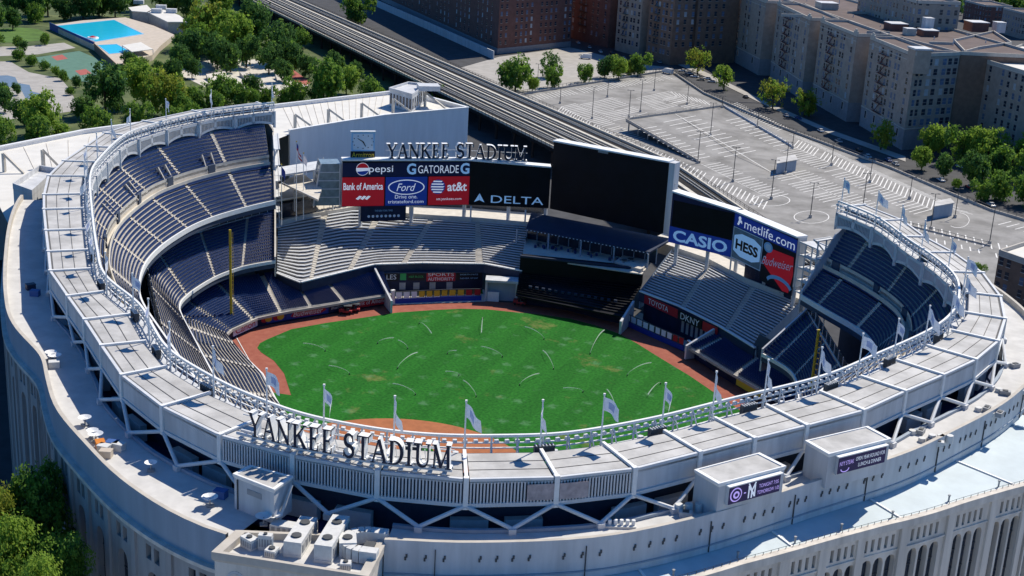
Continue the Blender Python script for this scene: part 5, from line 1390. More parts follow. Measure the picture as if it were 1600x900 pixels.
# groundskeeper carts on the track
def cart(p, rz, lab):
    T_ = thing('utility_cart', lab, 'cart', p, rz)
    b = MB(); b.box((0, 0, .45), 3.2, 1.4, .5); b.box((-1.0, 0, .95), 1.2, 1.3, .45); b.build('body', 'awning_red', T_)
    b = MB(); b.box((.6, 0, .95), .7, 1.2, .3); b.box((.25, 0, 1.2), .2, 1.2, .6); b.build('seat', 'pole_dark', T_)
    b = MB()
    for sx in (-.2, 1.3):
        for sy in (-.6, .6): b.bar((sx, sy, .9), (sx, sy, 2.1), .07)
    b.build('roof_posts', 'pole_dark', T_); b = MB(); b.box((.55, 0, 2.1), 2.0, 1.5, .1); b.build('roof', 'pole_dark', T_)
    for sx in (-1.1, 1.1):
        for sy in (-.7, .7): b = MB(); b.tube((sx, sy-.1, .35), (sx, sy+.1, .35), .35, .35, 12); b.build('wheel', 'tyre', T_)
cart(at(540, 490, 0), .5, 'dark red utility cart with a roof on the left-field warning track')
cart(at(552, 487, 0), .45, 'second utility cart parked nose to tail right of the red one on the track')
cart(at(812, 476, 0), .1, 'utility cart in the centre-field corner by the dark gate')
# ================================================================== car park
lot = [at(x, y, 0) for x, y in ((790,160),(815,148),(1044,111),(1100,148),(1200,193),(1327,240),(1390,262),(1493,306),(1549,328),(1640,352),(1900,430),(1850,560),(1560,500),(1400,440),(1250,420),(1060,345),(960,285),(860,215))]
structure(sheet('car_park', lot, -.26, 'lot_asphalt'))
structure(sheet('street', [at(x, y, 0) for x, y in ((1040,100),(1050,98),(1120,130),(1200,170),(1300,215),(1410,258),(1500,290),(1640,335),(1640,350),(1549,326),(1493,304),(1327,239),(1200,192),(1100,147))], -.24, 'asphalt'))
structure(sheet('back_lot', [at(x, y, 0) for x, y in ((720,105),(780,88),(890,73),(1000,100),(1046,104),(1040,110),(815,147))], -.25, 'pavement'))
structure(sheet('pavement', [at(x, y, 0) for x, y in ((1048,96),(1120,127),(1200,166),(1300,210),(1415,252),(1415,244),(1300,203),(1200,160),(1120,120),(1052,90))], -.10, 'pavement'))
structure(sheet('street', [at(x, y, 0) for x, y in ((470,0),(540,0),(600,40),(700,100),(760,140),(830,175),(800,165),(700,110),(600,60))], -.22, 'asphalt'))
lines = MB()
def rowticks(a, c, d, step=2.75, wd=.21, z=-.22, mb=None, zf=None):
    """painted bay lines along a-c (photo marks), each reaching by the mark offset d"""
    A, B = at(*a), at(*c); D = at(a[0]+d[0], a[1]+d[1])-A; D.z = 0; L = (B-A).length; n = int(L/step); u = (B-A).normalized()*wd/abs(math.sin(u_ang(B-A, D)))
    for k in range(n+1):
        p = A.lerp(B, k/max(1, n)); zz_ = (zf(p) if zf else z); pz = Vector((p.x, p.y, zz_)); q = p+D; qz = Vector((q.x, q.y, (zf(q) if zf else z)))
        if rnd.random() < .04: continue
        (mb or lines).face([pz-u, pz+u, qz+u, qz-u])
def u_ang(a, b):
    return math.acos(max(-.999, min(.999, (a.x*b.x+a.y*b.y)/(a.to_2d().length*b.to_2d().length))))
def lline(a, c, wd=.12, z=-.222, zf=None):
    A, B = at(*a), at(*c); n = Vector((-(B-A).y, (B-A).x, 0)).normalized()*wd
    za, zc = (zf(A), zf(B)) if zf else (z, z); A.z, B.z = za, zc; lines.face([A-n, A+n, B+n, B-n])
# ramp deck
RH = 4.6
ra, rb, rc, rd = V2(at(978,187,RH)), V2(at(1130,166,RH)), V2(at(1240,230,0)), V2(at(1094,254,0))
def rampz(p):
    e = (rb-ra).normalized(); n_ = Vector((-e.y, e.x)); f = (V2(p)-ra).dot(n_)/(rd-ra).dot(n_); return RH*(1-max(-.1, min(1.1, f)))-.15
RP = thing('parking_ramp', 'long sloping concrete parking deck rising from the middle of the car park', 'ramp')
b = MB(); P = [Vector((p.x, p.y, z)) for p, z in ((ra, RH-.2), (rb, RH-.2), (rc, rampz(rc)-.05), (rd, -.2))]; b.face(P)
b.face([p-Vector((0, 0, .7)) for p in P[::-1]]); 
for i in range(4): j = (i+1) % 4; b.face([P[i], P[i]-Vector((0, 0, .7)), P[j]-Vector((0, 0, .7)), P[j]])
b.build('ramp_deck', 'lot_asphalt', RP)
for (a, c, za, zc) in ((ra, rd, RH, 0), (rb, rc, RH, rampz(rc)+.15), (ra, rb, RH, RH)):
    b = MB(); n_ = 14
    A, B = Vector((a.x, a.y, za)), Vector((c.x, c.y, zc))
    b.bar(A+Vector((0, 0, .2)), B+Vector((0, 0, .2)), .3, .9); b.bar(A+Vector((0, 0, 1.2)), B+Vector((0, 0, 1.2)), .12)
    for k in range(n_+1): p = A.lerp(B, k/n_); b.bar(p, p+Vector((0, 0, 1.2)), .12)
    b.build('parapet', 'coping' if a is not rb else 'panel_grey', RP)
for k in range(7):
    for A, B in ((ra, rd), (rb, rc)):
        b = MB(); p = A.lerp(B, k/7); q_ = (ra+rb+rc+rd)/4; p = p.lerp(q_, .04); b.box((p.x, p.y, -.3), .5, .5, rampz(p)+.0); b.build('ramp_column', 'concrete', RP)
zr_ = lambda p: rampz(p)+.03
def at_r(px, py):
    p = at(px, py, 2)
    for _ in range(12): p = at(px, py, rampz(p)+.03)
    return p
def rticks(a, c, d, n, wd=.26):
    for k in range(n):
        x, y = lerp(a[0], c[0], k/(n-1)), lerp(a[1], c[1], k/(n-1)); p, q_ = at_r(x-d[0], y-d[1]), at_r(x+d[0], y+d[1]); u = (ra-rd).normalized().to_3d()*wd
        u.z = RH*wd/((ra-rd).length); lines.face([p-u, p+u, q_+u, q_-u])
rticks((1062,186), (1222,278), (-25, 5.0), 18); rticks((1148,186), (1222,226), (-14, 2.8), 11); rticks((1012,200), (1095,247), (-14, 2.6), 12)
p, q_ = at_r(1055, 178), at_r(1220, 278); nn = Vector((-(q_-p).y, (q_-p).x, 0)).normalized()*.16; lines.face([p-nn, p+nn, q_+nn, q_-nn])
# rows of bays
rowticks((1000,235), (1192,326), (10, -9)); lline((1095,255), (1205,310)); rowticks((1100,258), (1205,308), (26, -5))
rowticks((878,166), (985,222), (22, -5)); rowticks((878,166), (985,222), (-8, 9)); lline((878,166), (985,222))
rowticks((932,158), (985,182), (26, -6)); rowticks((932,158), (985,182), (-26, 5))
rowticks((1018,148), (1050,166), (28, -6)); rowticks((1018,148), (1050,166), (-24, 5))
rowticks((1058,150), (1110,164), (-10, -8)); rowticks((1058,150), (1100,166), (-22, 5))
rowticks((820,150), (1036,117), (14, 7)); 
rowticks((1136,162), (1215,203), (14, -4)); rowticks((1255,214), (1520,334), (-22, -5))
lline((1240,228), (1455,326)); rowticks((1240,228), (1455,326), (9, -10)); rowticks((1240,228), (1455,326), (-26, 5))
lline((1230,268), (1350,325)); rowticks((1236,270), (1350,325), (24, -5)); rowticks((1230,268), (1345,325), (-26, 5))
rowticks((1400,350), (1590,398), (0, -11)); rowticks((1400,362), (1600,412), (0, -6))
rowticks((1560,350), (1640,372), (20, -5)); lline((1388,344), (1548,384), .3)
for (x, y, rx_, ry_) in ((1205,312,30,9),(1268,338,28,10),(1497,343,18,12)):
    n_ = 22; c_ = at(x, y); R1 = [at(x+rx_*math.cos(2*math.pi*k/n_), y+ry_*math.sin(2*math.pi*k/n_)) for k in range(n_)]
    for k in range(n_):
        a, c = R1[k], R1[(k+1) % n_]; a2, c2 = a.lerp(c_, .05), c.lerp(c_, .05)
        if x < 1400 or k < 8 or k > 16: lines.face([Vector((p.x, p.y, -.221)) for p in (a, c, c2, a2)])
o = lines.build('lot_markings', 'paint_line'); o['kind'] = 'structure'
# kerb wall and fence round the lot
def fenceline(pxs, label, h=1.6, name='lot_fence', base=.9, z=-.25, m='pole_dark', mb_='coping'):
    T_ = thing(name, label, 'fence'); b = MB(); c = MB(); P = [at(x, y, 0) for x, y in pxs]
    for i in range(len(P)-1):
        fr = Frame(P[i], P[i+1]); b.obox(fr.p(0, z, -.2), fr.u*fr.w, fr.n*.4, fr.up*base)
        c.bar(fr.p(0, h), fr.p(fr.w, h), .12); n_ = max(1, int(fr.w/3))
        for k in range(n_): c.bar(fr.p(fr.w*k/n_, 0), fr.p(fr.w*k/n_, h), .14)
    b.build('kerb_wall', mb_, T_); c.build('railing', m, T_)
fenceline([(800,152),(818,147),(1040,111),(1048,111),(1100,146),(1210,194)], 'dark railed kerb wall along the back edge of the car park by the shrubs', 1.9)
fenceline([(1210,195),(1327,239),(1390,262),(1493,306),(1549,329),(1640,356)], 'dark railed kerb wall along the shaded street side of the car park', 1.5)
fenceline([(828,163),(900,205),(970,238),(1060,283),(1130,320),(1180,346)], 'thin dark railing between the elevated railway and the car park', 2.4, base=.3)
fenceline([(1388,344),(1548,384)], 'low railing on a kerb across the near corner of the car park', 1.0, base=.5)
# lamp posts
LP = [(875,161,136),(925,185,136),(949,151,122),(982.5,183,141),(1000.5,174,125),(1022,141,108),(1073.6,162.5,133),(1110,211,161),(1090,254,205.5),(1128,168,150),(1183,199,175),(1145,283,230),(1205,310,250),(1227,271,222),(1238,231,205),(1299,257.5,223),(1359,284,249),(1266,339,286),(1421,310,277),(1348,325,271),(1454,357.5,303),(1492,339,295),(1546,380,324),(965,238,212),(840,128,100)]
def lamp(T_, h):
    b = MB(); b.box((0, 0, -.3), .9, .9, 1.1); b.build('lamp_base', 'concrete', T_)
    b = MB(); b.tube((0, 0, .7), (0, 0, h), .16, .11, 8); b.build('post', 'pole_dark', T_)
    b = MB(); b.bar((-1.0, 0, h), (1.0, 0, h), .12); b.build('arm', 'pole_dark', T_)
    for s in (-1, 1): b = MB(); b.box((s*1.1, 0, h-.06), .8, .45, .2); b.build('lamp_head', 'pole_dark', T_)
for k, (x, y, tp_) in enumerate(LP):
    p = at(x, y, 0)
    if 975 < x < 1240 and x in (982.5, 1110, 1128, 1183): p = at_r(x, y)
    h = zat(p, tp_)-p.z
    T_ = thing('lamp_post', 'tall dark double-headed lamp post, '+nth(k)+' from the railway side across the car park', 'lamp post', (p.x, p.y, p.z), .4, 'lamp posts in the car park')
    T_['label'] = ' '.join(('tall dark double-headed lamp post in the car park, %s from the left' % nth(sorted(q[0] for q in LP).index(x))).split())
    lamp(T_, h)
# booths
def booth(px, z1, lab):
    P = [at(x, y, 0) for x, y in px]; T_ = thing('ticket_booth', lab, 'booth'); c = sum(P, Vector())/4
    b = MB(); b.prism(P, -.3, z1-.3); b.build('booth_wall', 'band_grey', T_); b = MB(); b.prism([p+(p-c).normalized()*.4 for p in P], z1-.3, z1, True); b.build('booth_roof', 'roof_sheet', T_)
    fr = Frame(P[0], P[1]); 
    b = MB(); b.obox(fr.p(fr.w*.06, 0, 0), fr.u*fr.w*.14, fr.n*.08, fr.up*2.4); b.build('door', 'band_grey', T_)
booth([(1212,272),(1243,266),(1240,258),(1214,263)], 4.2, 'grey flat-roofed booth between bay rows in the middle of the car park')
booth([(1456,342),(1487,336),(1482,329),(1458,334)], 4.4, 'grey flat-roofed booth at the car park exit near the street')

# ================================================================== elevated railway
VZ = 8.0
va, vb = at(395, 2, VZ), at(838, 217.5, VZ); dv = (vb-va).normalized(); nv = Vector((-dv.y, dv.x, 0))       # nv towards the car park side
wv_ = abs((at(469, 0, VZ)-va).dot(nv)); s0, s1 = -160.0, (vb-va).length+40
def vp(s, o_, z=0): q_ = va+dv*s+nv*o_; return Vector((q_.x, q_.y, VZ+z))
VI = thing('elevated_railway', 'long elevated steel railway with several pale tracks running behind the ballpark', 'railway')
for leg in (0, 1):
    if leg:            # beyond the boards the line bends a little towards the ballpark
        va = va+dv*s1; va.z -= .008; dv = Matrix.Rotation(R(-11), 3, 'Z') @ dv; nv = Vector((-dv.y, dv.x, 0)); s0, s1 = -2.0, 120.0; VZ = VZ-.008
    b = MB(); b.obox(vp(s0, 0, -1.6), dv*(s1-s0), nv*wv_, Vector((0, 0, 1.2))); b.build('track_deck', 'track_bed', VI)
    def vstrip(o0, w_, z0, h, m, name):
        b = MB(); b.obox(vp(s0, o0*wv_, z0), dv*(s1-s0), nv*w_, Vector((0, 0, h))); b.build(name, m, VI)
    vstrip(.0, .9, -.4, 1.0, 'walk_wood', 'side_walk'); vstrip(.965, .7, -.4, .8, 'walk_wood', 'side_walk')
    for o_, w_ in ((.24, .5), (.33, .9), (.55, .8), (.69, 1.5)): vstrip(o_, w_, -.4, .5, 'walk_wood', 'service_walk')
    for c_ in (.16, .455, .86):
        for s in (-.75, .75): vstrip(c_+s/wv_, .18 if c_ != .455 else .32, -.35, .45, 'rail_steel', 'rail')
    vstrip(.635, .32, -.38, .35, 'rail_steel', 'guard_rail')
    b = MB()
    for k in range(int((s1-s0)/1.7)): b.obox(vp(s0+k*1.7, .10*wv_, -.42), dv*.45, nv*wv_*.78, Vector((0, 0, .12)))
    b.build('sleepers', 'rust_steel', VI)
    b = MB()
    for o_ in (-.15, wv_+.85):
        b.bar(vp(s0, o_, 1.0), vp(s1, o_, 1.0), .1); b.bar(vp(s0, o_, .5), vp(s1, o_, .5), .08)
        for k in range(int((s1-s0)/3.5)): b.bar(vp(s0+k*3.5, o_, -.4), vp(s0+k*3.5, o_, 1.0), .1)
    b.build('railing', 'rust_steel', VI)
    for k in range(int((s1-s0)/17)):
        b = MB()
        for o_ in (1.2, wv_-1.2): q_ = vp(s0+k*17, o_); b.box((q_.x, q_.y, -.3), .8, .8, VZ-1.2)
        q0, q1 = vp(s0+k*17, .2, -1.9), vp(s0+k*17, wv_-.2, -1.9); b.bar(q0, q1, .7, .8); b.build('support_bent', 'rust_steel', VI)

# ================================================================== buildings
class Windows:
    """up to 100 separate windows on a building, the rest of them in one mesh"""
    def __init__(s, parent, limit=100): s.par = parent; s.lim = limit; s.n = 0; s.rest = MB(); s.cache = {}
    def add(s, fr, u, z, w_, h, m='dark_glass', sill='coping'):
        s.n += 1; m = rnd.choice(['dark_glass']*5+['pane_blue']*3+['pane_blind']) if m == 'dark_glass' else m
        def make(b, o):
            b.cur = 0; b.obox(o-fr.u*w_/2, fr.u*w_, fr.n*.05, fr.up*h)
            b.cur = 1; b.obox(o-fr.u*(w_/2+.12)-fr.up*.16, fr.u*(w_+.24), fr.n*.22, fr.up*.15); b.obox(o-fr.u*w_/2+fr.up*h*.48, fr.u*w_, fr.n*.09, fr.up*.09)
        o = fr.p(u, z)
        if s.n <= s.lim:
            key = (round(fr.u.x, 3), round(fr.u.y, 3), w_, h, m)
            if key not in s.cache:
                b = MB(); make(b, Vector((0, 0, 0))); x = b.build('window', [m, sill], s.par); x.location = o; s.cache[key] = x
            else: x = s.cache[key].copy(); COL.objects.link(x); x.parent = s.par; x.location = o
        else:
            make(s.rest, o); s.ms = ['dark_glass', sill, 'pane_blue', 'pane_blind']
            j = {'pane_blue': 2, 'pane_blind': 3}.get(m, 0); s.rest.mi[-18:-12] = [j]*6
    def done(s):
        if s.rest.f: o = s.rest.build('windows', s.ms, s.par); o['kind'] = 'stuff'
def roofparts(T_, poly, H, m_par='coping', m_roof='roof_tar', ht=1.1):
    c = sum((V2(p) for p in poly), Vector((0, 0)))/len(poly)
    b = MB(); b.prism(poly, H-.6, H); b.build('roof', m_roof, T_)
    b = MB(); n_ = len(poly); ar = sum(poly[i][0]*poly[(i+1) % n_][1]-poly[(i+1) % n_][0]*poly[i][1] for i in range(n_))
    Q = poly if ar > 0 else poly[::-1]
    for i in range(n_):
        fr = Frame(Q[i], Q[(i+1) % n_]); b.obox(fr.p(-.1, H-.4, -.35), fr.u*(fr.w+.2), fr.n*.45, fr.up*(ht+.4))
    b.build('parapet', m_par, T_)
HB = 38.8
K = [V2(at(x, y, HB)) for x, y in ((1429.6,88),(1360,60),(1339,56),(1282.5,33.5),(1266,31),(1215,7),(1197,4),(1124,-24))]
al = (K[7]-K[0]).normalized(); bk = Vector((-al.y, al.x))
if bk.x < 0: bk = -bk
rt = (V2(at(1503, 85, HB))-K[0]).normalized()
BA = thing('apartment_block', 'long tan brick apartment block with four street bays and red fire escapes', 'building')
FL = [9.8+4.15*i for i in range(7)]
wn = Windows(BA)
bays_ = [(K[0], K[1]), (K[2], K[3]), (K[4], K[5]), (K[6], K[7])]
DEP = 15
for i, (p, q_) in enumerate(bays_):
    d = rt if i == 0 else bk
    poly = [p, q_, q_+bk*DEP, p+d*(26 if i == 0 else DEP)]
    if i == 0: poly = [p, q_, q_+bk*DEP, p+rt*26+al*0+(bk*DEP-rt*DEP)*0]
    b = MB(); b.prism(poly, 8.6, HB-.6); b.build('brick_wall', 'brick_tan', BA); b = MB(); b.prism(poly, -.3, 8.6); b.build('stone_base', 'stone_base', BA)
    roofparts(BA, poly, HB)
    fr = Frame(q_, p); cols = [.085, .25, .32, .44, .51, .63, .70, .90]
    fr = Frame(q_, p) if Frame(q_, p).n.dot(-bk.to_3d()) > 0 else Frame(p, q_)
    b = MB(); b.obox(fr.p(-.1, 8.4, 0), fr.u*(fr.w+.2), fr.n*.3, fr.up*.45); b.build('belt_course', 'coping', BA); b = MB(); b.obox(fr.p(-.1, HB-2.6, 0), fr.u*(fr.w+.2), fr.n*.12, fr.up*.3); b.build('belt_course', 'coping', BA)
    for z in FL[::-1]:
        for c in cols: wn.add(fr, fr.w*c, z, 1.9, 2.6)
    for c in (.12, .33, .55, .86): 
        b = MB(); b.cur = 0; b.obox(fr.p(fr.w*c-1.3, 4.2, 0), fr.u*2.6, fr.n*.15, fr.up*3.6); b.cur = 1; b.obox(fr.p(fr.w*c-.8, 4.4, .15), fr.u*1.6, fr.n*.06, fr.up*3.1); b.build('base_window', ['coping', 'dark_glass'], BA)
    for fe in (.38,):
        b = MB()
        for z in FL:
            b.obox(fr.p(fr.w*fe-fr.w*.10, z-.35, 0), fr.u*fr.w*.20, fr.n*1.1, fr.up*.10); b.bar(fr.p(fr.w*fe-fr.w*.10, z+.65, 1.05), fr.p(fr.w*fe+fr.w*.10, z+.65, 1.05), .12)
            for k in range(9): b.bar(fr.p(fr.w*(fe-.10+.025*k), z-.3, 1.05), fr.p(fr.w*(fe-.10+.025*k), z+.65, 1.05), .07)
            if z < FL[-1]: b.bar(fr.p(fr.w*(fe-.06), z-.3, .7), fr.p(fr.w*(fe+.05), z+3.8, .7), .35, .12)
        mat('fire_red', (.16, .055, .05), .7, .2, 1); b.build('fire_escape', 'fire_red', BA)
    for u in (.02, .93):           # small scrolled gables on the parapet
        b = MB(); b.obox(fr.p(fr.w*u, HB+.5, -.3), fr.u*fr.w*.09, fr.n*.6, fr.up*1.6); b.obox(fr.p(fr.w*(u+.025), HB+2.0, -.25), fr.u*fr.w*.04, fr.n*.5, fr.up*.9); b.build('parapet_gable', 'coping', BA)
frR = Frame(K[0], K[0]+rt*26)
if frR.n.dot(Vector((rt.y, -rt.x, 0))) < 0: pass
b = MB(); b.obox(frR.p(0, 8.4, 0), frR.u*frR.w, frR.n*.3, frR.up*.45); b.build('belt_course', 'coping', BA)
for z in FL[::-1]:
    for c in (.10, .20, .36, .50, .68, .80, .93): wn.add(frR, frR.w*c, z, 1.5 if c < .25 else 2.1, 2.6)
b = MB(); b.box((K[0].x+bk.x*3-al.x*-2.5, K[0].y+bk.y*3+al.y*2.5, HB-7), 7, 7, 9.6, math.atan2(al.y, al.x)); b.build('corner_tower', 'brick_tan', BA)
b = MB(); b.box((K[0].x+bk.x*3+al.x*2.5, K[0].y+bk.y*3+al.y*2.5, HB+2.6), 7.8, 7.8, .7, math.atan2(al.y, al.x)); b.build('tower_cap', 'panel_grey', BA)
wn.done()
main = [K[0]+rt*15+al*6, K[7]+bk*DEP, K[7]+bk*52, K[0]+bk*62+al*6]
b = MB(); b.prism(main, -.3, HB-.5); b.build('rear_wall', 'brick_brown', BA)
roofparts(BA, main, HB+.12)
wing = [V2(at(x, y, HB)) for x, y in ((1507,84),(1528,78),(1580,70),(1552,52),(1490,66))]
b = MB(); b.prism(wing, -.3, HB-.4); b.build('side_wing', 'brick_orange', BA); roofparts(BA, wing, HB+.25)
for (x0, x1, yt, yb, m_, lab) in ((1372,1400,33,47,'brick_red',''),(1405,1421,42,55,'coping',''),(1434,1448,22,53,'panel_grey',''),(1425,1450,44,56,'brick_red',''),(1497,1525,30,48,'brick_red',''),(1545,1560,31,50,'panel_grey',''),(1264,1292,1,14,'coping','')):
    p, q_ = at(x0, yb, HB), at(x1, yb, HB); h = zat(p, yt)-HB; w_ = (q_-p).length; c = (p+q_)/2+bk.to_3d()*w_*.4
    b = MB(); b.box((c.x, c.y, HB), w_*.85, w_*.8, max(1.5, h*.8), math.atan2(al.y, al.x)); b.cur = 1; b.box((c.x, c.y, HB+max(1.5, h*.8)), w_*.9, w_*.85, .3, math.atan2(al.y, al.x)); b.build('roof_bulkhead', [m_, 'panel_grey'], BA)
b = MB()
for k in range(16):
    f = rnd.random(); g = rnd.random(); p = main[0].lerp(main[1], f*.8+.05).lerp(main[3].lerp(main[2], f*.8+.05), g*.8+.1); 
    b = MB(); b.tube((p.x, p.y, HB), (p.x, p.y, HB+rnd.uniform(1, 3.5)), .2); b.build('vent_pipe', 'hvac', BA)
for (x, y, l_) in ((1237,26,26),(1340,22,32),(1372,53,18),(1470,70,20)):
    p = at(x, y, HB); b = MB(); b.box((p.x, p.y, HB), 11, .5, 1.3, math.atan2(bk.y, bk.x)); b.build('roof_wall', 'coping', BA)
def block(name, label, poly, H, m_wall, cols, rows, base_m=None, roof='roof_tar', faces=(0,), win=(1.5, 2.2), z0=3.2, dz=4.1, bulk=0, limit=100):
    T_ = thing(name, label, 'building'); P = [V2(p) for p in poly]
    b = MB(); b.prism(P, -.3, H-.6); b.build('brick_wall', m_wall, T_); roofparts(T_, P, H, 'coping', roof)
    ar = sum(P[i].x*P[(i+1) % len(P)].y-P[(i+1) % len(P)].x*P[i].y for i in range(len(P))); wn = Windows(T_, limit)
    for fi in faces:
        a, c = P[fi], P[(fi+1) % len(P)]
        fr = Frame(a, c) if ar > 0 else Frame(c, a); n_ = cols[fi] if isinstance(cols, dict) else cols
        for r_ in range(rows)[::-1]:
            for k in range(n_):
                if (k*7+fi) % 5 == 4: continue
                wn.add(fr, fr.w*(k+.5)/n_, z0+dz*r_, win[0], win[1])
        if base_m: b = MB(); b.obox(fr.p(0, -.3, 0), fr.u*fr.w, fr.n*.25, fr.up*3.2); b.build('base_wall', base_m, T_)
    wn.done()
    for k in range(bulk):
        c = sum(P, Vector((0, 0)))/len(P); p = c.lerp(P[k % len(P)], .35); b = MB(); b.box((p.x, p.y, H), 5, 4, 3.2, .5*k); b.build('roof_bulkhead', m_wall, T_)
    return T_, P
# stepped building further along the street
KB = V2(at(1046, 101, 0)); L_ = al; 
for i, (s_, e_) in enumerate(((0, 30), (38, 66), (76, 104))):
    pass
BB = thing('apartment_block', 'dark stepped apartment block across the side street left of the tan block', 'building')
wn = Windows(BB); dB = (V2(at(905, 62, 0))-KB).normalized(); bB = Vector((-dB.y, dB.x)); bB = bB if bB.x > 0 else -bB
for i, (s_, e_) in enumerate(((0, 24), (31, 56), (64, 110))):
    p, q_ = KB+dB*s_, KB+dB*e_; poly = [p, q_, q_+bB*16, p+bB*16]
    b = MB(); b.prism(poly, -.3, 40); b.build('brick_wall', ('brick_brown', 'brick_tan', 'brick_red')[i], BB); roofparts(BB, poly, 40.6)
    fr = Frame(q_, p) if Frame(q_, p).n.dot(-bB.to_3d()) > 0 else Frame(p, q_)
    for z in FL[::-1]+[5.0]:
        for c in (.12, .3, .42, .6, .72, .9): wn.add(fr, fr.w*c, z, 1.8, 2.5)
    b = MB()
    for z in FL:
        b.obox(fr.p(fr.w*.25, z-.35, 0), fr.u*fr.w*.22, fr.n*1.1, fr.up*.1); b.bar(fr.p(fr.w*.25, z+.65, 1.0), fr.p(fr.w*.47, z+.65, 1.0), .12); b.bar(fr.p(fr.w*.27, z-.3, .7), fr.p(fr.w*.42, z+3.8, .7), .3, .1)
    b.build('fire_escape', 'pole_dark', BB)
poly = [KB+bB*14, KB+dB*112+bB*14, KB+dB*112+bB*45, KB+bB*45]; b = MB(); b.prism(poly, -.3, 40); b.build('rear_wall', 'brick_brown', BB); roofparts(BB, poly, 40.75)
p = KB; fr = Frame(p, p+bB*40); fr = fr if fr.n.dot(-dB.to_3d()) > 0 else Frame(p+bB*40, p)
for z in FL[::-1]:
    for c in (.08, .2, .33, .46, .6, .72, .85): wn.add(fr, fr.w*c, z, 1.7, 2.5)
wn.done()
# dark brick building behind the railway
c0_, c1_, c2_ = V2(at(777, 84, 0)), V2(at(891, 72, 0)), V2(at(585, -5, 0))
e1 = (c1_-c0_); e2 = (c2_-c0_)
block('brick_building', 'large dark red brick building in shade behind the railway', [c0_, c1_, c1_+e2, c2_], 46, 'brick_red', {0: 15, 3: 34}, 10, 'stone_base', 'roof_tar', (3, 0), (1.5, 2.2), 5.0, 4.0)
# retaining wall in front of it
T_ = thing('retaining_wall', 'long pale blue-grey retaining wall at the foot of the dark brick building', 'wall'); b = MB(); P = [at(x, y, 0) for x, y in ((590,10),(684,52),(772,92))]
for i in range(2): fr = Frame(P[i], P[i+1]); b.obox(fr.p(0, -.3, 0), fr.u*fr.w, fr.n*.6, fr.up*4.6)
b.build('wall_face', 'panel_grey', T_)
# white-roofed building at the right edge
P = [V2(at(x, y, 36)) for x, y in ((1535,95),(1660,132),(1680,80),(1597,72))]
block('brick_building', 'grey-brown apartment building with a bright white roof at the right edge', P, 36, 'brick_tan', {0: 12, 3: 6}, 8, 'stone_base', 'roof_white', (0, 3), (1.6, 2.4), 4.5, 4.0)
# taller block behind
p0 = V2(at(1427, 46, HB)); H_ = zat(p0, 4); 
block('brick_building', 'tan building rising just behind the roofs of the long block', [p0, p0+bk*22, p0+bk*22+al*70, p0+al*70], H_, 'brick_tan', {3: 18, 0: 6}, 12, None, 'roof_tar', (3, 0), (1.5, 2.4), 5, 4.1, 1)
# further roofs at the top right corner
for i, (x, y, w_, d_, h, m_) in enumerate(((1540,10,34,22,14,'brick_red'),(1600,22,30,20,17,'brick_tan'),(1500,-6,26,20,12,'brick_brown'))):
    p = V2(at(x, y, h)); block('brick_building', ('low dark red brick building far off at the top right', 'low tan building far off at the right edge above the white roof', 'low brown building furthest off at the top right')[i], [p, p+bk*d_, p+bk*d_+al*w_, p+al*w_], h, m_, 8, 3, None, 'roof_tar', (3, 0), limit=40)
# dark brown brick building by the right rim
P = [V2(at(x, y, 15.5)) for x, y in ((1561,396),(1680,438),(1700,400),(1610,380))]
block('brick_building', 'dark brown brick building beside the right end of the ballpark roof', P, 15.5, 'brick_brown', {0: 10, 3: 6}, 4, None, 'roof_white', (0, 3), (1.3, 2.0), 2.5, 3.4)

# ================================================================== park on the left
structure(sheet('park_ground', [at(x, y, 0) for x, y in ((-60,-20),(430,-20),(480,40),(640,140),(640,165),(430,185),(130,225),(-60,260))], -.27, 'park_ground'))
structure(sheet('lawn', [at(x, y, 0) for x, y in ((-20,46),(30,42),(60,45),(78,54),(60,63),(20,66),(-20,66))], -.22, 'lawn'))
structure(sheet('path', [at(x, y, 0) for x, y in ((-20,72),(40,72),(100,66),(118,74),(60,84),(-20,88))], -.23, 'pavement'))
structure(sheet('sports_court', [at(x, y, 0) for x, y in ((50,90),(124,79),(182,104),(226,129),(190,135),(112,124))], -.20, 'court_green'))
for px in (((80,88),(97,84.5),(106,91),(89,94)), ((117,110),(134,107),(143,114),(126,117))): structure(sheet('court_key', [at(x, y, 0) for x, y in px], -.185, 'court_red'))
structure(sheet('plaza', [at(x, y, 0) for x, y in ((-20,96),(15,95),(45,112),(95,122),(112,142),(122,172),(60,180),(-20,190))], -.21, 'pavement'))
structure(sheet('splash_mosaic', [at(x, y, 0) for x, y in ((-20,118),(12,117),(24,120),(28,129),(46,132),(50,142),(68,147),(66,153),(40,153),(34,141),(14,135),(-20,124))], -.195, 'play_blue'))
structure(sheet('skate_ground', [at(x, y, 0) for x, y in ((268,110),(300,104),(398,92),(440,104),(482,132),(470,148),(400,150),(320,135))], -.21, 'concrete_pale'))
structure(sheet('running_track', [at(x, y, 0) for x, y in ((440,100),(452,104),(486,128),(478,133),(460,126),(436,106))], -.19, 'court_red'))
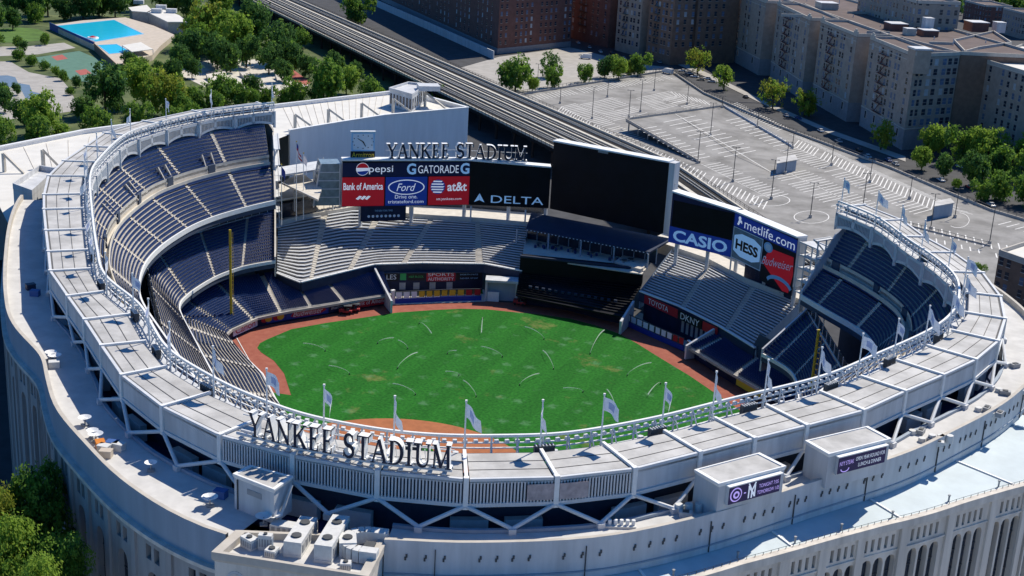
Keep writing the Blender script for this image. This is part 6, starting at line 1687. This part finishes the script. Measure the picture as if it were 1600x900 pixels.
# swimming pool on its raised deck
PD = [at(x, y, 2.6) for x, y in ((80,39),(128,32),(196,27),(240,40),(272,54),(250,72),(238,86),(182,102),(146,70))]
SP = thing('swimming_pool', 'bright turquoise swimming pool with a small pool beside it on a raised deck', 'swimming pool')
b = MB(); b.prism(PD, -.3, 2.6); b.build('pool_deck', 'pool_deck', SP)
def pool(pxs, nm):
    P = [at(x, y, 2.6) for x, y in pxs]; c = sum(P, Vector())/len(P)
    b = MB(); b.face([Vector((p.x, p.y, 2.68)) for p in P[::-1]]); b.build(nm, 'pool_water', SP); rim([p+(p-c).normalized()*1.2 for p in P], 2.55, 2.75, 1.0, 'ad_sky', nm+'_edge', 0, SP)
pool(((88,41),(178,31.5),(222,53),(150,65)), 'pool_water'); pool(((154,71),(182,69.5),(203,81),(171,84)), 'small_pool_water')
for a, c, m_ in (((78,38),(148,69),'blue_board'), ((147,70),(182,103),'brick_brown')):
    p, q_ = at(*a, 0), at(*c, 0); fr = Frame(at(*a, 2.6), at(*c, 2.6)); b = MB(); b.obox(fr.p(0, -.3, 0), fr.u*fr.w, fr.n*.3, fr.up*4.0); b.build('deck_wall', m_, SP)
P = [at(x, y, 5.4) for x, y in ((191,71),(220,66),(239,77),(206,81))]
T_ = thing('shade_canopy', 'flat white shade canopy beside the small pool', 'canopy'); b = MB(); b.prism(P, 5.2, 5.5, True); b.build('canopy_top', 'roof_white', T_); b = MB(); [b.bar((p.x, p.y, 2.6), (p.x, p.y, 5.2), .25) for p in P]; b.build('canopy_post', 'white_steel', T_)
T_ = thing('play_float', 'red and white round water-play piece at the pool edge', 'pool toy'); p = at(145, 59, 2.8); b = MB(); b.tube((p.x, p.y, 2.7), (p.x, p.y, 3.2), 3.2, 2.8, 16); b.build('rim', 'white_paint', T_); b = MB(); b.tube((p.x, p.y, 3.2), (p.x, p.y, 3.8), 2.0, .6, 16); b.build('dome', 'ad_red', T_)
T_ = thing('pool_house', 'low tan pool house with white L-shaped roof and roof plant', 'building')
for px in (((202,12),(229,8),(236,16),(232,19),(207,17)), ((231,19),(246,12),(278,24),(292,34),(262,34))):
    P = [at(x, y, 6.5) for x, y in px]; b = MB(); b.prism(P, -.3, 6.1); b.build('house_wall', 'concrete', T_); c = sum(P, Vector())/len(P); b = MB(); b.prism([p+(p-c).normalized()*.8 for p in P], 6.1, 6.6, True); b.build('roof', 'roof_white', T_)
for (x, y) in ((217,6),(252,14),(268,20),(245,20)): p = at(x, y, 6.6); b = MB(); b.box((p.x, p.y, 6.6), 6, 4, 2.4, .5); b.build('roof_plant', 'panel_grey', T_)
# skate ramps
for i, px in enumerate((((302,107),(336,102),(338,108),(306,116)), ((338,102),(380,96),(383,102),(342,110)), ((322,122),(352,117),(356,122),(328,130)), ((430,122),(450,119),(455,125),(434,128)), ((374,118),(384,118),(392,126),(386,127)))):
    P = [at(x, y, 0) for x, y in px]; T_ = thing('skate_ramp', ('long pale skate ramp at the left end of the skate park', 'long pale skate ramp in the back row left of the tree shade', 'small pale skate ramp nearest the trees', 'pinkish skate box near the red track', 'small dark-sided skate wedge in the middle')[i], 'skate ramp')
    b = MB(); h = 3.0 if i < 2 else 2.0; A, B, Cc, D = P; up = Vector((0, 0, h)); b.face([A+up, B+up, Cc, D]); b.face([A, B, B+up, A+up]); b.face([A, A+up, D]); b.face([B, Cc, B+up]); b.build('ramp_body', 'concrete_pale', T_)
    b = MB(); b.bar(A+up, B+up, .5, .3); b.bar(A+up*1.35, B+up*1.35, .12); b.build('coping_rail', 'pole_dark', T_)
for i, (x, y) in enumerate(((93,45),(70,65),(245,70),(318,100),(452,0))):
    pass
# ================================================================== trees
def crown_mesh(seed, n_cl, n_lf, leaf, squash=.85, sparse=0.0):
    """unit-height crown: leaf-sized faces in clumps through an uneven volume"""
    r2_ = random.Random(seed); b = MB()
    lob = [(r2_.uniform(-.45, .45), r2_.uniform(-.45, .45), r2_.uniform(.25, .8), r2_.uniform(.3, .55)) for _ in range(7)]+[(0, 0, .5, .6)]
    for c in range(n_cl):
        L = r2_.choice(lob)
        while True:
            v = Vector((r2_.uniform(-1, 1), r2_.uniform(-1, 1), r2_.uniform(-1, 1)))
            if .25 < v.length < 1: break
        v = v.normalized()*(v.length**.45)
        cp = Vector((L[0]+v.x*L[3], L[1]+v.y*L[3], L[2]+v.z*L[3]*squash)); cr = r2_.uniform(.06, .15)
        b.cur = 0 if r2_.random() < .62 else (1 if r2_.random() < .6 else 2)
        for k in range(n_lf):
            w_ = Vector((r2_.gauss(0, 1), r2_.gauss(0, 1), r2_.gauss(0, .8)))*cr*.6
            p = cp+w_; nrm = (Vector((r2_.gauss(0, 1), r2_.gauss(0, 1), r2_.gauss(.6, .8)))*.55+v*.9).normalized()
            x = nrm.orthogonal().normalized(); y = nrm.cross(x); a = r2_.uniform(0, 6.28); x, y = x*math.cos(a)+y*math.sin(a), y*math.cos(a)-x*math.sin(a); s = leaf*r2_.uniform(.6, 1.3)
            b.face([p-x*s, p-y*s*.55, p+x*s, p+y*s*.55])
    return b
KIND = {'dark': ['leaf_dark', 'leaf_dark', 'leaf_mid'], 'mid': ['leaf_mid', 'leaf_dark', 'leaf_light'], 'light': ['leaf_light', 'leaf_mid', 'leaf_light'], 'gold': ['leaf_gold', 'leaf_light', 'leaf_mid']}
CRN = {}
def trunk_mb(seed):
    r2_ = random.Random(seed); b = MB(); b.tube((0, 0, -.02), (0, 0, .42), .05, .035, 8)
    for k in range(5):
        a = k*1.26+r2_.uniform(-.3, .3); b.tube((0, 0, .3+.03*k), (.38*math.cos(a), .38*math.sin(a), .62+.05*k), .026, .008, 6)
    b.tube((0, 0, .42), (.04, .02, .85), .035, .01, 6); return b
TRK = None
def tree(px, py, r, kind, big=False, label=None, sparse=False, tall=1.0, group=None, zz_=0):
    """crown centred on the mark (px, py) with mark radius r; stands on the ground"""
    global TRK
    g = at(px, py+r*.85, zz_); dist = (g-CAM).length; rad = r/FPX*dist; H_ = rad*1.95*tall
    key = (kind, big, sparse, rnd.randrange(3) if not big else rnd.randrange(100))
    if key not in CRN:
        b = crown_mesh(hash(str(key)) % 9999 if False else (sum(map(ord, kind))*7+key[3]*31+big), 520 if big else (110 if sparse else 260), 26 if big else 16, .036 if big else .060)
        CRN[key] = b.build('crown', KIND[kind], None)
        proto = CRN[key]
    else: proto = CRN[key]
    if big: g = at(px, py, 25.0); dist = (g-CAM).length; g.z = 0; rad = r/FPX*dist; H_ = 25.0+rad*.9
    T_ = thing('tree', label or 'tree', 'tree', (g.x, g.y, -.3+zz_), rnd.uniform(0, 6.28), group)
    c = proto.copy(); COL.objects.link(c); c.parent = T_; c.location = (0, 0, (25-rad*1.1 if big else H_*.12)); c.scale = (rad*1.1, rad*1.1, (rad*2.1 if big else H_*.82))
    if TRK is None: TRK = trunk_mb(3).build('trunk', 'bark', None); TRK.hide_render = False; t_ = TRK; first = True
    t_ = TRK.copy(); COL.objects.link(t_); t_.parent = T_; t_.scale = (H_*.55, H_*.55, H_)
    return T_
ADJ = {'dark': 'dark green', 'mid': 'mid-green', 'light': 'bright green', 'gold': 'yellow-green'}
def grove(lst, where, group, big=False, sparse=False):
    cnt = {}
    for q in lst: cnt[q[3]] = cnt.get(q[3], 0)+1
    i_ = {}
    for q in sorted(lst, key=lambda q: q[0]):
        k = q[3]; i_[k] = i_.get(k, 0)+1
        lab = ADJ[k]+' leafy tree '+where if cnt[k] == 1 else '%s %s tree from the left %s' % (nth(i_[k]-1), ADJ[k], where)
        tree(q[0], q[1], q[2], k, big, lab, sparse, group=group)
grove([(325,42,42,'gold'),(366,55,38,'light'),(300,78,28,'dark'),(402,42,34,'dark'),(432,72,32,'dark'),(456,92,25,'dark'),(280,95,22,'dark'),(340,85,26,'dark'),(470,60,16,'mid'),(385,85,24,'dark'),(360,92,24,'dark'),(420,95,24,'dark'),(312,62,26,'mid'),(445,112,18,'dark'),(268,112,18,'dark'),(300,108,16,'dark')], 'between the pool and the railway', 'trees between the pool and the railway')
grove([(505,128,36,'mid'),(541,128,22,'light'),(483,106,18,'dark'),(578,138,18,'mid'),(525,100,18,'dark'),(555,112,15,'dark'),(592,148,12,'light'),(462,146,20,'mid'),(440,152,16,'mid'),(688,150,15,'mid')], 'behind the white-roofed wing', 'trees behind the white-roofed wing')
grove([(165,146,38,'dark'),(226,136,34,'light'),(258,152,34,'gold'),(350,142,26,'mid'),(395,136,17,'dark'),(312,158,22,'mid'),(282,168,22,'mid'),(335,160,18,'mid'),(375,150,18,'mid'),(150,190,24,'mid'),(128,172,18,'dark'),(215,188,24,'mid'),(268,190,20,'mid'),(300,178,18,'mid'),(395,152,14,'mid'),(415,150,14,'mid')], 'in front of the sports courts', 'trees in front of the sports courts')
grove([(70,182,34,'light'),(38,178,20,'dark'),(8,158,20,'dark'),(-6,205,26,'mid'),(60,210,24,'mid'),(95,212,18,'light'),(150,210,14,'mid'),(27,140,9,'dark'),(4,140,10,'dark')], 'round the playground plaza', 'trees round the playground plaza')
grove([(20,10,26,'dark'),(75,4,24,'dark'),(130,8,26,'dark'),(180,8,22,'dark'),(250,-2,20,'dark'),(292,6,24,'dark'),(345,2,24,'mid'),(-8,28,24,'dark'),(55,22,16,'mid'),(110,20,14,'dark'),(160,14,12,'dark'),(50,12,24,'dark'),(100,16,18,'dark'),(155,4,24,'dark'),(212,2,18,'dark'),(270,10,16,'dark'),(20,32,16,'dark'),(-10,60,14,'mid'),(30,66,10,'mid'),(70,62,9,'mid')], 'along the top edge of the park', 'trees along the top edge of the park')
grove([(30,86,10,'mid'),(50,95,9,'mid'),(35,72,8,'dark'),(70,102,8,'mid'),(90,112,8,'light'),(100,118,9,'mid'),(118,128,9,'dark'),(110,142,7,'mid'),(205,96,14,'dark'),(225,102,13,'mid'),(250,108,12,'dark'),(190,112,10,'mid')], 'edging the green courts', 'small trees edging the green courts')
grove([(805,118,29,'mid'),(866,122,17,'mid'),(912,116,15,'mid'),(944,107,17,'dark'),(966,108,18,'light'),(1000,103,17,'mid'),(985,106,13,'gold'),(560,20,25,'mid'),(832,132,12,'light')], 'along the back edge of the car park', 'trees along the back edge of the car park')
grove([(862,104,20,'dark')], 'with thin spiky branches behind the car park', None, sparse=True)
grove([(1090,98,20,'gold'),(1131,122,21,'light'),(1207,150,23,'gold'),(1256,160,25,'gold'),(1376,214,23,'gold'),(1092,64,13,'mid')], 'on the pavement before the tan apartment block', 'street trees before the tan apartment block', sparse=True)
grove([(1456,222,26,'light'),(1490,192,26,'dark'),(1500,230,28,'mid'),(1440,248,20,'light'),(1540,238,30,'light'),(1576,262,28,'mid'),(1522,268,26,'dark'),(1562,292,24,'mid'),(1602,244,28,'light'),(1606,298,28,'mid'),(1474,262,18,'dark'),(1494,288,10,'light'),(1532,300,16,'mid'),(1550,262,22,'dark')], 'in the grove at the right edge', 'trees in the grove at the right edge')
grove([(1490,8,16,'dark'),(1580,6,18,'mid'),(1555,-4,16,'dark'),(1610,14,16,'mid'),(1520,2,10,'light')], 'beyond the roofs at the top right', 'trees beyond the roofs at the top right')
grove([(60,800,58,'mid'),(18,868,60,'light'),(98,880,48,'mid'),(-18,815,46,'gold'),(60,930,52,'light')], 'on the street at the foot of the facade', 'trees at the foot of the facade', big=True)
grove([(1527,424,12,'mid')], 'squeezed between the roof rim and the brown brick building', None)
bpy.data.objects.remove(TRK)
for o in CRN.values(): bpy.data.objects.remove(o)
# ================================================================== vehicles
def car(p, rz, m_, lab, group=None, van=False):
    T_ = thing('delivery_van' if van else 'parked_car', lab, 'van' if van else 'car', p, rz, group)
    L, W_, h = (6.4, 2.1, 2.7) if van else (4.5, 1.75, .85)
    if van:
        b = MB(); b.obox((-3.2, -1.05, .45), (4.6, 0, 0), (0, 2.1, 0), (0, 0, 2.4)); b.build('cargo_box', m_, T_); b = MB(); b.obox((1.42, -1.0, .45), (1.7, 0, 0), (0, 2.0, 0), (0, 0, 1.2)); b.obox((1.42, -.95, 1.65), (.9, 0, 0), (0, 1.9, 0), (0, 0, .6)); b.build('cab', m_, T_)
        b = MB(); b.obox((2.32, -.85, 1.62), (.12, 0, 0), (0, 1.7, 0), (0, 0, .55)); b.build('windscreen', 'dark_glass', T_); xs = (-2.0, 2.1); wy = 1.0
    else:
        sec = [(-2.2, .35, .55), (-2.15, .8, .9), (-1.0, .92, 1.0), (1.0, .88, .98), (2.1, .72, .85), (2.25, .4, .55)]
        b = MB()
        prof = [(-2.25, .35), (-2.2, .85), (-.9, .95), (1.0, .92), (2.1, .75), (2.25, .4)]
        for s in (-1, 1): b.face([Vector((x, s*.87, z)) for x, z in (prof if s > 0 else prof[::-1])])
        for i in range(6): a, c = prof[i], prof[(i+1) % 6]; b.face([Vector((a[0], -.87, a[1])), Vector((c[0], -.87, c[1])), Vector((c[0], .87, c[1])), Vector((a[0], .87, a[1]))])
        b.build('body', m_, T_)
        b = MB(); lo = [(-1.7, -.8), (.9, -.8), (.9, .8), (-1.7, .8)]; hi = [(-1.1, -.62), (.25, -.62), (.25, .62), (-1.1, .62)]
        for i in range(4): j = (i+1) % 4; b.face([(*lo[i], .9), (*lo[j], .9), (*hi[j], 1.42), (*hi[i], 1.42)])
        b.build('windows', 'dark_glass', T_); b = MB(); b.prism(hi, 1.40, 1.47); b.build('roof', m_, T_); xs = (-1.35, 1.4); wy = .8
    for x in xs:
        for s in (-1, 1): b = MB(); b.tube((x, s*wy-.1, .33), (x, s*wy+.1, .33), .33, .33, 12); b.build('wheel', 'tyre', T_)
    return T_
mat('car_white', (.70, .70, .70), .3, 0, spec=.5); mat('car_silver', (.40, .42, .44), .3, 0, spec=.5); mat('car_black', (.02, .02, .025), .3, 0, spec=.5); mat('car_blue', (.03, .07, .22), .3, 0, spec=.5); mat('car_red', (.42, .02, .03), .3, 0, spec=.5); mat('car_tan', (.40, .34, .25), .3, 0, spec=.5)
A_al = math.atan2(al.y, al.x)
car(at(915, 92, -.25), A_al+1.3, 'car_white', 'white box van parked alone on the grey lot behind the shrubs', van=True)
car(at(1043, 115, -.2), A_al+.6, 'car_white', 'small white van in the far corner of the car park', van=True)
CL = [(903,68,'white','at the foot of the dark brick building'),(921,75,'silver','second from the left behind the box van'),(938,82,'white','third from the left behind the box van'),(956,84,'black','fourth in the row behind the box van'),(974,92,'white','fifth in the row behind the box van'),(992,93,'blue','blue, behind the round shrubs'),(1012,95,'blue','right of the other blue one'),(1030,98,'silver','nearest the side-street corner'),
      (1066,112,'white','first in the row by the corner tree'),(1076,116,'silver','second in the row by the corner tree'),(1085,121,'white','third in the row by the corner tree'),(1095,126,'tan','fourth in the row by the corner tree'),(1105,124,'white','fifth in the row by the corner tree'),(1112,129,'silver','last in the row by the corner tree'),
      (1165,153,'black','in street shade by the second bay'),(1228,182,'silver','in street shade between two trees'),(1247,186,'blue','just right of the two street trees'),(1310,222,'silver','below the white door surround'),(1342,236,'black','left of the lone street tree'),(1388,252,'blue','at the corner of the tan block'),(1399,258,'silver','right at the street corner'),
      (1515,294,'red','bright red, under the grove'),(1470,283,'white','under the left side of the grove'),(1500,262,'white','bright roof, deep in the grove'),(1530,268,'white','second bright roof in the grove'),(1556,280,'silver','third roof in the grove'),(1548,322,'silver','at the right end of the street'),(1355,246,'white','halfway along the street kerb'),(1282,206,'white','beneath the third street tree')]
for k, (x, y, cc, lab) in enumerate(CL):
    car(at(x, y, -.24), A_al+rnd.uniform(-.06, .06)+(1.2 if 1060 < x < 1120 else 0), 'car_'+cc, '%s parked car %s' % (cc if cc != 'tan' else 'tan', lab.replace('bright red, ', '').replace('blue, ', '')), 'cars parked near the apartment blocks')
# ================================================================== rooftop plant and clutter on the ballpark deck
def unit(px, z, l, w_, h, rz, lab, m_='hvac', fans=2):
    p = at(*px, z); T_ = thing('rooftop_unit', lab, 'air handler', (p.x, p.y, z), rz)
    b = MB(); b.box((0, 0, 0), l, w_, h*.16); b.box((0, 0, h*.16), l*.98, w_*.98, h*.84); b.build('casing', m_, T_)
    for k in range(fans): b = MB(); x = l*(-.5+(k+.5)/fans); b.tube((x, 0, h), (x, 0, h+.18), w_*.28, w_*.28, 12); b.build('fan', 'pole_dark', T_)
    b = MB()
    for k in range(5): b.obox((-l/2+l*k/5+.08*l, -w_*.49-.05, h*.25), (l*.11, 0, 0), (0, .06, 0), (0, 0, h*.5))
    b.build('louver', 'pole_grey', T_)
    b = MB()
    for k in range(3): b.obox((l*.49, -w_*.4+w_*.27*k, h*.2), (.06, 0, 0), (0, w_*.2, 0), (0, 0, h*.6))
    b.build('access_door', 'band_grey', T_)
tz0 = tz-.85
ga = math.atan2(tw[2].y-tw[1].y, tw[2].x-tw[1].x)
unit((470, 850), tz0, 6.4, 2.1, 1.9, ga, 'long white air handler on the entrance tower roof, left of two')
unit((519, 855), tz0, 7.6, 2.1, 2.2, ga, 'long white air handler on the entrance tower roof, right of two')
unit((543, 862), tz0, 2.6, 2.0, 1.8, ga+.3, 'short white boxed unit beside the curved duct', fans=1)
unit((446, 829), tz0, 3.4, 1.6, .9, .2, 'flat white unit at the back of the tower roof', fans=0)
unit((390, 855), tz0, 1.9, 1.2, 1.3, -.3, 'small white condenser at the left corner of the tower roof', fans=1)
unit((415, 858), tz0, 1.6, .8, 1.9, .3, 'narrow upright condenser near the tower left corner', fans=1)
unit((425, 868), tz0, 1.3, 1.3, .9, .1, 'low condenser by the tower front parapet', fans=1)
unit((540, 889), tz0, 1.2, 1.0, .9, .4, 'small dark-grilled condenser at the tower front right corner', fans=1)
T_ = thing('curved_duct', 'fat white U-shaped duct on the right of the entrance tower roof', 'duct')
c = at(571, 862, tz0); b = MB(); n_ = 10
for k in range(n_): a0, a1 = math.pi*k/n_, math.pi*(k+1)/n_; b.bar(c+Vector((2.3*math.cos(a0+ga), 2.3*math.sin(a0+ga), .9)), c+Vector((2.3*math.cos(a1+ga), 2.3*math.sin(a1+ga), .9)), 1.3, 1.5)
for a0 in (0, math.pi): q_ = c+Vector((2.3*math.cos(a0+ga), 2.3*math.sin(a0+ga), .9)); d = Vector((math.sin(ga), -math.cos(ga), 0)); b.bar(q_, q_+d*2.0, 1.3, 1.5)
b.build('duct_body', 'hvac', T_); b = MB(); q_ = c+d*.5; b.box((q_.x, q_.y, tz0), 1.2, 1.2, 1.1, ga); b.build('duct_fan', 'pole_dark', T_)
def dish(px, z, lab, s=1.0):
    p = at(*px, z); T_ = thing('satellite_dish', lab, 'dish', (p.x, p.y, z), rnd.uniform(0, 6)); b = MB(); n_ = 14
    for k in range(n_):
        a0, a1 = 2*math.pi*k/n_, 2*math.pi*(k+1)/n_
        for r0, r1, z0_, z1_ in ((0, .5, 0, .08), (.5, 1.0, .08, .32)): b.face([(r0*s*math.cos(a0), r0*s*math.sin(a0), .9+z0_*s), (r1*s*math.cos(a0), r1*s*math.sin(a0), .9+z1_*s), (r1*s*math.cos(a1), r1*s*math.sin(a1), .9+z1_*s), (r0*s*math.cos(a1), r0*s*math.sin(a1), .9+z0_*s)])
    b.build('reflector', 'white_paint', T_); b = MB(); b.tube((0, 0, 0), (0, 0, .92), .1); b.box((0, 0, 0), .9, .9, .15); b.build('stand', 'pole_grey', T_)
for i, (x, y, s, lab) in enumerate(((80,561,.9,'white dish at the left end of the parapet clutter'),(86,566,1.0,'larger white dish beside the left-most parapet dish'),(133,664,.9,'white dish on the parapet, alone above the coloured crates'),(145,684,.8,'upper white dish beside the coloured crates'),(150,690,1.0,'lower white dish beside the coloured crates'),(236,735,.8,'white antenna dish on a mast over the lit deck strip'),(328,790,1.0,'white dish left of the tower steps'),(412,820,1.0,'white dish just behind the tower roof left part'),(430,818,.9,'white dish behind the tower roof, beside the hut'))): dish((x, y), DZ+.05, lab, s)
for i, (x, y, m_, lab) in enumerate(((157,700,'ad_orange','orange crate in the pile on the left parapet deck'),(163,706,'hvac','white crate in the pile on the left parapet deck'),(176,700,'bin_blue','blue bin in the pile on the left parapet deck'),(166,714,'pool_deck','tan crate nearest the camera in the parapet pile'),(186,703,'hvac','pale crate at the right of the parapet pile'),(85,574,'hvac','pale crate under the left parapet dishes'),(345,777,'bin_blue','dark blue bins beside the left hut'),(55,462,'bin_blue','dark blue machine in the deep deck shade on the left'),(48,452,'navy_soft','small dark machine in the deck shade above the blue one'))):
    p = at(x, y, DZ); T_ = thing('storage_crate', lab, 'crate', (p.x, p.y, DZ), rnd.uniform(0, 3)); b = MB(); b.box((0, 0, 0), 1.5, 1.1, .9); b.build('crate_body', m_, T_); b = MB(); b.box((0, 0, .9), 1.58, 1.18, .12); b.build('lid', m_, T_)
for i, (x, y, lab) in enumerate(((966,823,'long white pipe manifold on the near deck edge'),)):
    p = at(x, y, DZ); T_ = thing('pipe_manifold', lab, 'pipework', (p.x, p.y, DZ), .45); b = MB(); b.box((0, 0, 0), 4.2, 1.2, .3); b.build('skid', 'hvac', T_)
    for k in range(6): b = MB(); b.tube((-1.8+.72*k, 0, .3), (-1.8+.72*k, 0, .95), .24); b.build('valve', 'white_paint', T_)
for i, (x, y, lab) in enumerate(((1060,800,'cluster of white tanks left of the lower message-board hut'),(1455,690,'cluster of grey tanks right of the upper message-board hut'),(1425,678,'small grey fan unit by the upper hut'),(1440,690,'low fan unit between the upper hut and the grey tanks'),(1548,650,'grey fan unit near the right deck corner'),(1560,612,'pair of grey units on the right deck'),(1572,572,'small unit on the right deck under the roof corner'),(1528,642,'low vent on the right deck strip'),(1600,615,'grey unit at the far right deck parapet'))):
    p = at(x, y, DZ); T_ = thing('rooftop_unit', lab, 'roof plant', (p.x, p.y, DZ), rnd.uniform(0, 1.5)); big = i < 2
    for k in range(3 if big else 1):
        b = MB(); b.tube((k*1.2, .4*k % 1, 0), (k*1.2, .4*k % 1, 1.1 if big else .6), .55, .5, 12); b.build('tank', 'hvac', T_)
    b = MB(); b.box((.9, -1.0, 0), 1.6, .9, .7); b.build('casing', 'hvac' if big else 'pole_grey', T_); b = MB(); b.box((.9, -1.0, .7), .8, .6, .12); b.build('fan', 'pole_dark', T_)
